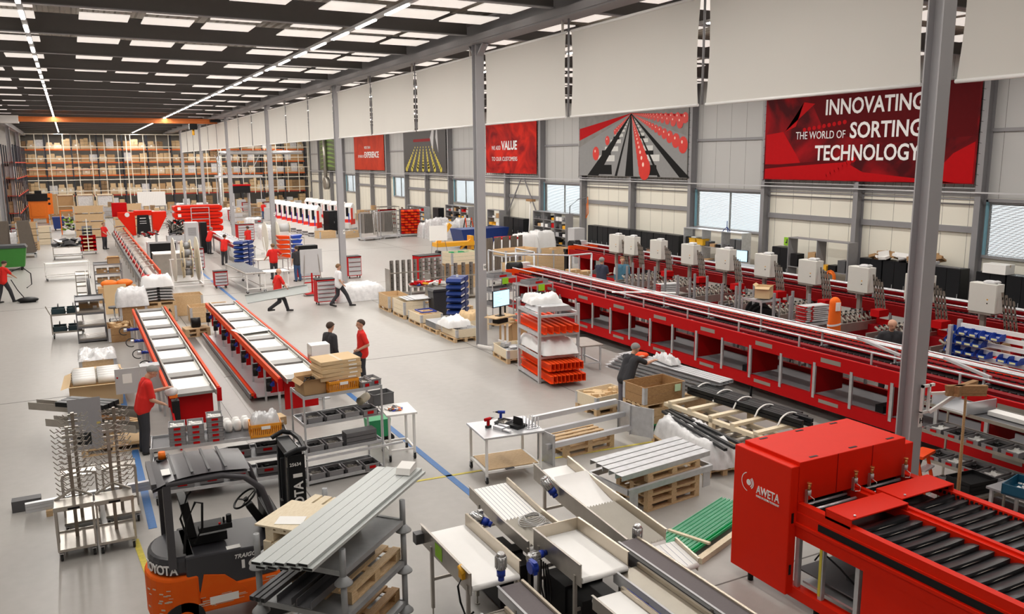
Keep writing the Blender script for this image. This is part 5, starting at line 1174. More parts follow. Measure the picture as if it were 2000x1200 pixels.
for k, z in enumerate((.22, .62)):
    for i in range(4): ebox('parts tray on the %s shelf of the trolley behind the forklift, %s from the left' % (('bottom', 'middle')[k], ('first', 'second', 'third', 'fourth')[i]), (1.3+.5*i, 15.15, z), -.1, None, l=.4, d=.3, h=.12, c='grey', fill='dark' if i % 2 else 'steel')
# ---- tall shelf right of it
TS = shelfcart('tall galvanised shelf rack with cartons and trays next to the forklift mast', (4.1, 14.95, 0), .07, None, l=1.5, d=.75, h=1.72, n=4, mt='galv', wheels=False, solid='dark')
zt = 1.42
for z in (1.42,): pass
def zsh(n_, k, h=1.72): return shelf_z(h, n_, k, 0)
b1 = carton('open brown carton full of coiled cables on top of the tall shelf rack', (3.62, 14.98, 1.67), .1, None, l=.42, d=.5, h=.26, c='card', open_=True)
m_ = M(BLACK)
for q in range(7): m_.t([(.13*cos(a*.7+q)*(1-.05*q), .15*sin(a*.7+q), .14+.015*q+.02*sin(a*2+q)) for a in range(12)], .008, 5)
o = m_.o('cable_bundle'); o.location = (3.62, 14.98, 1.68); tag(o, 'bundle of black cables in the open brown carton', 'cables')
vent_crate('orange ventilated crate under the flat cartons on the tall shelf rack', (4.15, 14.92, 1.67), .1, .6, .5, .22)
for i in range(5): carton('flat light brown carton, %s from the bottom on the orange crate' % ('first', 'second', 'third', 'fourth', 'fifth')[i], (4.12+.02*(i % 2), 15.02, 1.89+.075*i), .05+.05*((i*7) % 3), None, l=.78, d=.6, h=.072, c='light')
for i in range(2): ebox('grey box with red grip on top of the tall shelf rack, %s' % ('left', 'right')[i], (4.58+.22*i-.0, 14.8+.12*i, 1.67), .1, None, l=.2, d=.36, h=.14, c='grey', fill='white')
for k in range(3):
    z = zsh(4, k)
    for i in range(4):
        if k == 1 and i > 1: continue
        ebox('open parts tray on shelf %s of the tall rack, %s from the left' % (('one', 'two', 'three')[k], ('first', 'second', 'third', 'fourth')[i]), (3.58+.35*i, 14.78, z), .07, None, l=.3, d=.34, h=.13, c='grey', red=(i == 3), fill='dark' if (i+k) % 2 else 'steel')
for i in range(3): profile('dark grey box section stacked on the second shelf of the tall rack, %s' % ('lowest', 'middle', 'highest')[i], (4.45, 14.75, zsh(4, 1)+.09*i), .07, None, kind='slab', ln=.6, wd=.25, h=.08, m='dark')
t = thing('foam_roll', 'roll of beige foam sheet on the tall shelf rack', 'roll', (4.55, 14.95, zsh(4, 2)+.13), .9); m_ = M(mat('foam', (.6, .55, .42), .8)); m_.t([(0, 0, .08), (.35, 0, .08)], .08, 14); m_.o('foam_tube', t)
profile('bright round bar lying through the tall shelf rack', (4.3, 14.5, .52), .07, None, kind='tube', ln=1.9, wd=.04, h=.04, t_=.003, m='alu')
# small white table to the right with a tray and the green box under it
table('small white trolley table with coloured parts, right of the tall shelf rack', (5.42, 15.3, 0), -.1, None, l=.62, d=.75, h=.98, top='white', leg='white')
m_ = heap(M(BLUE), -.2, .1, -.15, .1, 0, .04, 16, 3, .12, [BLUE, WHITE, ORANGE, DGREY]); o = m_.o('loose_parts'); o.location = (5.38, 15.3, .985); tag(o, 'small coloured parts scattered on the white trolley table', 'parts', None, 'stuff')
ebox('deep black box of white and blue parts at the back of the white trolley table', (5.25, 15.85, .98), .1, None, l=.46, d=.34, h=.24, c='dark', red=False, fill='white')
o = M(GREEN).pr([(-.2, .12), (.2, .12), (.24, .5), (-.24, .5)], -.2, .2, 'y').m(RUBBER).c((.22, -.22, .08), (.22, .22, .08), .08, n=14).o('green_tub'); o.location = (5.35, 16.4, 0); tag(o, 'green wheeled tub on the floor behind the white trolley table', 'tub')
# ---- left of the worker: rollers, diagonal profiles, pallets
c1 = carton('big open carton of white rollers left of the left conveyor', (.15, 22.9, 0), -.05, None, l=1.15, d=1.6, h=.55, c='light', open_=True)
for k in range(5):
    for s_ in range(2):
        t = thing('roller', 'white roller in the big open carton, row %s from the front, %s half' % (('one', 'two', 'three', 'four', 'five')[k], ('left', 'right')[s_]), 'roller', (-.12+.55*s_, 22.35+.26*k, .62), 0, 'white rollers in the big carton')
        M(WHITE).c((-.25, 0, 0), (.25, 0, 0), .1, n=16).o('sleeve', t); M(STEEL).c((-.29, 0, 0), (.29, 0, 0), .02, n=8).c((-.27, 0, 0), (-.25, 0, 0), .07, n=8).c((.25, 0, 0), (.27, 0, 0), .07, n=8).o('axle', t)
for i in range(2): profile('long dark channel lying diagonally on the pallets left of the worker, %s' % ('upper', 'lower')[i], (-.1+.1*i, 19.45-.6*i, .62-.2*i), -.72, None, kind='C', ln=2.8-.6*i, wd=.24, h=.16, t_=.006, m='steel')
for i in range(3): profile('short black wrapped profile bundled on the diagonal channels, %s' % ('left', 'middle', 'right')[i], (-.2+.11*i, 19.2+.13*i, .8), -.72, None, kind='slab', ln=1.2, wd=.14, h=.1, m='black')
crate('low crate of red parts under a white cover, beyond the big carton of rollers', (.25, 26.2, 0), 0, None, l=.95, d=1.3, h=.45, wd='pine', fill='red')
wrapped('white plastic cover over the crate of red parts', (.25, 26.2, .42), 0, None, l=.98, d=1.35, h=.12, m='film', seed=61)
eur((0.35, 18.65, 0), 0, 'wooden pallet with cardboard on it behind the worker in red', 1.25, .8, 'pine')
eur((.3, 19.9, 0), 0, 'wooden pallet under the diagonal channels', 1.2, .8, 'pine')
crate('worn wooden crate under the diagonal channels left of the worker', (.2, 20.0, .144), 0, None, l=1.0, d=.7, h=.26, wd='brown')
o = M(CARDL).b(-.45, .45, -.36, .36, 0, .03).o('cardboard_layer'); o.location = (.55, 18.65, .146); tag(o, 'flat cardboard layer with a paper on the pallet by the worker', 'cardboard')
t = thing('loose_sheet', 'loose grey cabinet door standing on the pallet behind the hook trolleys', 'cabinet door', (-.15, 18.3, .146), .0); M(GREYP).b(-.3, .3, -.01, .01, 0, 1.05).o('sheet', t); M(mat('hinge_yellow', (.5, .4, .1), .5)).b(.2, .27, -.016, -.01, .5, .54).o('latch', t); M(GLASS).b(-.2, .08, -.014, -.011, .1, .35).o('pocket', t); t.rotation_euler = (-.15, 0, 0)
t = thing('electrical_panel', 'open light grey electrical cabinet standing beside the left conveyor', 'cabinet', (1.0, 20.9, 0)); M(LGREY).b(-.48, .05, -.02, .02, .55, 1.15).o('door', t); M(LGREY).b(.07, .5, -.02, .35, .5, 1.15).o('housing', t); M(PAPER).b(-.32, -.12, -.026, -.02, .8, 1.02).o('drawing', t); M(RED).c((-.43, -.03, .95), (-.43, -.02, .95), .02).o('switch', t); M(GALV).b(.1, .14, 0, .3, 0, .5).b(.42, .46, 0, .3, 0, .5).o('stand', t)
heap(M(BLACK), -.2, .2, -.1, .1, 0, .1, 12, 2, .1, [BLACK, WHITE, RED])
# ---- trolley with black tool crates, shelf rack with tubes, etc. on the left
t = shelfcart('two deck silver trolley with dark tool crates at the left', (-.5, 31.9, 0), 0, None, l=.95, d=.6, h=.86, n=2, mt='steel', solid='galv')
M(STEEL).beam((-.5, 0, .8), (-.62, 0, 1.1), .03, .03).o('push_handle', t)
DT = mat('dark_teal_plastic', (.015, .04, .05), .45)
def tote(label, loc, l=.42, d=.5, h=.2):
    t = thing('tool_crate', label, 'crate', loc); w_ = .02
    M(DT).b(-l/2, l/2, -d/2, d/2, 0, .02).b(-l/2, l/2, -d/2, -d/2+w_, 0, h).b(-l/2, l/2, d/2-w_, d/2, 0, h).b(-l/2, -l/2+w_, -d/2, d/2, 0, h).b(l/2-w_, l/2, -d/2, d/2, 0, h).o('body', t); M(BLACK).t([(0, -d/2, h), (0, -d/3, h+.12), (0, d/3, h+.12), (0, d/2, h)], .015).o('handle', t)
    heap(M(STEEL), -l*.3, l*.3, -d*.3, d*.3, .05, .1, 6, 4, .1, [STEEL, WHITE, BLACK]).o('tools', t)['kind'] = 'stuff'
for k, z in enumerate((.21, .82)):
    for i in range(2): tote('dark teal tool crate on the %s deck of the silver trolley, %s' % (('lower', 'upper')[k], ('left', 'right')[i]), (-.74+.46*i, 31.9, z))
R1 = shelfcart('grey perforated shelf rack stacked with tubes at the left', (.22, 31.0, 0), 0, None, l=.85, d=1.2, h=1.45, n=4, mt='dark', wheels=False, solid='dark')
for k in range(3):
    for i in range(7): o = profile('grey round tube bundle piece on the perforated rack', (.22, 30.5+.13*i, .06+.46*k+.0), 0, 'grey tubes on the perforated rack', kind='slab', ln=.8, wd=.1, h=.09, m='steel')
carton('brown carton in the perforated rack', (.2, 31.2, .95+.03), .0, None, l=.6, d=.4, h=.25, c='card')
crate('low brown crate full of parts below the perforated rack, with a white label', (1.05, 30.6, 0), 0, None, l=.75, d=1.2, h=.5, wd='brown', fill='card')
for i in range(8): profile('thin bright bar on the brown crate', (.85+.05*i, 31.6, .52), 1.5, 'thin bright bars on the brown crate', kind='slab', ln=.9, wd=.02, h=.02, m='alu')
t = thing('stool', 'round grey rolling stool beside the tall cardboard panel', 'stool', (1.05, 34.2, 0)); M(DGREY).c((0, 0, .5), (0, 0, .56), .2, n=18).o('seat', t); M(GALV).c((0, 0, .1), (0, 0, .5), .03).o('column', t)
for q in range(5): M(BLACK).beam((0, 0, .1), (.22*cos(q*1.257), .22*sin(q*1.257), .07), .03, .03).c((.22*cos(q*1.257), .22*sin(q*1.257)-.01, .03), (.22*cos(q*1.257), .22*sin(q*1.257)+.01, .03), .03).o('foot', t)
o = M(CARDL).b(-.4, .4, -.03, .03, 0, 1.15).o('cardboard'); o.location = (1.2, 35.9, 0); o.rotation_euler.x = -.08; tag(o, 'tall cardboard panel standing behind the stool', 'cardboard')
for i in range(2): crate('brown wooden crate under the film covered load, %s' % ('lower', 'upper')[i], (1.6, 32.6, .42*i), 0, None, l=.9, d=1.2, h=.42, wd='brown')
wrapped('load wrapped in crinkled clear film on the brown crates at the far end of the left conveyor', (1.6, 32.6, .84), 0, None, l=1.1, d=1.3, h=.55, m='film', seed=5)
for i in range(1): crate('wooden crate with black stencilled letters under the stack of grey hoods', (2.55, 33.5, .0), 0, None, l=1.15, d=1.0, h=.62, wd='pine')
cs = text('SCANDIA', .2, INK, bpy.data.objects['crate'] if 0 else list(o for o in bpy.data.objects if o.get('label', '').startswith('wooden crate with black stencilled'))[0], (-.4, -.505, .36), (pi/2, 0, 0), .03, name='stencil', width=.8)
eur((2.55, 33.5, .62), 0, 'wooden pallet under the stack of grey hoods', 1.15, .9, 'pine')
for i in range(5):
    o = M(LGREY).pr([(-.55, 0), (-.5, .1), (0, .13), (.5, .1), (.55, 0), (.5, .06), (0, .09), (-.5, .06)], -.4, .4, 'y').m(BLACK).b(-.05, .05, -.405, -.4, .02, .12).o('grey_hood'); o.location = (2.55, 33.5, .766+.11*i); tag(o, 'grey sheet metal hood, %s from the bottom in the stack on the crate' % ('first', 'second', 'third', 'fourth', 'fifth')[i], 'hood', 'stacked grey hoods')
wrapped('white cloth draped over the stack of grey hoods', (2.55, 33.5, 1.32), 0, None, l=1.1, d=.9, h=.38, m='cloth', seed=9)
eur((3.4, 29.9, 0), .1, 'small wooden pallet with a black motor between the conveyors, lower', .8, .6, 'pine'); eur((3.4, 29.9, .144), .1, 'small wooden pallet with a black motor between the conveyors, upper', .8, .6, 'pine')
o = M(BLACK).c((-.15, 0, .17), (.15, 0, .17), .16, n=16).b(-.12, .12, -.12, .12, 0, .08).o('black_motor'); o.location = (3.4, 29.9, .29); tag(o, 'black motor on the small pallet stack between the conveyors', 'motor')
crate('wooden crate behind the far end of the right conveyor frame', (4.2, 32.6, 0), 0, None, l=1.4, d=.8, h=.6, wd='pine', fill='card')
crate('wooden crate behind the first one with white boxes on top', (3.6, 34.4, 0), 0, None, l=1.2, d=.8, h=.8, wd='pine')
# ---- big white cable drum carrier
def drum():
    t = thing('cable_drum_stand', 'tall white stand with two big discs and wooden wire spools', 'drum stand', (4.6, 42.4, 0))
    WD = mat('drum_white', (.78, .74, .64), .6)
    for x in (-.55, .5): M(WD).c((x, 0, 1.3), (x+.03, 0, 1.3), 1.05, n=36).o('disc', t)
    fr = M(WHITE)
    for x in (-.7, .65):
        for s_ in (-1, 1): fr.beam((x, s_*.7, .12), (x, 0, 1.3), .05, .05)
        fr.b(x-.03, x+.03, -.75, .75, 0, .14)
    for y in (-.7, .7): fr.b(-.72, 1.4, y-.03, y+.03, .08, .14)
    fr.c((-.75, 0, 1.3), (.7, 0, 1.3), .04); fr.o('frame', t)
    for i in range(8):
        a = i*pi/4+.2; y, z = .68*cos(a), 1.3+.68*sin(a)
        sp_ = M(PALE).c((-.16, y, z), (-.13, y, z), .27, n=20).c((.2, y, z), (.23, y, z), .27, n=20).m(mat('wire_grey', (.35, .36, .38), .5, .4)).c((-.13, y, z), (.2, y, z), .14, n=16).o('wire_spool', t)
drum()
# second smaller drum stand further back
t = thing('cable_drum_stand', 'second white drum stand with two bare cable drums, further back', 'drum stand', (11.0, 54.0, 0))
for x in (-.35, .4): M(MATS['drum_white']).c((x, 0, 1.15), (x+.03, 0, 1.15), .95, n=30).o('disc', t)
for z in (.9, 1.7): M(PALE).c((.45, 0, z), (.48, 0, z), .34, n=20).c((1.2, 0, z), (1.23, 0, z), .34, n=20).m(LGREY).c((.48, 0, z), (1.2, 0, z), .26, n=18).o('wire_spool', t)
M(WHITE).b(-.5, 1.3, -.6, -.54, 0, .12).b(-.5, 1.3, .54, .6, 0, .12).beam((-.45, -.55, .1), (-.45, 0, 1.15), .05, .05).beam((1.25, -.55, .1), (1.25, 0, 1.3), .05, .05).o('frame', t)
# ---- shelf trolley with orange bags
shelfcart('grey shelf trolley with brown boxes and orange bags on the left lane', (1.15, 41.0, 0), 0, None, l=1.1, d=1.0, h=1.5, n=4, mt='grey', solid='dark')
for k in range(3):
    for i in range(2): carton('brown box in the grey shelf trolley, %s shelf, %s' % (('bottom', 'second', 'third')[k], ('left', 'right')[i]), (.9+.5*i, 40.9, shelf_z(1.5, 4, k)), .0, None, l=.42, d=.4, h=.22, c='card')
carton('reddish brown open box on top of the grey shelf trolley', (1.4, 40.9, 1.46), 0, None, l=.5, d=.4, h=.25, c='card', open_=True)
for i in range(2): o = M(ORANGE).sph((0, 0, .15), .34, .26, .16, 14).o('orange_bag'); o.location = (1.1+.6*i, 39.3, .62); tag(o, 'glossy orange bag on the low box, %s' % ('left', 'right')[i], 'bag')
carton('wide brown box under the orange bags', (1.4, 39.3, 0), 0, None, l=1.5, d=.8, h=.62, c='card')
reel('standing grey hose reel left of the grey shelf trolley', (.3, 38.5, .0), 0, None, r=.75, w_=.12, m='white')
t = shelfcart('white wire frame trolley with bare tubes in the left lane', (-.5, 48.0, 0), .1, None, l=2.0, d=.7, h=.9, n=2, mt='white')
t = shelfcart('tall narrow steel frame at the left of the shelf rack', (.1, 40.3, 0), 0, None, l=.5, d=1.4, h=1.2, n=3, mt='steel')
# red box stack trolley and pallet loads further up the aisle
t = thing('box_tower', 'trolley with red open boxes stacked under a white pole', 'trolley', (.7, 61.0, 0)); M(GALV).b(-.5, .5, -.4, .4, .15, .2).o('platform', t); M(WHITE).b(-.03, .03, -.46, -.4, .2, 2.3).o('pole', t)
for x in (-.4, .4): caster(0).o('castor', t, loc=(x, -.3, 0)); caster(0).o('castor', t, loc=(x, .3, 0))
for k in range(4): bin_('red open fronted bin on the white pole trolley, %s from the bottom' % ('first', 'second', 'third', 'fourth')[k], (.7, 61.1, .2+.25*k), 0, 'red bins on the pole trolley', l=.95, d=.5, h=.25, c='red')
for k in range(3): bin_('grey open fronted bin on top of the red ones, %s' % ('lowest', 'middle', 'highest')[k], (.7, 61.2, 1.2+.2*k), 0, None, l=.6, d=.4, h=.2, c='lgrey')
t = shelfcart('trolley heaped with grey sheet parts beside the aisle', (-.5, 58.5, 0), 0, None, l=1.6, d=.9, h=.8, n=2, mt='steel', solid='galv'); o = heap(M(STEEL), -.7, .7, -.3, .4, 0, .5, 26, 8, .7, [STEEL, DSTEEL, BLACK, LGREY]).o('sheet_parts'); o.location = (-.5, 58.5, .76); tag(o, 'heap of grey sheet metal parts on the trolley by the aisle', 'sheet metal', None, 'stuff')
for x, y, n_, lab in ((1.1, 74.0, 5, 'left'), (4.0, 76.0, 5, 'right')):
    for k in range(n_):
        eur((x, y, .63*k), 0, 'wooden pallet in the tall crate stack at the aisle, %s stack, level %s' % (lab, ('one', 'two', 'three', 'four', 'five')[k]), 2.2, 1.0, 'pine') if k < 4 else None
        if k < 4: crate('wooden crate in the tall stack at the aisle, %s stack, level %s' % (lab, ('one', 'two', 'three', 'four')[k]), (x, y, .63*k+.146), 0, None, l=2.2, d=1.0, h=.48, wd='pine')
# orange cage, blue bin, long wooden stacks
t = thing('cage_trolley', 'orange framed cage trolley full of parts beside the aisle', 'trolley', (-.35, 79.0, -.1)); m_ = M(ORANGE)
for x in (-.6, .6):
    for y in (-.4, .4): m_.b(x-.04, x+.04, y-.04, y+.04, .1, 2.1)
m_.b(-.6, .6, -.44, -.36, 2.02, 2.1).b(-.6, .6, .36, .44, 2.02, 2.1); m_.o('frame', t); heap(M(BLACK), -.5, .5, -.3, .3, .2, 1.6, 50, 3, .4, [BLACK, STEEL, WHITE, DGREY, LIME]).o('contents', t)['kind'] = 'stuff'
o = M(NAVY).pr([(-.4, .15), (.4, .15), (.48, 1.2), (-.48, 1.2)], -.4, .4, 'y').m(RUBBER).b(-.35, -.25, -.3, .3, 0, .15).b(.25, .35, -.3, .3, 0, .15).o('waste_bin'); o.location = (-1.2, 84, 0); tag(o, 'dark blue wheeled bin left of the orange cage trolley', 'bin')
# green container and grey panels at the left edge
t = thing('waste_container', 'green wheeled waste container with a grey lid at the left edge', 'container', (-3.5, 54.0, 0)); M(mat('container_green', (.04, .22, .03), .4)).pr([(-.85, .2), (.85, .2), (1.0, 1.25), (-1.0, 1.25)], -.55, .55, 'y').o('body', t); M(mat('lid_dark', (.06, .07, .075), .4)).pr([(-1.05, 1.25), (1.05, 1.25), (.95, 1.4), (-.95, 1.4)], -.6, .6, 'y').o('lid', t)
for x in (-.7, .7):
    for y in (-.4, .4): M(RUBBER).c((x-.05, y, .12), (x+.05, y, .12), .12, n=14).o('wheel', t)
t = thing('panel_rack', 'rack of leaning brown grey sheet panels above the green container', 'panel rack', (-3.1, 61.0, 0))
m_ = M(mat('panel_brown', (.17, .14, .115), .5, .2))
for i in range(5): M(MATS['panel_brown']).pr([(-.8+.03*i-.6, .3), (-.1+.03*i-.6, .3), (.02-.6, 2.3), (-.7-.6, 2.3)], -.5+.22*i, -.46+.22*i, 'y').o('panel', t); M(MATS['panel_brown']).pr([(-.0+.02*i, .3), (.75+.02*i, .3), (.55, 2.3), (-.1, 2.3)], -.5+.22*i, -.46+.22*i, 'y').o('panel', t)
M(GALV).b(-1.5, .85, -.6, .6, .2, .28).b(.7, .8, -.6, -.5, 0, .3).b(.7, .8, .5, .6, 0, .3).b(-1.4, -1.3, -.6, -.5, 0, .3).b(-1.4, -1.3, .5, .6, 0, .3).o('base_frame', t)
for i in range(4): eur((-2.9, 66+.0, .144*i), 0, 'wooden pallet behind the brown panels, %s of the stack' % ('bottom', 'second', 'third', 'top')[i], 1.3, 1.0, 'pine')
for k in range(3): crate('wooden crate stack behind the brown panels, %s' % ('lower', 'middle', 'upper')[k], (-2.9, 66, .58+.45*k), 0, None, l=1.3, d=1.0, h=.42, wd='pine')
for k in range(3): crate('light crate further back by the left lane, %s of three' % ('lower', 'middle', 'upper')[k], (-2.0, 70, .45*k), 0, None, l=.9, d=1.0, h=.42, wd='pale')
# ---- white tray table / rack tables around the walking worker
for i, (px, py, l_) in enumerate(((495, 556, 2.2), (520, 580, 1.6))): pass
TB = table('long white framed table with rows of bare steel profiles', (6.95, 40.5, 0), .05+pi/2, None, l=4.4, d=.9, h=.92, top='steel', leg='white')
for i in range(7): profile('bare steel profile on the long white framed table, %s from the left' % ('first', 'second', 'third', 'fourth', 'fifth', 'sixth', 'seventh')[i], (6.6+.12*i, 40.6, .92), pi/2+.05, None, kind='C', ln=4.0, wd=.06, h=.05, t_=.006, m='alu')
table('white trolley table with small parts right of the long profile table', (8.0, 39.0, 0), .1, None, l=1.2, d=.9, h=.9, top='white', leg='white')
table('grey trolley table behind the man with a hand on his hip', (9.0, 44.5, 0), .1, None, l=1.7, d=1.0, h=.85, top='steel', leg='galv')
toolcab('red tool trolley with open drawers beside the left drum stand', (5.75, 48.5, 0), .1, None, l=.8, d=.7, h=1.2, n=5)
toolcab('red tall tool cabinet next to the man in the dark shirt', (10.3, 41.9, 0), .1, None, l=1.15, d=.6, h=1.42, n=1)
o = M(BLACK).b(-.5, .5, -.25, .25, 0, .25).o('tool_box'); m_ = o; o.location = (10.3, 41.9, 1.455); tag(o, 'black tool box on top of the red tool cabinet', 'tool box')
toolcab('red striped tool trolley behind the man in the white shirt', (9.0, 33.9, 0), 0, None, l=.8, d=.5, h=1.05, n=5)
toolcab('red tool trolley behind column F', (12.4, 41.0, 0), 0, None, l=.7, d=.6, h=1.1, n=4)
toolcab('white topped red drawer trolley by the small white table', (5.9, 36.9+4, 0), 0, None, l=.6, d=.5, h=.8, n=4)
t = thing('flip_chart', 'grey flip chart board on a red stand beside column F', 'board', (9.15, 36.5, 0), .1); M(LGREY).b(-.5, .5, -.02, .02, 1.0, 2.05).o('board', t); M(RED).b(-.03, .03, 0, .06, .1, 1.0).b(-.4, .4, -.25, .25, .08, .12).b(-.35, .35, .0, .04, .55, .6).o('stand', t); M(STEEL).beam((-.45, -.1, 0), (-.3, 0, 1.9), .03, .03).beam((.45, -.1, 0), (.3, 0, 1.9), .03, .03).o('leg_pair', t)
wrapped('pile of white wrapped sheet parts at the foot of column F', (10.6, 34.6, 0), 0, None, l=2.2, d=1.6, h=.62, m='film', seed=12)
t = shelfcart('low trolley of white packed boxes far up the aisle', (12.6, 56, 0), 0, None, l=1.8, d=1.0, h=.9, n=2, mt='steel')
# red bent parts and grey rack machine rows
t = thing('bin_tower', 'tower of red and blue bins with a white mast behind the red tool cabinet', 'bin tower', (10.3, 45.5, 0)); M(WHITE).b(-.04, .04, -.04, .04, .1, 2.0).b(-.5, .5, -.4, .4, 0, .14).o('mast', t)
for k in range(5):
    M(ORED).pr([(-.6, .0), (-.08, .0), (-.08, .16), (-.7, .2)], -.3, .3, 'y').o('red_bin', t, loc=(0, 0, .75+.25*k), label='red bin'); M(BLUE).pr([(.08, .0), (.5, .0), (.62, .2), (.08, .16)], -.3, .3, 'y').o('blue_bin', t, loc=(0, 0, .75+.25*k), label='blue bin')
def spine_tower(label, loc, n=8, rz=0):
    t = thing('bin_tower', label, 'bin tower', loc, rz, None); M(WHITE).b(-.035, .035, -.035, .035, .05, .32+.24*n).b(-.35, .35, -.35, .35, .03, .08).o('mast', t)
    for k in range(n):
        for s_ in (-1, 1):
            q = M(NAVY).pr([(s_*.05, 0), (s_*.5, .02), (s_*.62, .1), (s_*.5, .2), (s_*.05, .2)], -.28, .28, 'y').o('bin', t, loc=(0, 0, .3+.235*k)); 
            if s_ < 0: M(WHITE).b(-.6, -.1, -.3, -.285, .04, .08).o('rim', q)
    return t
spine_tower('tower of navy blue bins on a white mast left of column G', (12.25, 27.6, 0), 6, .9)
spine_tower('tower of navy blue bins behind the man with a hand on his hip', (8.0, 46.4, 0), 6, .9)
# ================================================================ RIGHT HALF
# ---- row of crates on the lane edge
names = ('open topped wooden crate, farthest of the row on the lane edge', 'closed crate with steel sheets on top in the row on the lane edge', 'low crate with blue frames inside, middle of the row on the lane edge', 'pallet with a row of grey channels in the row on the lane edge', 'crate under a white cloth, nearest of the row on the lane edge')
yy = (31.3, 29.6, 27.9, 26.45, 24.95)
for i in range(5):
    eur((11.08, yy[i], 0), pi/2, 'wooden pallet below the '+names[i].replace('farthest of the row on the lane edge', 'farthest crate').replace(' in the row on the lane edge', '').replace(', middle of the row on the lane edge', '').replace(', nearest of the row on the lane edge', ''), 1.25, .85, 'pine')
crate(names[0], (11.08, yy[0], .146), pi/2, None, l=1.25, d=.85, h=.5, wd='pine')
crate(names[1], (11.08, yy[1], .146), pi/2, None, l=1.25, d=.85, h=.52, wd='pale')
for i in range(3): o = M(GALV).b(-.35, .35, -.5, .5, 0, .02).o('steel_sheet'); o.location = (11.2+.12*i, yy[1]-.1*i, .68+.022*i); tag(o, 'grey steel sheet on the closed crate, %s' % ('bottom', 'middle', 'top')[i], 'sheet metal')
crate(names[2], (11.08, yy[2], .146), pi/2, None, l=1.25, d=.85, h=.3, wd='pale', fill='card')
o = M(MBL).b(-.3, .3, -.35, -.3, 0, .04).b(-.3, .3, .3, .35, 0, .04).b(-.3, -.25, -.3, .3, 0, .04).b(.25, .3, -.3, .3, 0, .04).o('blue_rectangle'); o.location = (11.1, yy[2], .46); tag(o, 'blue rectangular frame lying in the low crate', 'frame')
for i in range(8): profile('grey channel on the fourth pallet of the lane edge row', (11.08, 26.0+.12*i, .146), 0, 'grey channels on the fourth pallet', kind='U', ln=.8, wd=.1, h=.22, t_=.006, m='galv')
crate(names[4], (11.15, yy[4], .146), pi/2, None, l=1.25, d=.85, h=.28, wd='pale', fill='steel')
wrapped('white cloth over the nearest crate of the lane edge row', (11.0, 25.15, .42), 0, None, l=.85, d=1.0, h=.24, m='cloth', seed=4)
crate('pale crate full of brown paper behind the nearest crates of the row', (12.1, 26.0, .0), .2, None, l=1.0, d=.8, h=.42, wd='pale', fill='card')
wrapped('crumpled brown packing paper on the pale crate left of column G', (12.1, 26.0, .4), .2, None, l=.9, d=.7, h=.25, m='card', seed=6)
eur((11.3, 21.5, 0), pi/2-.1, 'wooden pallet under the low crate in front of column G', 1.2, .8, 'pine')
crate('low pale crate of steel strips in front of column G', (11.3, 21.5, .146), pi/2-.1, None, l=1.2, d=.8, h=.26, wd='pale', fill='steel')
# grey bin, table, wooden strips and hanging steel around it
o = M(mat('bin_grey', (.05, .048, .05), .5)).pr([(-.24, .08), (.24, .08), (.3, 1.02), (-.3, 1.02)], -.27, .27, 'y').pr([(-.33, 1.02), (.33, 1.02), (.28, 1.1), (-.28, 1.1)], -.31, .31, 'y').m(RUBBER).c((-.3, .3, .1), (.3, .3, .1), .1, n=14).o('waste_bin'); o.location = (12.0, 28.9, 0); tag(o, 'dark grey wheeled waste bin left of the navy bin tower', 'bin')
table('galvanised table with red and white parts behind the crate row', (12.4, 30.9, 0), -.3, None, l=1.5, d=.9, h=.95, top='steel', leg='galv')
o = heap(M(RED), -.5, .5, -.3, .3, 0, .15, 24, 9, .4, [RED, WHITE, BLUE, YEL, WHITE]).o('loose_parts'); o.location = (12.4, 30.9, .95); tag(o, 'red, white and yellow parts piled on the galvanised table', 'parts', None, 'stuff')
for k, (x, y, nn) in enumerate(((13.3, 34.6, 9), (14.3, 32.4, 7))):
    t = thing('strip_rack', 'rack of upright perforated steel strips, %s of the two behind the crate row' % ('rear', 'front')[k], 'rack', (x, y, 0)); M(STEEL).b(-1.3, 1.3, -.3, .3, .1, .14).b(-1.3, 1.3, -.32, -.28, 1.0, 1.05).b(-1.3, -1.26, -.3, .3, 0, 1.2).b(1.26, 1.3, -.3, .3, 0, 1.2).o('frame', t)
    for i in range(nn):
        m_ = M(mat('strip_steel', (.3, .28, .26), .35, .6)).pr([(-.09, -.02), (.0, .05), (.09, -.02), (.09, -.01), (.0, .06), (-.09, -.01)], .14, 1.55, 'z'); m_.m(BLACK)
        for j in range(6): m_.b(-.012, .012, -.0, .05, .35+.2*j, .38+.2*j)
        m_.o('strip', t, loc=(-1.1+2.2*i/(nn-1), 0, 0))
for i in range(6): profile('white packed profile in the low stack left of the strip racks', (10.75+.0*i, 35.5+.12*(i % 3), .02+.14*(i//3)), 0, 'white packed profiles by the strip racks', kind='slab', ln=1.8, wd=.11, h=.13, m='white')
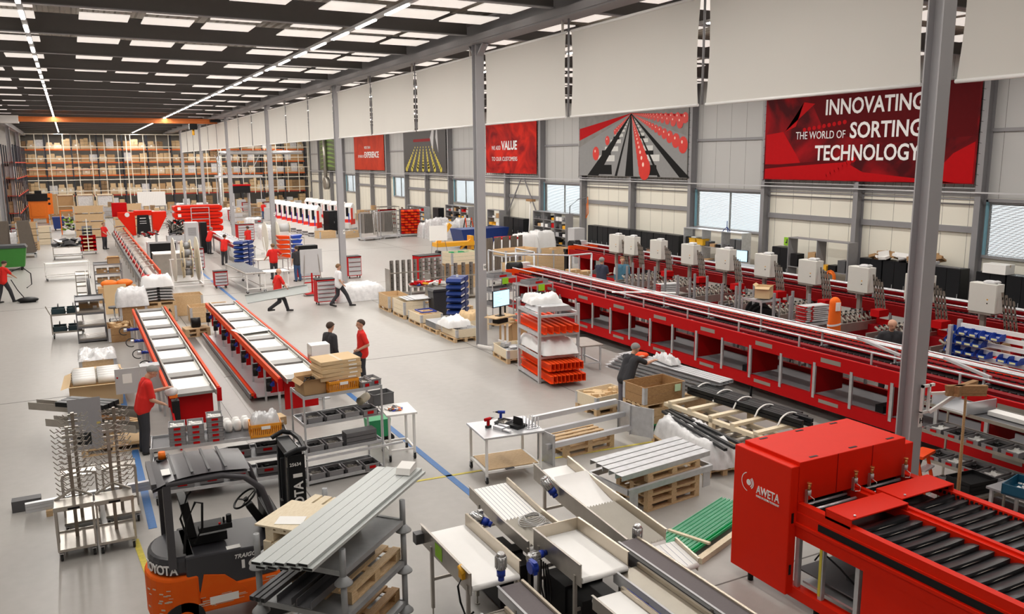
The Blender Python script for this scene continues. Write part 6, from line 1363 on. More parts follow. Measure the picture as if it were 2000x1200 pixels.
# computer stand in front of column G
t = thing('computer_stand', 'rolling computer stand with a big monitor and a wooden desk by column G', 'computer stand', (11.55, 23.0, 0), .35)
m_ = M(WHITE).b(-.5, .5, -.3, -.24, .08, .14).b(-.5, -.44, -.3, .4, .08, .14).b(.44, .5, -.3, .4, .08, .14).b(.2, .28, -.05, 0, .1, 1.55).b(.42, .48, -.05, 0, .1, 1.3).o('frame', t)
for x in (-.47, .47): caster(0, .035).o('castor', t, loc=(x, -.27, 0))
m_ = M(PINE).b(-.42, .5, -.35, .15, 1.02, 1.05).o('desk_top', t); M(PINE).b(-.32, .5, -.3, .1, .8, .825).o('desk_shelf', t)
M(BLACK).b(-.15, .3, -.2, .05, .825, .95).o('printer', t)
mo = M(BLACK).b(-.36, .4, -.18, -.14, 1.35, 1.88).b(0, .06, -.14, -.1, 1.05, 1.5).b(-.1, .16, -.2, 0, 1.05, 1.07).o('monitor', t); M(mat('lit_screen', (.55, .78, .95), .3, emit=.75)).b(-.34, .38, -.185, -.18, 1.38, 1.86).o('screen', mo, 'bright light blue screen')
for i in range(7): M(mat('screen_text', (.3, .45, .55), .5, emit=.3)).b(-.3, -.3+.1+.06*((i*3) % 5), -.187, -.185, 1.44+.055*i, 1.447+.055*i).o('screen_line', mo)
# ---- steel rack on castors with the red beams
RKA = 0.13
t = thing('profile_rack', 'galvanised rack with four layers of red steel beams and white cloth', 'rack', (11.28, 19.35, 0), -RKA)
RW_, RL = .56, .76
for x in (-1, 1):
    for y in (-1, 1): M(GALV).b(x*RW_-.035, x*RW_+.035, y*RL-.035, y*RL+.035, 0, 2.1).o('post', t)
for z in (.1, .72, 1.32, 1.84):
    m_ = M(GALV)
    for x in (-1, 1): m_.b(x*RW_-.03, x*RW_+.03, -RL, RL, z-.06, z+.03)
    for y in (-1, 1): m_.b(-RW_, RW_, y*RL-.03, y*RL+.03, z-.06, z+.0)
    m_.o('shelf_frame', t)
T0 = Matrix.Translation((11.28, 19.35, 0)) @ Matrix.Rotation(-RKA, 4, 'Z')
for li, (z, n_, ln, dy) in enumerate(((.13, 9, 2.3, -.25), (.42, 9, 2.1, -.2), (1.35, 6, 2.2, .15))):
    for i in range(n_):
        p_ = T0 @ V((-.46+.92*i/max(1, n_-1), dy+.0, z)); profile('red steel C beam, beam %s from the left in the %s layer of the profile rack' % (('one', 'two', 'three', 'four', 'five', 'six', 'seven', 'eight', 'nine')[i], ('bottom', 'second', 'upper')[li]), p_, pi/2-RKA, None, kind='[', ln=ln, wd=.085, h=.2, t_=.012, m='red')
wrapped('white cloth thrown over grey sheets on the middle shelf of the profile rack', T0 @ V((.0, .05, .77)), pi/2-RKA, None, l=2.0, d=1.05, h=.3, m='cloth', seed=21)
o = M(GALV).pr([(-.5, 0), (.5, 0), (.42, .14), (-.42, .14)], -.5, .5, 'y').o('steel_hood'); o.location = T0 @ V((0, .0, 1.87)); o.rotation_euler.z = -RKA; tag(o, 'grey sheet metal tray on top of the profile rack', 'tray')
wrapped('white paper sheet hanging over the top of the profile rack', T0 @ V((-.05, .3, 2.0)), -RKA, None, l=.95, d=.8, h=.18, m='cloth', seed=22)
table('small grey table behind the profile rack', (12.6, 19.6, 0), -.1, None, l=.7, d=1.1, h=.75, top='steel', leg='galv', wheels=False)
carton('open brown carton with papers between column G and the profile rack', (12.6, 23.9, 0), .3, None, l=.7, d=.6, h=.6, c='card', open_=True)
# ---- shelf frames with green cards by column G
for k, (x, y) in enumerate(((13.4, 26.6), (13.75, 24.6))):
    shelfcart('tall steel shelf trolley with a green card, %s one right of column G' % ('rear', 'front')[k], (x, y, 0), .2, None, l=1.1, d=.8, h=1.75, n=4, mt='galv', solid='dark')
    for j in range(3): ebox('grey parts tray in the %s steel shelf trolley right of column G, shelf %s' % (('rear', 'front')[k], ('one', 'two', 'three')[j]), (x, y-.1, shelf_z(1.75, 4, j+1)), .2, None, l=.8, d=.5, h=.16, c='grey', fill='dark')
    o = M(LIME).b(-.14, .14, -.004, .004, 0, .22).o('green_card'); o.location = (x+.1, y-.42, 1.5); o.rotation_euler.z = .2; tag(o, 'bright green card on the %s steel shelf trolley' % ('rear', 'front')[k], 'card')
# ---- long red sorting lines
def long_line(label, X0, X1, ya, yb, near=True):
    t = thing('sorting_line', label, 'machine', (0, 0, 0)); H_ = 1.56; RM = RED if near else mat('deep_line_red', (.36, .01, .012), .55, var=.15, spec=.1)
    for x, s_ in ((X0, 1), (X1, -1)):
        M(RM).pr([(x-.03, 1.25), (x+.05, 1.25), (x+.05, 1.33), (x+.01, 1.35), (x+.01, 1.5), (x+.05, 1.5), (x+.05, H_), (x-.03, H_)], ya, yb, 'y').o('upper_rail', t)
        M(RM).pr([(x-.03, .3), (x+.06, .3), (x+.06, .4), (x, .42), (x, .5), (x+.06, .52), (x+.06, .58), (x-.03, .58)], ya, yb, 'y').o('lower_rail', t)
    n = int((yb-ya)/1.015)
    for i in range(n+1):
        y = yb-1.0-1.015*i
        if y < ya: break
        M(GALV).b(X0-.045, X0+.0, y-.035, y+.035, .5, 1.32).o('post', t)
        if near: M(GALV).b(X1-.02, X1+.02, y-.035, y+.035, .5, 1.32).o('post', t)
        if i % 2 == 0 and i < 30:
            M(RED).b(X0+.02, X1-.75, y+.03, y+.06, .58, 1.28).b(X0+.0, X0+.03, y+.03, y+.12, .58, 1.28).o('partition', t)
            M(BLACK).b(X0+.4, X0+.9, y+.5, y+.7, .46, .62).o('drive_unit', t) if i % 4 == 0 else None
        elif i < 30: M(RED).b(X0+1.0, X1-.1, y+.03, y+.06, 1.05, 1.3).o('hanging_guard', t); M(WHITE).b(X0+.75, X0+.95, y+.02, y+.05, 1.02, 1.3).o('white_box', t)
        if i % 4 == 0: M(BLACK).c((X0+.05, y, 0), (X0+.05, y, .3), .03).c((X1-.05, y, 0), (X1-.05, y, .3), .03).o('foot', t)
        if i % 2 and near: M(mat('plate_grey', (.36, .34, .3), .4, .4)).b(X0-.035, X0-.03, y+.3, y+.85, 1.37, 1.47).b(X0-.035, X0-.03, y+.3, y+.85, .43, .51).o('rail_plate', t)
    M(mat('deck_grey', (.33, .33, .35), .5, .2)).b(X0+.06, X1-.06, ya, yb, .44, .46).o('lower_deck', t)
    M(BLACK).b(X0+.06, X1-.06, ya, yb, 1.4, 1.46).o('chain_bed', t)
    cl = M(BLACK)
    for k, x in enumerate((X0+.3, X0+1.05, X1-.3)):
        M(DRED).b(x, x+.18, ya, yb, 1.5, 1.56).o('chain_guide', t)
        m_ = M(BLACK)
        yq = ya
        while yq < yb and yq < 30: m_.b(x+.19, x+.24, yq, yq+.09, 1.5, 1.58); yq += .16
        m_.o('chain', t)['kind'] = 'stuff'
    for k, (x, z, r) in enumerate(((X0+.16, 1.8, .024), (X0+.8, 1.84, .022), (X0+.88, 1.84, .022), (X0+.96, 1.84, .022), (X0+1.45, 1.76, .02))):
        M(ALU).c((x, ya, z), (x, yb-.2, z), r, n=8).o('guide_tube', t)
    for i in range(int((yb-ya)/2)):
        y = ya+.6+2*i; M(GALV).b(X0+.11, X0+.14, y, y+.04, 1.46, 1.79).b(X0+.86, X0+.9, y, y+.04, 1.46, 1.83).b(X0+.1, X1, y, y+.03, 1.46, 1.5).o('tube_bracket', t)
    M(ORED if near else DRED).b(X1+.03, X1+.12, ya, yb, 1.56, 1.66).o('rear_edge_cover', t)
    M(ORED).b(X0-.05, X1+.05, yb-.08, yb, 1.3, 1.72).o('end_beam', t)
    m_ = M(BLACK).c((X0+.2, yb+.25, 1.75), (X0+.75, yb+.25, 1.75), .2, n=16).b(X0-.1, X1, yb+.1, yb+.35, 1.4, 1.55); m_.m(LGREY).b(X0+.75, X0+1.1, yb+.08, yb+.42, 1.6, 1.92); m_.o('end_drive', t)
    for x in (X0, X1): M(BLACK).b(x-.05, x+.05, yb+.1, yb+.35, 0, 1.5).o('end_leg', t)
    return t
long_line('long red sorting line in front of the posts, running out at the right edge', 14.6, 16.3, 3.0, 28.2)
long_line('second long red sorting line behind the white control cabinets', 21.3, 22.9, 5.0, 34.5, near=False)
M(ORED)
for i, (a, b_) in enumerate((((1070, 545), (1250, 560)), ((1675, 660), (1760, 695)), ((1845, 700), (1935, 738)))):
    p, q = G(*a, 2.02), G(*b_, 1.96)
    if i == 0: continue
    o = M(ALU).beam(p, q, .06, .05).o('loose_bar'); tag(o, 'loose bright bar lying across the long red line, %s column H' % ('left of', 'right of')[i-1], 'bar')
p, q = G(1195, 571, 1.95), G(1320, 572, 1.95)
o = M(PAPER).beam(p, (p+q)/2+V((.0, 0, .01)), .12, .02).beam((p+q)/2+V((0, 0, .01)), q, .12, .02).o('loose_bar'); tag(o, 'long white strip lying across the long red line below the two talking men', 'bar')
# ---- control cabinets of line two
cy = (29.8, 28.7, 26.9, 24.95, 23.0, 21.05, 19.1, 17.15, 15.2, 13.3)
orr = ('farthest', 'second farthest', 'third farthest', 'fourth farthest', 'fifth of the row, in the middle', 'sixth in the row', 'seventh, behind the cardboard box', 'eighth, left of the orange jacket', 'ninth, half hidden by column H', 'nearest, right of column H')
for i, y in enumerate(cy):
    t = thing('control_cabinet', 'white control cabinet on struts above the second line, '+orr[i], 'cabinet', (20.5, y-.3, 0), 0, 'white control cabinets over the second line')
    c = M(mat('cabinet_white', (.78, .77, .72), .4, var=.02)).b(0, .3, -.38, .36, 1.93, 2.68).o('housing', t, bev=.01)
    M(MATS['cabinet_white']).b(-.02, 0, -.37, .35, 1.94, 2.67).o('door', t)
    M(BLACK).c((-.03, -.16, 2.18), (-.02, -.16, 2.18), .018).o('lock', t); M(YEL).c((-.03, -.16, 2.28), (-.02, -.16, 2.28), .018).o('warning_dot', t)
    M(FILM).sph((.15, -.1, 2.7), .14, .2, .07, 8).sph((.12, -.3, 2.74), .05, .1, .04, 6).o('plastic_wrap', t)
    M(mat('bracket_brown', (.3, .26, .23), .5, .3)).b(.08, .18, -.06, .06, 1.4, 1.93).b(-.05, .3, -.3, .3, 1.88, 1.93).o('bracket', t)
    st = mat('strut_steel', (.26, .225, .19), .4, .5)
    for j in range(4):
        yy_ = -.46-.1*j
        m_ = M(st).beam((.1, yy_-.18, 1.45), (.1, yy_, 2.5-.06*j), .05, .03)
        m_.m(BLACK)
        for q in range(5): z = 1.6+.18*q; f_ = (z-1.45)/1.05; m_.b(.07, .08, yy_-.18+.18*f_-.01, yy_-.18+.18*f_+.01, z, z+.06)
        m_.o('strut', t)
    # outfeed with grippers in front of each cabinet
    if i < 2: continue
    t = thing('gripper_outfeed', 'steel outfeed with rows of grippers under the white control cabinet '+orr[i].split(',')[0], 'machine', (19.6, y-.5, 0), 0, 'steel outfeeds of the second line')
    M(STEEL).b(-.9, .95, -.5, -.45, .95, 1.2).b(-.9, .95, .25, .3, .95, 1.2).o('side_rail', t)
    M(RED).b(.6, 1.0, -.85, -.55, 1.35, 1.55).b(.95, 1.0, -.9, -.5, .5, 1.25).o('red_guard', t); M(DRED).b(.6, 1.0, -.9, .6, .45, 1.1).o('lower_box', t)
    for x in (-.85, .85):
        for y_ in (-.47, .27): M(STEEL).b(x-.025, x+.025, y_-.025, y_+.025, 0, 1.0).o('leg', t)
    rr = random.Random(i)
    for r in range(2):
        for j in range(9):
            x = -.8+.2*j; m_ = M(st).c((x, -.4+.33*r, 1.22+.08*r), (x+.05, -.2+.33*r, 1.3+.08*r), .035, n=8).beam((x, -.45+.33*r, 1.15), (x+.08, -.3+.33*r, 1.42), .03, .03); m_.m(BLACK).sph((x+.08, -.3+.33*r, 1.42), .035, n=6); m_.m(DSTEEL).b(x-.06, x+.06, -.35+.33*r, -.28+.33*r, 1.1, 1.16)
            m_.o('gripper', t)
# ---- post frames between the lines
py = ((24.28, 23.65), (22.98, 22.4), (20.88, 20.28), (18.8, 18.2), (16.7, 16.1))
for i, (a, b_) in enumerate(py):
    t = thing('post_trolley', 'steel trolley with four tall posts between the lines, %s from the far end' % ('first', 'second', 'third', 'fourth', 'fifth')[i], 'trolley', (17.35, (a+b_)/2, 0), 0, 'tall post trolleys between the two lines')
    for x in (-.35, .35):
        for y in (a-(a+b_)/2, b_-(a+b_)/2): M(GREYP).b(x-.03, x+.03, y-.03, y+.03, .15, 2.2).o('post', t); caster(0).o('castor', t, loc=(x, y, 0))
    for z in (.6, .95, 1.3): m_ = M(GALV).b(-.35, .35, (b_-a)/2, (b_-a)/2+.03, z, z+.05).b(-.35, .35, (a-b_)/2-.03, (a-b_)/2, z, z+.05).b(-.38, -.34, (b_-a)/2, (a-b_)/2, z, z+.05).b(.34, .38, (b_-a)/2, (a-b_)/2, z, z+.05).o('rail', t)
    M(GALV).b(-.35, .35, (b_-a)/2, (a-b_)/2, .55, .57).o('deck', t)
# tables, crates and heaps between the lines
for i, y in enumerate((21.7, 19.5, 17.4, 15.2, 12.6)):
    T_ = table('low steel assembly table between the lines, %s from the far end' % ('first', 'second', 'third', 'fourth', 'fifth')[i], (18.1, y, 0), pi/2, None, l=1.7, d=.8, h=1.0, top='steel', leg='galv', wheels=False)
    for j in range(9):
        o = profile('dark toothed bar on the %s assembly table between the lines' % ('first', 'second', 'third', 'fourth', 'fifth')[i], (18.0+.09*j, y, 1.0), pi/2+.02*(j % 3), 'toothed bars on the %s assembly table' % ('first', 'second', 'third', 'fourth', 'fifth')[i], kind=('C', 'U')[j % 2], ln=1.8, wd=.06, h=.05, t_=.006, m=('black', 'steel', 'alu')[(j+i) % 3])
for i in range(6): profile('grey steel channel on the nearer side of the assembly tables', (17.5+.0*i, 21.8+.11*i-.3, .6), .05, 'grey channels on the post trolleys', kind='C', ln=.6, wd=.1, h=.06, t_=.006, m='galv')
crate('pale crate with green and white parts in front of the man in teal', (16.95, 24.9, .2), pi/2, None, l=1.3, d=.8, h=.75, wd='pale', fill='white')
o = M(GREEN).sph((0, 0, .05), .25, .35, .12, 10).o('green_bag'); o.location = (16.85, 25.1, .93); tag(o, 'green plastic bag lying in the pale crate by the talking men', 'bag')
eur((16.95, 24.9, .05), pi/2, 'pallet under the pale crate in front of the man in teal', 1.3, .8, 'pine')
table('small white table behind the seated worker in red', (18.2, 28.6, 0), .1, None, l=.9, d=.7, h=1.0, top='white', leg='white', wheels=False)
for i in range(2): carton('brown carton on the small white table behind the seated worker, %s' % ('left', 'right')[i], (17.95+.5*i, 28.75-.1*i, 1.0), .1, None, l=.5, d=.4, h=.36+.08*(1-i), c='card')
carton('open cardboard box standing on the steel table among the black reels', (17.3, 17.4, 1.95), .6, None, l=.5, d=.42, h=.34, c='light', open_=True)
RS = shelfcart('steel frame trolley carrying the cardboard box and black reels', (17.2, 17.4, 0), 0, None, l=.7, d=.75, h=1.95, n=3, mt='galv')
for i in range(4): reel('black reel between the lines, %s from the left' % ('first', 'second', 'third', 'fourth')[i], (18.0-.3*i, 18.35-.42*i, 1.0), .9, None, r=.34, w_=.12, m='black', drum='black')
for i in range(8):
    o = M(LGREY).b(-.42, .42, -.16, .16, 0, .035).m(RED).b(-.425, -.36, -.17, .17, .002, .033).b(-.2, -.12, -.162, -.16, 0, .035).o('grey_tray'); o.location = (17.45+.03*(i % 2), 15.75-.0*i, 1.55+.055*i); o.rotation_euler.z = -.1+.03*(i % 3); tag(o, 'flat grey tray with red end, %s from the bottom in the stack left of the jacket' % ('first', 'second', 'third', 'fourth', 'fifth', 'sixth', 'seventh', 'eighth')[i], 'tray', 'grey trays with red ends')
shelfcart('steel frame trolley under the flat grey trays left of the orange jacket', (17.45, 15.75, 0), 0, None, l=.95, d=.7, h=1.55, n=3, mt='galv')
for i in range(5):
    o = M(LGREY).b(-.42, .42, -.16, .16, 0, .05).m(RED).b(-.425, -.36, -.17, .17, .002, .048).o('grey_tray'); o.location = (18.42, 23.2, 1.45+.07*i-.25); o.rotation_euler.z = -.1; tag(o, 'flat grey tray with red end, %s in the stack below the fourth cabinet' % ('lowest', 'second', 'third', 'fourth', 'topmost')[i], 'tray')
table('steel table carrying the tray stack below the fourth cabinet', (18.42, 23.3, 0), 0, None, l=1.1, d=1.2, h=1.2, top='steel', leg='galv', wheels=False)
# orange safety jacket hanging from a post
t = thing('safety_jacket', 'orange safety jacket with reflective stripes hanging left of column H', 'jacket', (17.15, 14.75, 1.25), -.2)
JK = mat('hi_vis_orange', (.95, .16, .008), .8)
M(JK).grid(lambda u, v: ((.16+.05*v)*(sin(2*pi*u))+.02*sin(9*u), .12*cos(2*pi*u)*(1-.3*v), .95-.85*v+.02*sin(7*u)), 24, 14).o('shell', t)
M(JK).sph((0, 0, .95), .15, .12, .16, 12).o('hood', t)
for z in (.42,): M(CLOTHW).grid(lambda u, v: ((.205)*(sin(2*pi*u))+.02*sin(9*u), .125*cos(2*pi*u), z-.05*v+.02*sin(7*u)), 24, 1).o('reflective_stripe', t)
M(PAPER).b(-.07, .07, -.14, -.125, .76, .98).o('collar_lining', t)
M(JK).c((.1, -.02, .15), (.12, -.02, -.05), .06, .05).o('sleeve', t)
o = M(GALV).b(-.04, .04, -.04, .04, 0, 2.25).b(-.2, .2, -.2, .2, 0, .03).o('hanger_post'); o.location = (17.3, 14.95, 0); tag(o, 'galvanised post the orange jacket hangs on', 'post')
# bench with blue bins
t = thing('work_bench', 'steel bench with louvred back panel at the right edge', 'bench', (17.55, 10.9, 0), 0)
for y in (-1.0, .9):
    M(GALV).b(-.04, .04, y-.04, y+.04, 0, 2.1).o('post', t)
M(GALV).b(-.5, .35, -1.1, 1.0, 1.2, 1.24).o('worktop', t)
for k in range(5): M(WHITE).b(.28, .32, -.95, .85, 1.35+.17*k, 1.45+.17*k).o('louvre', t)
for y in (-1.0, .9): M(GALV).b(.28, .36, y-.04, y+.04, 0, 2.2).b(-.48, -.42, y-.03, y+.03, 0, 1.2).o('leg', t)
k = 0
for r, (z, ys_) in enumerate(((1.24, (.85, .6, .35)), (1.46, (.85, .6, .35, .05, -.4, -.65)), (1.68, (.85, .6, .4, .2)), (1.9, (.8, .55, .3, 0.05, -.2)))):
    for j, y in enumerate(ys_): bin_('blue bin on the louvred bench, %s row, %s from the left' % (('bottom', 'second', 'third', 'top')[r], ('first', 'second', 'third', 'fourth', 'fifth', 'sixth')[j]), (17.72, 11.0+y, z), -pi/2, 'blue bins on the louvred bench', l=.22, d=.26, h=.15, c='blue')
table('grey desk with a white drawer between column H and the blue bins', (17.2, 12.3, 0), 0, None, l=.6, d=1.1, h=1.15, top='steel', leg='galv', wheels=False)
# brooms leaning at column H
t = thing('bracket', 'white wall bracket on column H holding the brooms', 'bracket', (11.45, 7.95, 0)); M(WHITE).b(-.16, .12, -.0, .04, 1.98, 2.02).b(-.16, .12, -.0, .04, 2.4, 2.44).b(-.16, -.13, 0, .04, 2.0, 2.44).b(.0, .03, 0, .04, 2.0, 2.44).beam((.0, -.02, 2.0), (.42, -.2, 2.3), .04, .05).beam((.0, -.02, 2.3), (.5, -.22, 2.3), .04, .04).o('frame', t)
BR_ = mat('bristle', (.36, .2, .09), .9, var=.3, scale=30)
for i, (x, y, rz) in enumerate(((11.92, 7.62, .15), (11.78, 7.55, -.5))):
    t = thing('broom', 'wooden broom standing upside down at column H, %s' % ('right one with tan bristles', 'left dark one')[i], 'broom', (x, y, 0), rz); wd_ = PINE if i == 0 else BROWNW
    M(wd_).c((0, 0, 0.0), (0, .05, 2.3), .018, n=8).o('handle', t); M(BROWNW).b(-.3, .3, .02, .09, 2.3, 2.34).o('head', t); M(BR_).pr([(-.29, 2.34), (.29, 2.34), (.31, 2.46), (-.31, 2.46)], .015, .1, 'y').o('bristles', t)
o = M(BROWNW).c((0, 0, 0), (0.02, .02, 1.9), .015, n=8).o('wooden_pole'); o.location = (12.05, 7.75, 0); tag(o, 'bare wooden pole beside the brooms', 'pole')
# ---- pallets and wood frames in the centre right
for k in range(1):
    eur((11.15, 14.42, 0), pi/2*0+.05, 'green plastic pallet under the wooden crates beside the leaning worker', 1.2, .8, 'green')
    crate('lower wooden crate on the green pallet beside the leaning worker', (11.15, 14.42, .146), .05, None, l=1.15, d=.75, h=.32, wd='pine')
    eur((11.15, 14.42, .466), .05, 'wooden pallet between the two crates on the green pallet', 1.15, .75, 'pine')
    crate('upper open wooden crate with a green note on the green pallet', (11.15, 14.42, .612), .05, None, l=1.15, d=.75, h=.4, wd='brown')
o = M(mat('pale_green_card', (.55, .75, .5), .6)).b(-.08, .08, -.003, .003, 0, .16).o('note_card'); o.location = (11.5, 14.02, .82); tag(o, 'pale green note on the upper wooden crate', 'card')
eur((10.85, 15.95, 0), .1, 'wooden pallet under the low crate left of the leaning worker', 1.1, .8, 'pine')
crate('low wooden crate with a stencil left of the leaning worker', (10.85, 15.95, .146), .1, None, l=1.1, d=.8, h=.3, wd='pale', fill='card')
for j in range(5):
    for i in range(4): profile('long galvanised channel the worker is sorting, layer %s, %s' % (('one', 'two', 'three', 'four', 'five')[j], ('front', 'second', 'third', 'rear')[i]), (12.0+.12*i+.03*j, 15.6-.1*j+.02*i, .62+.085*j), pi/2+.1, 'galvanised channels sorted by the worker', kind='[', ln=3.4, wd=.1, h=.075, t_=.006, m='galv')
for y in (14.3, 16.3): o = M(PINE).b(-.5, .5, -.06, .06, 0, .62).o('wood_trestle'); o.location = (12.2, y, 0); tag(o, 'wooden trestle under the %s end of the sorted channels' % ('near' if y < 15 else 'far'), 'trestle')
t = thing('timber_rack', 'long pale timber frame with metal rollers under the black tubes', 'timber frame', (11.65, 12.3, 0), .06)
for x in (-.55, .55):
    for z in (.12, .42, .72): M(PALE).b(x-.05, x+.05, -2.4, 1.55, z-.1, z-.02).o('long_beam', t)
    for i in range(4): M(PALE).b(x-.05, x+.05, -2.3+1.2*i, -2.2+1.2*i, 0, .7).o('spacer', t)
for i in range(7): M(PALE).b(-.6, .6, -2.3+.6*i, -2.18+.6*i, .7, .76).o('cross_plank', t)
for i in range(12): M(STEEL).c((-.45, -2.2+.32*i, .3), (.45, -2.2+.32*i, .3), .05, n=8).o('metal_roller', t)
for i in range(12):
    o = profile('black plastic wrapped tube on the timber frame', (11.55+.085*(i % 6)+.3, 12.4+.1*(i % 3), .77+.09*(i//6)), pi/2+.1, 'black tubes on the timber frame', kind='tube', ln=3.0-.2*(i % 3), wd=.075, h=.075, t_=.008, m='black')
for i in range(5):
    y = 11.3+.62*i; o = M(PAPER).t([(-.33+.66*u/8, 0, .2*sin(pi*u/8)**.5) for u in range(9)], .018, 5).o('strap'); o.location = (12.06, y, .78); o.rotation_euler.z = .1; tag(o, 'white strap around the black tubes, %s from the near end' % ('first', 'second', 'third', 'fourth', 'fifth')[i], 'strap')
o = M(ORED).sph((0, 0, 0.03), .25, .18, .07, 10).o('red_cloth'); o.location = (12.15, 16.3, 1.06); tag(o, 'orange red cloth on the far end of the channels', 'cloth')
wrapped('white bags on the far end of the galvanised channels', (12.35, 15.5, 1.06), 1.5, None, l=.8, d=.3, h=.14, m='film', seed=31)
wrapped('long bundle wrapped in torn clear film on a pallet behind the grey profiles', (10.62, 12.35, .146), 1.4, None, l=2.3, d=.72, h=.42, m='film', seed=33)
eur((10.62, 12.35, 0), 1.4, 'pallet under the film wrapped bundle', 2.2, .8, 'pine')
for i in range(3): profile('dark metal profile in the film wrapped bundle, %s' % ('left', 'middle', 'right')[i], (10.48+.16*i, 12.3, .58), 1.38+.05*i, None, kind='slab', ln=2.5, wd=.07, h=.05, m='black')
# ---- right: shelf rack in front of the red line, step ladder, trays
shelfcart('galvanised shelf rack with grey red boxes in front of the red line at the right edge', (13.45, 8.2, 0), pi/2, None, l=2.0, d=.75, h=1.62, n=4, mt='steel', wheels=False, solid='dark')
o = M(ALU).pr([(-.35, 0), (.35, 0), (.35, .22), (.33, .22), (.33, .02), (-.33, .02), (-.33, .22), (-.35, .22)], -.35, .35, 'x').o('steel_trough'); o.location = (13.4, 8.65, 1.585); o.rotation_euler.z = -.1; tag(o, 'big light grey sheet metal box on top of the right shelf rack', 'box')
o = M(PAPER).b(-.12, .12, -.5, .5, 0, .07).o('white_bar'); o.location = (13.5, 7.7, 1.585); tag(o, 'white bar on top of the right shelf rack', 'bar')
for k in range(3):
    for i in range(5):
        if k == 0 and i > 2: continue
        ebox('grey box with a red front on the right shelf rack, %s shelf, %s from the left' % (('lower', 'middle', 'upper')[k], ('first', 'second', 'third', 'fourth', 'fifth')[i]), (13.3, 8.95-.34*i, shelf_z(1.62, 4, k, 0)+.0), -pi/2, None, l=.28, d=.44, h=.11, c='grey', fill='dark' if (i+k) % 2 else 'white')
t = thing('step_ladder', 'red step ladder between the red machine and the shelf rack', 'ladder', (12.35, 8.6, 0), .25)
for x in (-.2, .2): M(ORED).beam((x, -.22, 0), (x, .02, .95), .03, .05).o('rail', t); M(BLACK).beam((x, .28, 0), (x, .06, .95), .03, .05).o('rear_rail', t)
M(ORED).b(-.26, .26, -.1, .12, .93, .98).o('top_step', t)
for j in range(3): M(ALU).b(-.19, .19, -.22+.07*j-.05, -.22+.07*j+.08, .22+.24*j, .25+.24*j).o('step', t)
for i in range(3): ebox('black lidded tray on the floor behind the red machine, %s' % ('bottom', 'middle', 'top')[i], (12.55, 7.85, .55+.07*i), -.1, None, l=.6, d=.45, h=.07, c='black', red=False, fill=None)
shelfcart('low steel trolley under the black trays behind the red machine', (12.55, 7.85, 0), -.1, None, l=.65, d=.7, h=.6, n=2, mt='steel')
TEAL = mat('teal_bin', (.01, .09, .16), .4)
for i in range(3):
    t = thing('small_parts_bin', 'dark teal bin of white parts beside the red machine rails, %s' % ('left', 'middle', 'right')[i], 'bin', (12.3+.12*i, 6.9-.42*i, .9), .2); M(TEAL).b(-.3, .3, -.18, .18, 0, .02).b(-.3, .3, -.18, -.165, 0, .16).b(-.3, .3, .165, .18, 0, .16).b(-.3, -.285, -.18, .18, 0, .16).b(.285, .3, -.18, .18, 0, .16).o('body', t); heap(M(WHITE), -.2, .2, -.1, .1, 0, .1, 10, i, .08, [WHITE, LGREY]).o('parts', t)['kind'] = 'stuff'
table('low grey table under the teal bins beside the red machine', (12.45, 6.5, 0), pi/2, None, l=1.6, d=.8, h=.9, top='grey', leg='galv', wheels=False)
crate('pale wooden crate at the right edge next to the teal bins', (13.5, 6.6, .35), .3, None, l=.9, d=.6, h=.5, wd='pale')
eur((13.5, 6.6, 0.2), .3, 'pallet under the pale crate at the right edge', .9, .6, 'pine')
# ---- things along the right wall
def open_shelf(label, x, ya, yb, h, cols, rows, seed, col='grey', side=True, deep=.55):
    t = thing('shelf_unit', label, 'shelf', (x, (ya+yb)/2, 0)); L = (yb-ya); P_ = {'grey': GREYP, 'galv': GALV}[col]
    for i in range(cols+1): M(P_).b(-deep/2, deep/2, -L/2+L*i/cols-.015, -L/2+L*i/cols+.015, 0, h).o('upright', t)
    for j in range(rows+1): M(ALU if col == 'galv' else P_).b(-deep/2, deep/2, -L/2, L/2, .08+(h-.1)*j/rows-.015, .08+(h-.1)*j/rows+.015).o('shelf', t)
    rr = random.Random(seed); m_ = M(BLACK)
    for i in range(cols):
        for j in range(rows):
            for q in range(3):
                m_.m(rr.choice([BLACK, DGREY, CARD, YEL, LGREY, RED, WHITE, BLACK, DGREY])); y = -L/2+L*(i+.2+.3*q)/cols; hh = rr.uniform(.08, (h/rows)*.6); m_.b(-deep/2+.05, deep/2-.1, y-L/cols*.12, y+L/cols*.12, .097+(h-.1)*j/rows, .097+(h-.1)*j/rows+hh)
    m_.o('stored_goods', t)['kind'] = 'stuff'
    if side: M(P_).b(-deep/2, deep/2, -L/2-.03, -L/2-.015, 0, h).o('side_panel', t)
    return t
open_shelf('open grey shelf unit below the bright window, third window from the right edge', 27.3, 44.2, 48.3, 2.55, 3, 5, 1)
open_shelf('open shelf with yellow boxes below the big bright window', 27.2, 28.6, 32.7, 2.5, 3, 3, 2, 'galv', False)
open_shelf('grey cabinet shelf with orange cords beside the green first aid sign', 27.2, 22.7, 25.8, 2.55, 2, 2, 3)
open_shelf('grey shelf unit below the far window left of column G', 27.3, 58.6, 63.0, 2.3, 3, 5, 4)
open_shelf('narrow grey shelf unit right of column G at the wall', 27.3, 53.3, 55.2, 2.3, 1, 4, 5)
open_shelf('grey shelf with small boxes far back under the yellow fruit banner', 26.6, 66.0, 70.0, 2.0, 3, 5, 6, 'galv', False)
t = thing('cable_hank', 'bundle of bright orange cables hanging in the grey cabinet shelf', 'cables', (26.85, 23.4, .75)); m_ = M(ORANGE)
for q in range(9): m_.t([(0.03*sin(q), (.26-.02*q)*cos(a*pi/6), .35+(.3-.02*q)*sin(a*pi/6)) for a in range(13)], .018, 5)
m_.o('loops', t)
n = 0
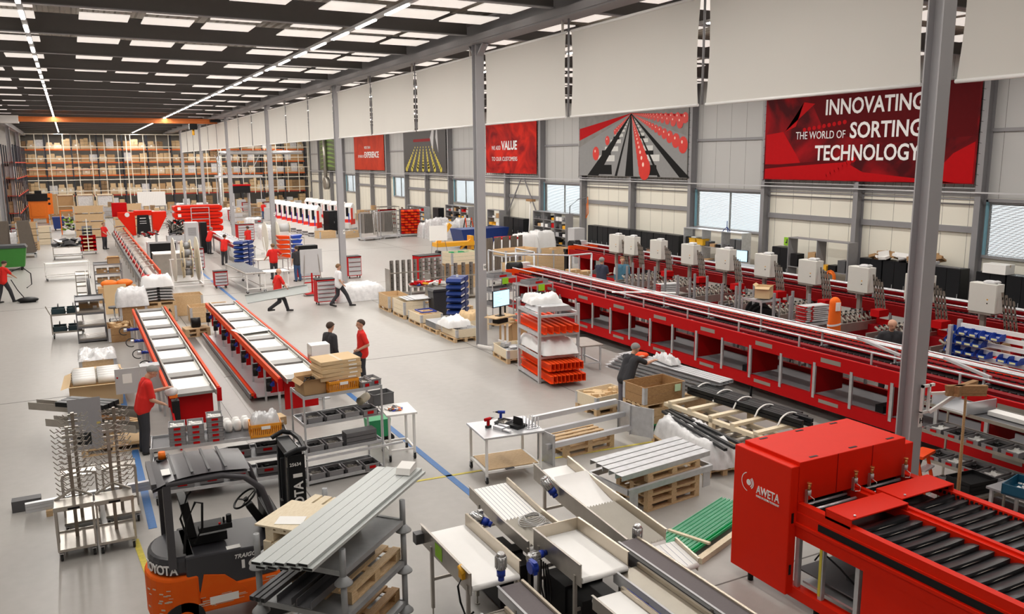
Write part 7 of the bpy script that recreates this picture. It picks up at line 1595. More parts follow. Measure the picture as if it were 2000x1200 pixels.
for (ya, yb, where) in ((33.4, 42.0, 'left of the big bright window'), (17.9, 22.4, 'left of column H'), (12.9, 17.6, 'below the right window'), (8.0, 12.6, 'at the right edge')):
    k = int((yb-ya)/1.05)
    for i in range(k): cabinet('black steel cabinet %s, %s from the left' % (where, ('first', 'second', 'third', 'fourth', 'fifth', 'sixth', 'seventh', 'eighth', 'ninth')[i]), (27.5, yb-.55-1.07*i, 0), -pi/2, 'black steel cabinets along the right wall', l=1.02, d=.5, h=2.0)
cabinet('black steel cabinet left of the grey cabinet shelf', (27.4, 26.45, 0), -pi/2, None, l=.95, d=.5, h=2.05)
for i in range(2): cabinet('black cabinet between the columns right of column G, %s' % ('left', 'right')[i], (27.3, 51.9-1.5*i, 0), -pi/2, None, l=1.4, d=.5, h=1.9)
cabinet('black cabinet far back beside the grey shelf', (26.9, 64.2, 0), -pi/2, None, l=1.2, d=.5, h=2.0)
o = heap(M(BLACK), -.2, .2, -1.4, 1.4, 0, .3, 22, 5, .7, [BLACK, LGREY, BROWNW, WHITE]).o('odd_parts'); o.location = (27.5, 20.6, 2.0); tag(o, 'black and white odds and ends on top of the black cabinets left of column H', 'parts', None, 'stuff')
carton('white open carton on the black cabinets below the right window', (27.4, 16.9, 2.0), 0, None, l=.5, d=.8, h=.32, c='white')
profile('brown plank on the black cabinets right of column H', (27.4, 19.0-.2, 2.0), pi/2, None, kind='slab', ln=1.2, wd=.3, h=.03, m='dark')
for i in range(2): o = M(mat('crate_yellow', (.8, .45, .02), .5)).b(-.2, .2, -.22, .22, 0, .3).b(-.22, .22, -.24, .24, .26, .3).o('yellow_crate'); o.location = (27.0, 31.9-.55*i, 1.73); tag(o, 'yellow crate on the shelf below the big window, %s' % ('left', 'right')[i], 'crate')
t = thing('tripod', 'small dark blue tripod standing on the shelf below the big window', 'tripod', (27.1, 29.8, 2.5)); M(NAVY).c((0, 0, .15), (0, 0, .5), .02).o('stem', t)
for q in range(3): M(NAVY).beam((0, 0, .2), (.2*cos(2.1*q), .2*sin(2.1*q), .0), .03, .03).o('foot', t)
t = thing('desk_monitor', 'computer monitor with a light blue screen on a desk below the big window', 'monitor', (25.2, 26.9, 1.5), pi/2+.2); M(BLACK).b(-.45, .45, -.03, .03, 0, .5).b(-.05, .05, -.02, .02, -.2, 0).o('case', t); M(MATS['lit_screen']).b(-.43, .43, .03, .035, .02, .48).o('screen', t)
table('desk under the monitor below the big window', (25.2, 26.9, 0), pi/2, None, l=2.0, d=.8, h=1.3, top='grey', leg='galv', wheels=False)
shelfcart('steel trolley loaded with bars behind the sixth control cabinet', (24.2, 25.2, 0), pi/2, None, l=2.2, d=.8, h=1.55, n=3, mt='galv')
for i in range(5): profile('grey bar on the loaded trolley behind the sixth cabinet, %s' % ('first', 'second', 'third', 'fourth', 'fifth')[i], (23.9+.15*i, 25.2, 1.5), pi/2, None, kind='slab', ln=2.4, wd=.08, h=.06, m='galv')
o = tag(M(LGREY).b(-.35, .35, -.35, .35, 0, 2.0).o('grey_unit'), 'light grey upright unit at the left end of the black cabinets', 'cabinet'); o.location = (25.5, 40.5, 0)
# t-shaped tool stand and hose swing arm at the wall columns
t = thing('swing_arm', 'thin steel swing arm with a hose on the wall column by the tomato banner', 'swing arm', (27.98, 43.15, 0)); M(DSTEEL).t([(0, 0, 3.6), (-.3, .6, 3.45), (-.6, 1.1, 3.0), (-.62, 1.15, 1.0)], .03).o('arm', t); M(ORANGE).t([(0, 0, 3.6), (-.1, -.2, 2.6), (-.05, .1, 2.3), (0, .1, 3.2)], .03).o('hose', t)
t = thing('broom', 'broom with its head up leaning on the wall left of the second window', 'broom', (27.2, 49.3, 0)); M(WHITE).c((0, 0, 0), (.2, 0, 3.1), .04).o('handle', t); M(BR_).b(.05, .35, -.4, .4, 3.1, 3.25).o('bristles', t)
# ================================================================ BACK OF THE HALL
ORD = ['first', 'second', 'third', 'fourth', 'fifth', 'sixth', 'seventh', 'eighth', 'ninth', 'tenth', 'eleventh', 'twelfth', 'thirteenth', 'fourteenth', 'fifteenth', 'sixteenth', 'seventeenth', 'eighteenth', 'nineteenth', 'twentieth']
RO = mat('rack_orange', (.75, .13, .01), .5); RR = mat('rack_red', (.45, .03, .012), .5); DB_ = mat('rack_dark_blue', (.03, .035, .05), .5)
BY = 112.0
rk = thing('pallet_rack', 'huge pallet rack with orange beams across the back wall', 'rack', (0, BY, 0))
ux = [-5.0+2.73*i for i in range(13)]
for x in ux:
    m_ = M(DB_).b(x-.06, x+.06, -.5, -.38, 0, 9.3).b(x-.06, x+.06, .9, 1.0, 0, 9.3)
    for z in range(1, 9): m_.b(x-.03, x+.03, -.4, .95, z, z+.05)
    m_.o('upright_frame', rk)
LV = [(2.1, RR), (4.45, RO), (5.95, RO), (7.45, RO)]
for z, mt in LV:
    for i in range(12): M(mt).b(ux[i]+.06, ux[i+1]-.06, -.52, -.42, z-.14, z).b(ux[i]+.06, ux[i+1]-.06, .9, .98, z-.14, z).o('beam', rk)
    M(GREYP).b(ux[0], ux[-1], -.4, .9, z-.04, z-.02).o('deck', rk)
for i in range(3): M(RO).b(ux[i]+.06, ux[i+1]-.06, -.52, -.42, 5.05, 5.15).o('beam', rk)
nt = thing('safety_grid', 'pale metal safety grid in front of the back rack', 'grid', (0, BY-1.6, 0))
GW = mat('grid_cream', (.85, .8, .68), .5)
for i in range(24): M(GW).b(-4.6+1.42*i-.04, -4.6+1.42*i+.04, -.025, .025, 1.9, 9.2).o('vertical_bar', nt)
for z in (2.6, 3.9, 5.15, 6.4, 7.7, 9.15): M(GW).b(-4.8, 28, -.03, .03, z-.045, z+.045).o('horizontal_bar', nt)
for x in (-4.8, 6.3, 17, 27.9): M(GW).b(x-.06, x+.06, 0, .12, 0, 9.2).o('support', nt)
struct(M(mat('lintel', (.3, .29, .26), .7)).b(XL, XR, Y1-1.0, Y1, 9.35, 10.4).o('trim_151'), 'dark panel above the back rack')
def mk_load(kind=0):
    rr = random.Random(kind*7+3); m_ = M(PINE).b(-.4, .4, -.4, .4, 0, .13)
    mt = (CARD, CARDL, mat('carton_pale', (.6, .46, .3), .7), FILM, mat('carton_dark', (.3, .19, .1), .8), PALE)[kind % 6]; m_.m(mt)
    if kind % 3 == 0: m_.b(-.39, .39, -.39, .39, .13, rr.uniform(.7, 1.15))
    elif kind % 3 == 1:
        for x in (-.2, .2):
            for z in range(3): m_.b(x-.19, x+.19, -.38, .38, .13+.3*z, .13+.3*z+.28-(.0 if z < 2 else rr.uniform(0, .1)))
    else:
        m_.b(-.39, .39, -.39, .39, .13, .55); m_.m(CARDL).b(-.3, .25, -.35, .3, .55, rr.uniform(.7, 1.0)).m(PAPER).b(-.1, .1, -.4, -.39, .3, .42)
    return tag(m_.o('pallet_load'), '', 'pallet load')
load = Proto(mk_load)
lvn = ['floor level', 'second level', 'third level', 'fourth level', 'top level']
KN = ['tall brown load', 'six light cartons', 'stepped pale load', 'white film wrapped load', 'dark brown cartons', 'pale wooden load']
rr = random.Random(5)
for li, z in enumerate((0, 2.1, 4.45, 5.95, 7.45)):
    for b_ in range(12):
        for k in range(3):
            if rr.random() < .06 or (li == 0 and b_ > 3 and rr.random() < .4): continue
            kd = rr.randrange(12); x = ux[b_]+.5+.87*k+rr.uniform(-.05, .05)
            load('%s, %s of the back rack, %s bay, %s place' % (KN[kd % 6], lvn[li], ORD[b_], ('left', 'middle', 'right')[k]), (x, BY+.1, z), 0, 'pallet loads in the back rack', scale=(1.05, 1.1, rr.uniform(1.2, 1.7) if li < 2 else rr.uniform(.95, 1.3)), kind=kd)
# left rack along the wall
lr = thing('pallet_rack', 'dark storage rack along the left wall at the edge of the picture', 'rack', (-4.9, 0, 0))
for y in (84, 87, 90, 93, 96, 99, 102, 105): 
    M(DB_).b(-.1, -.0, y-.05, y+.05, 0, 7.5).b(.75, .85, y-.05, y+.05, 0, 7.5).o('upright_frame', lr)
for z in (1.6, 3.1, 4.6, 6.0): M(RR).b(.78, .86, 84, 105, z-.1, z).b(-.1, .8, 84, 105, z-.03, z-.01).o('shelf_level', lr)
for li, z in enumerate((0, 1.6, 3.1, 4.6)):
    for k in range(7): load('%s in the left wall rack, %s level, %s from the near end' % (KN[(k*5+li) % 6], ('floor', 'second', 'third', 'fourth')[li], ORD[k]), (-4.5, 85.5+3*k, z), pi/2, 'pallet loads in the left wall rack', kind=(k*5+li) % 12)
# orange machine, wood frames, small crates, board
t = thing('baling_press', 'orange press machine with a dark top near the back rack', 'machine', (-2.9, 95.0, 0)); OM = mat('press_orange', (.85, .2, .01), .45)
M(OM).b(-.9, .75, -.6, .6, .5, 2.2).b(-.7, .5, -.65, -.6, .7, 1.9).o('body', t); M(BLACK).b(-1.0, .8, -.7, .7, 2.2, 2.9).b(-.3, .3, -.2, .2, 2.9, 3.2).o('top', t); M(OM).b(.75, 1.2, -.3, .6, 0, 2.9).m(BLACK).c((.9, -.31, 2.4), (.9, -.3, 2.4), .12).c((.9, -.31, 1.9), (.9, -.3, 1.9), .12).o('control_column', t); M(OM).b(-.85, -.65, -.5, .5, 0, .5).b(.5, .7, -.5, .5, 0, .5).o('foot', t)
for i in range(3):
    t = thing('transport_crate', 'standing wooden transport frame with pale film near the back rack, %s' % ('left', 'middle', 'right')[i], 'frame crate', (-.6+1.9*i, 103.0-i, 0)); M(PALE).b(-.85, -.75, -.5, .5, 0, 2.5).b(.75, .85, -.5, .5, 0, 2.5).b(-.85, .85, -.5, .5, 2.4, 2.5).b(-.85, .85, -.5, .5, 0, .15).b(-.85, .85, -.55, -.5, 1.2, 1.3).o('timber', t); M(FILM if i else CARD).b(-.72, .72, -.4, .4, .15, 2.35).o('wrapped_goods', t)
o = M(CARD).b(-.9, .9, -.1, .1, 0, 2.6).b(-.9, -.7, -.2, -.1, 0, 2.5).o('cardboard'); o.location = (-2.3, 101.5, 0); tag(o, 'tall brown cardboard sheets beside the orange press', 'cardboard')
for i in range(4): crate('small wooden crate with grey goods in the far left lane, %s' % ('lower left', 'upper left', 'lower right', 'upper right')[i], (-1.5+.0*i if i < 2 else .2, 92.5, .5*(i % 2)), 0, None, l=1.2, d=.9, h=.48, wd='brown' if i % 2 else 'pine', fill='steel' if i % 2 else None)
t = thing('planning_board', 'big white planning board full of lines in front of the back rack', 'board', (7.4, 95, 0)); M(WHITE).b(-1.35, 1.35, -.05, .05, 1.4, 2.85).o('board', t); M(GREYP).b(-1.3, -1.2, -.3, .3, 0, 1.4).b(1.2, 1.3, -.3, .3, 0, 1.4).o('leg_pair', t)
m_ = M(LGREY)
for i in range(16): m_.b(-1.3+.17*i, -1.29+.17*i, -.056, -.05, 1.45, 2.8)
m_.o('ruling', t)
# red hopper machine and chain conveyor
t = thing('sorting_machine', 'red hopper shaped machine with a black door in the middle distance', 'machine', (4.4, 66.0, 0)); HR = MATS['machine_red']
M(HR).pr([(-1.6, 2.35), (-1.6, 2.0), (-.75, .7), (-.5, .7), (-.5, 2.35)], -.5, .6, 'y').pr([(.65, 2.35), (.65, .7), (.9, .7), (1.6, 2.0), (1.6, 2.35)], -.5, .6, 'y').b(-.5, .65, -.4, .6, 2.1, 2.45).o('hopper', t)
M(BLACK).pr([(-.46, .75), (.5, .75), (.4, 2.15), (-.36, 2.15)], -.62, -.5, 'y').o('door', t); M(WLET).b(-.2, .2, -.63, -.62, 1.9, 1.95).b(-.22, .22, -.63, -.62, 1.55, 1.58).b(-.22, .22, -.63, -.62, 1.7, 1.73).o('door_marking', t)
M(WLET).c((-1.0, -.52, 2.2), (-1.0, -.5, 2.2), .16, n=16).o('logo_mark', t); M(RED).b(-1.9, -.9, .8, 1.4, 2.0, 3.0).o('rear_box', t)
for x in (-.7, .85): M(GALV).b(x-.05, x+.05, -.4, -.3, 0, .8).b(x-.05, x+.05, .4, .5, 0, .8).o('leg', t)
heap(M(BLACK), -.5, .9, -1.6, -.7, .4, .8, 40, 3, .25, [BLACK, STEEL, DSTEEL, RED]).o('drive_parts', t)['kind'] = 'stuff'
t = thing('chain_conveyor', 'long steep conveyor with red chain guides running to the red hopper machine', 'conveyor', (0, 0, 0))
for k, (x, mt, z) in enumerate(((2.35, DSTEEL, .95), (2.5, RED, 1.05), (2.62, DSTEEL, 1.1), (3.1, ORED, 1.3))):
    M(mt).b(x-.03, x+.03, 38.5, 66, z-.18, z).o('rail', t)
M(STEEL).b(2.55, 3.1, 38.5, 66, .95, 1.0).o('bed', t)
for i in range(14): M(STEEL).b(2.45, 2.5, 39+2*i, 39.08+2*i, 0, .9).b(3.05, 3.1, 39+2*i, 39.08+2*i, 0, 1.1).o('leg', t); M(STEEL).t([(2.45, 39.4+2*i, .5), (2.38, 39.8+2*i, .9), (2.6, 40.2+2*i, 1.3), (3.0, 40.4+2*i, 1.35)], .025, 5).o('hose', t)
M(RED).b(2.35, 3.2, 38.2, 38.5, 0, 1.15).o('end_panel', t)
t = thing('machine_base', 'stainless machine base with a white top in front of the red hopper machine', 'machine', (4.25, 47.5, 0)); M(STEEL).b(-.7, .9, -.9, .6, 0, 1.15).o('housing', t); M(PAPER).b(-.75, .95, -.95, .3, 1.15, 1.2).o('white_top', t)
t = thing('machine_base', 'open steel frame with black interior behind the stainless machine base', 'machine', (4.4, 52, 0)); M(BLACK).b(-.7, .7, -.5, .5, .4, 1.3).o('housing', t); M(GALV).b(-.8, .8, -.55, -.5, 1.3, 1.4).b(-.8, -.7, -.5, .5, 0, 1.35).b(.7, .8, -.5, .5, 0, 1.35).o('frame', t)
t = thing('air_conditioner', 'tall light grey air conditioner unit behind the white drum stand', 'air conditioner', (6.7, 57.5, 0)); M(LGREY).b(-.42, .42, -.4, .4, 0, 2.05).o('housing', t, bev=.04); m_ = M(GREYP)
for i in range(9): m_.b(-.25, .25, -.41, -.4, 1.2+.06*i, 1.23+.06*i)
m_.o('grille', t); o = M(BLACK).b(-.1, .3, -.4, .4, 0, 2.0).o('divider_screen'); o.location = (7.35, 57.7, 0); tag(o, 'narrow black panel beside the air conditioner', 'panel')
t = thing('engine_unit', 'bundle of steel pipes and motors on a trolley right of the red hopper machine', 'machine', (6.6, 65.5, 0)); rr = random.Random(8)
m_ = M(STEEL)
for i in range(26): m_.m(rr.choice([STEEL, BLACK, DSTEEL])).t([(rr.uniform(-.6, .6), rr.uniform(-.4, .4), rr.uniform(.6, 1.7)) for q in range(4)], rr.uniform(.03, .07), 6)
m_.o('pipes', t); M(GALV).b(-.7, .7, -.5, .5, .2, .6).b(-.6, -.5, -.4, -.3, 0, .2).b(.5, .6, -.4, -.3, 0, .2).b(-.6, -.5, .3, .4, 0, .2).b(.5, .6, .3, .4, 0, .2).o('base', t)
# stack of red frames
for i in range(4):
    o = M(HR).pr([(-1.75, 0), (1.75, 0), (1.9, .15), (1.9, .42), (1.7, .5), (-1.7, .5), (-1.9, .42), (-1.9, .15)], -.7, .7, 'y').m(DRED).b(-1.7, 1.7, -.72, -.7, .2, .26).m(WHITE).b(-1.6, -1.35, -.73, -.7, .15, .4).o('red_housing'); o.location = (9.2, 74.0, .15+.56*i); tag(o, 'red machine frame in the strapped stack, %s from the bottom' % ORD[i], 'machine frame')
o = M(PINE).b(-1.6, 1.6, -.6, .6, 0, .15).o('pallet'); o.location = (9.2, 74, 0); tag(o, 'wide pallet under the strapped red machine frames', 'pallet')
t = thing('steel_cage', 'light steel cage frame in front of the strapped red frames', 'cage', (9.3, 73.0, 0)); m_ = M(GALV)
for x in (-.7, .7): m_.b(x-.03, x+.03, -.03, .03, 0, 2.2)
for z in (.6, 1.2, 1.7, 2.15): m_.b(-.7, .7, -.03, .03, z, z+.05)
m_.b(-.75, -.65, -.3, .3, 0, .06).b(.65, .75, -.3, .3, 0, .06); m_.o('frame', t)
toolcab('red tool trolley with light drawers right of the strapped red frames', (11.2, 64.0, 0), .1, None, l=1.2, d=.7, h=1.3, n=6)
t = thing('roller_conveyor', 'red edged steel conveyor running towards the camera past the reaching worker', 'conveyor', (0, 0, 0)); 
def sl(x, y, z): return (x, y, z)
M(DRED).beam((8.1, 62, 1.0), (8.1, 49.5, 1.0), .08, .16).o('side_rail', t); M(STEEL).beam((9.2, 62, 1.0), (9.2, 49.5, 1.0), .06, .1).o('side_rail', t); M(STEEL).b(8.15, 9.15, 49.5, 62, .92, .95).o('bed', t)
for i in range(15): M(ALU).c((8.15, 49.7+.85*i, 1.02), (9.15, 49.7+.85*i, 1.02), .06, n=8).o('roller', t)
for i in range(5): M(GALV).b(8.1, 8.18, 49.6+2.9*i, 49.68+2.9*i, 0, .95).b(9.12, 9.2, 49.6+2.9*i, 49.68+2.9*i, 0, .95).o('leg', t)
# row of white and red kiosk machines
def mk_kiosk():
    t = thing('grader_unit', '', 'machine'); WR = mat('kiosk_red', (.75, .03, .015), .4)
    M(WHITE).pr([(-.6, 1.0), (.1, 1.0), (.1, 2.1), (-.2, 2.3), (-.6, 2.0)], -.32, .32, 'x').o('upper_housing', t, bev=.02)
    M(WR).pr([(-.62, .6), (.1, .6), (.1, 1.0), (-.62, 1.0)], -.33, .33, 'x').b(-.34, -.3, -.6, -.3, 1.0, 1.9).b(.3, .34, -.6, -.3, 1.0, 1.9).o('red_trim', t); M(BLACK).b(-.1, .1, -.63, -.6, 1.25, 1.95).o('black_slot', t); M(BLUE).b(.1, .16, -.63, -.6, .7, 1.5).o('blue_strip', t)
    M(WHITE).b(-.28, .28, -1.0, -.4, .3, .75).o('lower_box', t); M(GALV).b(-.3, -.25, -1.0, .5, .1, .3).b(.25, .3, -1.0, .5, .1, .3).b(-.3, .3, -1.0, -.95, .1, .16).o('stand', t)
    for x in (-.27, .27):
        for y in (-.9, .4): caster(0, .04).o('castor', t, loc=(x, y, 0))
    return t
kiosk = Proto(mk_kiosk)
for i in range(8): kiosk('white and red machine unit on a stand, front row, %s from the left' % ORD[i], (16.9+.05*i, 78.5-1.75*i, 0), -.75, 'white and red machine units in rows', scale=1.05)
for i in range(7): kiosk('white and red machine unit on a stand, back row, %s from the left' % ORD[i], (20.4+.05*i, 80.5-2.0*i, 0), -.75, 'white and red machine units in rows', scale=1.05)
cabinet('black open cabinet standing between the white and red machine units', (18.6, 66.8, 0), .3, None, l=1.1, d=.8, h=1.9)
for i in range(2): crate('wooden crate on the floor in front of the machine units, %s' % ('left', 'right')[i], (17.2+1.7*i, 63.8-.6*i+.0, .0), .2, None, l=1.4, d=1.0, h=.55, wd='pine', fill=('card', 'steel')[i])
# racks of hanging brown steel profiles
for k, (x, y) in enumerate(((19.6, 60.3), (21.4, 61.0))):
    t = thing('hanging_rack', 'trolley of hanging brown grey profiles, %s of the two right of column F' % ('left', 'right')[k], 'rack', (x, y, 0), .3); HB = MATS['strip_steel']
    for i in range(9): M(HB).b(-.7+.09*i, -.65+.09*i, -.4, .4, .55, 2.0).o('profile', t)
    for i in range(3): M(STEEL).beam((.15+.15*i, -.4, .4), (.05+.15*i, -.35, 2.1), .07, .04).o('profile', t)
    M(GALV).b(-.8, .8, -.5, .5, .12, .2).b(-.8, -.74, -.03, .03, .1, 2.1).b(.74, .8, -.03, .03, .1, 2.1).b(-.8, .8, -.03, .03, 2.05, 2.1).b(-.75, -.65, -.4, -.3, 0, .12).b(.65, .75, -.4, -.3, 0, .12).b(-.75, -.65, .3, .4, 0, .12).b(.65, .75, .3, .4, 0, .12).o('frame', t)
shelfcart('tall grey shelf trolley with red trays beside the hanging profiles', (23.4, 67.0, 0), .1, None, l=1.8, d=.9, h=2.1, n=6, mt='steel', solid='dark')
for k in range(4): bin_('red and yellow tray in the tall grey shelf trolley, %s shelf' % ORD[k+1], (23.4, 66.9, shelf_z(2.1, 6, k+1)), .1, None, l=1.5, d=.5, h=.16, c='red')
t = thing('bin_rack', 'wheeled rack filled with small orange red bins near the right wall', 'bin rack', (23.4, 61.8, 0), -.05); M(GALV).b(-.9, .9, -.5, .5, .12, .2).o('platform', t)
for x in (-.8, .8):
    for y in (-.4, .4): caster(0, .045).o('castor', t, loc=(x, y, 0))
m0 = M(ORED).pr([(-.4, 0), (-.1, 0), (-.1, .17), (-.3, .17), (-.42, .09)], -.11, .11, 'x').mesh('red_bin'); m1 = M(RED).pr([(-.4, 0), (-.1, 0), (-.1, .17), (-.3, .17), (-.42, .09)], -.11, .11, 'x').mesh('red_bin')
for r in range(9):
    for c in range(6): o = bpy.data.objects.new('small_bin', m1 if (r+c) % 3 == 0 else m0); COL.objects.link(o); o.parent = t; o.location = (-.62+.25*c, 0, .22+.21*r)
M(DSTEEL).b(-.78, .78, -.1, .1, .2, 2.15).o('back_panel', t)
for i in range(6): wrapped('white film wrapped stack near the right wall, %s of six' % ORD[i], (24.1+1.2*(i % 3), 60.0-1.5*(i//3), 0), 0, 'white film wrapped stacks near the right wall', l=1.15, d=1.2, h=1.1+.35*(i % 2), m='film', seed=40+i)
t = thing('flip_chart', 'white board on thin legs standing in front of the wrapped stacks', 'board', (19.4, 46.4, 0), -.15); M(PAPER).b(-.55, .55, -.02, .02, 1.1, 2.0).o('board', t); M(DSTEEL).beam((-.4, 0, 1.1), (-.55, -.3, 0), .02, .02).beam((.4, 0, 1.1), (.55, -.3, 0), .02, .02).beam((0, .02, 1.6), (0, .5, 0), .02, .02).o('leg_set', t)
YL = mat('machine_yellow', (.8, .38, .01), .45)
t = thing('lifting_table', 'yellow folding lift arm beside column G in the distance', 'lift', (21.5, 48.5, 0)); M(YL).beam((-1.4, 0, .6), (-.4, 0, 1.9), .2, .25).b(-1.5, 1.2, -.4, .4, .5, .75).beam((.2, -.2, .3), (1.0, -.2, .9), .12, .12).b(.9, 1.1, -.3, .3, .1, 1.1).o('arm', t); M(BLACK).c((-1.2, -.4, .12), (-1.2, .4, .12), .12).c((1.0, -.4, .12), (1.0, .4, .12), .12).o('wheel_axle', t)
M(YL).b(.95, 1.15, -.5, -.45, .7, .8)
for i in range(3): crate('wooden crate stacked between column G and the navy bin tower, %s' % ('lower', 'middle', 'upper')[i], (15.9, 35.4, .56*i), .1, None, l=1.5, d=1.0, h=.56, wd=('pine', 'brown', 'pale')[i], fill='green' if i == 2 else None)
for k in range(3): eur((13.2, 30.0+1.4*k, .0), .1, 'pallet beside the navy bin tower, %s from the camera' % ('nearest', 'second', 'farthest')[k], 1.2, .8, 'pine')
toolcab('red tool trolley with silver drawers behind the strip racks', (15.4, 38.2, 0), .2, None, l=1.4, d=.7, h=1.25, n=5)
t = thing('step_ladder', 'red and black folding step ladder left of column G near the wall', 'ladder', (26.3, 57.0, 0), .2)
for x in (-.35, .35): M(ORED).beam((x, -.4, 0), (x*.8, .0, 1.6), .06, .05).o('rail', t); M(BLACK).beam((x, .4, 0), (x*.8, 0, 1.6), .06, .05).o('rear_rail', t)
for j in range(4): M(STEEL).b(-.3, .3, -.4+.1*j, -.22+.1*j, .3+.35*j, .34+.35*j).o('step', t)
# vertical brown steel strips right of column G
t = thing('strip_rack', 'rack of brown upright steel strips right of column G', 'rack', (20.2, 39.5, 0), .3)
for i in range(14): M(MATS['panel_brown']).b(-1.4+.2*i, -1.3+.2*i, -.3+.04*(i % 3), -.22+.04*(i % 3), .12, 1.85).o('strip', t)
M(GALV).b(-1.5, 1.5, -.5, .5, 0, .12).b(-1.5, 1.5, .3, .36, .9, .96).b(-1.5, -1.42, .28, .36, .1, 1.2).b(1.42, 1.5, .28, .36, .1, 1.2).o('frame', t)
crate('wooden tray on posts above the brown strips right of column G', (18.6, 35.0, 1.45), .2, None, l=2.0, d=1.0, h=.25, wd='pine')
shelfcart('post trolley carrying the wooden tray right of column G', (18.6, 35.0, 0), .2, None, l=2.0, d=1.0, h=1.45, n=2, mt='galv')
for i in range(3): crate('light wooden crate with parts behind the long red line, %s' % ORD[i], (19.6+1.6*i, 36.6+.8*i, .0), .2, None, l=1.4, d=1.0, h=.8+.2*i, wd='pine', fill=('green', 'white', 'card')[i])
for i in range(3): wrapped('white and red cloth covered load near the wall right of column G, %s' % ORD[i], (22.6+1.6*i, 43.6+.7*i, .0), 0, None, l=1.5, d=1.3, h=1.3+.1*i, m='cloth', seed=50+i)
o = M(RED).b(-.6, .6, -.5, .5, 0, .1).o('red_cover'); o.location = (22.6, 43.6, 1.28); tag(o, 'red cover lying on the cloth covered load near the wall', 'cover')
t = thing('waste_container', 'dark blue steel container behind the brown strips', 'container', (24.6, 51.5, 0), .1); M(NAVY).pr([(-1.6, .2), (1.6, .2), (1.9, 1.3), (-1.9, 1.3)], -.8, .8, 'y').m(RUBBER).b(-1.2, -1.0, -.6, .6, 0, .2).b(1.0, 1.2, -.6, .6, 0, .2).o('body', t)
# light railings around the far end of the long line
t = thing('tube_railing', 'bent galvanised tube frame with posts at the far end of the long red line', 'frame', (0, 0, 0))
for x, y in ((15.3, 29.6), (16.6, 29.6), (15.3, 31.2), (16.6, 31.2), (17.2, 27.8), (18.3, 27.9)): M(GALV).c((x, y, 0), (x, y, 2.15), .035, n=8).o('post', t)
M(GALV).t([(15.3, 31.2, 2.15), (15.3, 29.6, 2.15), (16.6, 29.6, 2.15), (16.6, 31.2, 2.15)], .035).t([(15.3, 29.6, 2.15), (17.2, 27.8, 2.15), (18.3, 27.9, 2.15)], .035).o('top_tube', t)
# far middle clutter: tables, crates and trolleys up to the back rack
rr = random.Random(21)
def clutter(area, x0, x1, y0, y1, nx, ny, seed):
    rr = random.Random(seed)
    for j in range(ny):
        for i in range(nx):
            x = x0+(x1-x0)*(i+.5)/nx+rr.uniform(-.25, .25); y = y0+(y1-y0)*(j+.5)/ny+rr.uniform(-.3, .3); k = rr.randrange(7)
            ps = '%s from the left in the %s row %s' % (ORD[i], ORD[j], area)
            if k == 0: crate('wooden crate, '+ps, (x, y, 0), 0, None, l=1.3, d=1.0, h=rr.choice((.6, .8)), wd='pine', fill='card')
            elif k == 1: wrapped('white wrapped load, '+ps, (x, y, 0), 0, None, l=1.5, d=1.1, h=rr.choice((.9, 1.2)), m='film', seed=seed % 5)
            elif k == 2: shelfcart('steel trolley, '+ps, (x, y, 0), 0, None, l=1.5, d=.8, h=1.2, n=3, mt='steel', solid='galv'); load('load of cartons on a trolley, '+ps, (x, y, 1.16), 0, None, kind=rr.randrange(6), scale=.55)
            elif k == 3: table('steel table, '+ps, (x, y, 0), 0, None, l=1.6, d=.9, h=.95, top='steel', leg='galv'); ebox('red gripped box on a table, '+ps, (x, y, .95), 0, None, l=.6, d=.4, h=.25, c='grey')
            elif k == 4: toolcab('red tool trolley, '+ps, (x, y, 0), 0, None, l=1.0, d=.6, h=1.1, n=5)
            elif k == 5: load('pallet load of cartons, '+ps, (x, y, 0), 0, None, kind=rr.randrange(12), scale=1.3)
            else: cabinet('grey machine cabinet, '+ps, (x, y, 0), 0, None, l=1.0, d=.7, h=1.3, c='lgrey')
clutter('before the back rack', 2.5, 24.5, 98, 107, 9, 3, 3)
clutter('between the planning board and column D', 5.6, 15.2, 80, 91, 4, 4, 4)
clutter('behind the machine units', 16.6, 26, 84, 95, 5, 3, 5)
clutter('along the far right wall', 24.6, 26.6, 72.5, 83, 1, 5, 6)
clutter('left of column E', 12.4, 14.4, 64, 76, 1, 5, 8)
clutter('at the left wall by the brown panels', -4.4, -3.4, 69, 82, 1, 5, 9)
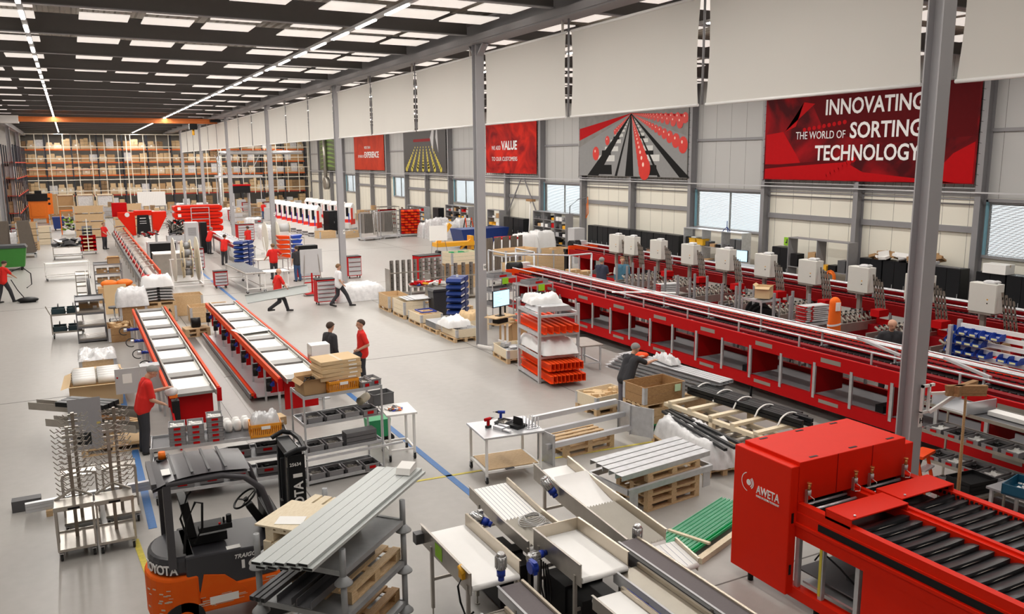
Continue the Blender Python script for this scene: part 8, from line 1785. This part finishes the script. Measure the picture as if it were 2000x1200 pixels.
# grey horizontal conveyors and the red canopy box in the far middle
t = thing('air_duct', 'silver air duct bending down from the far right wall', 'duct', (0, 0, 0)); m_ = M(MATS['motor_silver'] if 'motor_silver' in MATS else STEEL)
m_.t([(24.6, 100, 6.9), (18, 100, 6.9), (16.0, 100, 6.9), (15.3, 100, 6.8), (15.1, 100, 6.4), (15.1, 100, 0)], .22, 12); m_.o('pipe', t)
t = thing('duct_truss', 'steel suspension frame below the silver air duct', 'frame', (16.5, 96, 0)); m_ = M(GALV)
for x in (-2, -1, 0, 1, 2): m_.beam((x*.6, 0, 4.4), (x*1.2, 0, 6.6), .05, .05)
m_.b(-2.5, 2.5, -.5, .5, 4.2, 4.4).b(-2.4, -2.3, -.05, .05, 0, 4.2).b(2.3, 2.4, -.05, .05, 0, 4.2); m_.o('truss', t)
o = M(BLACK).b(-.9, .9, -.6, .6, 0, .75).m(RED).b(-.95, .95, -.65, .65, .75, .9).m(GALV).b(-.85, -.75, -.5, .5, -2.6, 0).b(.75, .85, -.5, .5, -2.6, 0).o('canopy_box'); o.location = (16.0, 92.4, 2.6); tag(o, 'black box with a red top on legs right of column D', 'box')
for i in range(4): o = M(ALU).b(-4, 4, -.15, .15, .9, 1.0).b(-3.8, -3.7, -.1, .1, 0, .9).b(3.7, 3.8, -.1, .1, 0, .9).o('roller_track'); o.location = (19.5, 96.3-.7*i, .4*0); tag(o, 'long pale roller track in front of the far crates, %s from the back' % ORD[i], 'roller track')
t = thing('extraction_fan', 'round silver extraction fan at the far right wall', 'fan', (27.4, 101, 0)); M(STEEL).c((0, 0, 3.2), (.5, 0, 3.2), .75, n=20).c((.2, 0, 3.9), (.2, 0, 9), .22, n=12).o('housing', t)
# ---------------------------------------------------------------- labels: tell the last look-alikes apart
_by = {}
for o in list(sc.objects):
    if o.parent is None and 'label' in o.keys() and 'category' in o.keys(): _by.setdefault(o['label'], []).append(o)
_O = ORD+['twenty first', 'twenty second', 'twenty third', 'twenty fourth']
for lab, os_ in _by.items():
    if len(os_) > 1:
        zs = [o.location.z for o in os_]; xs = [o.location.x for o in os_]; ys = [o.location.y for o in os_]
        levels = sorted(set(round(z, 2) for z in zs))
        for z in levels:
            row = [o for o in os_ if round(o.location.z, 2) == z]
            alongx = max(xs)-min(xs) >= (max(ys)-min(ys))*.5
            row.sort(key=lambda o: (o.location.x if alongx else o.location.y, o.location.y))
            for i, o in enumerate(row):
                s = lab+', %s %s' % (_O[min(i, len(_O)-1)], 'from the left' if alongx else 'from the near end')
                if len(levels) > 1: s += ', layer %s' % _O[levels.index(z)]
                o['label'] = s
for o in sc.objects:
    if o.parent is None and 'label' in o.keys(): o['label'] = short(o['label'])
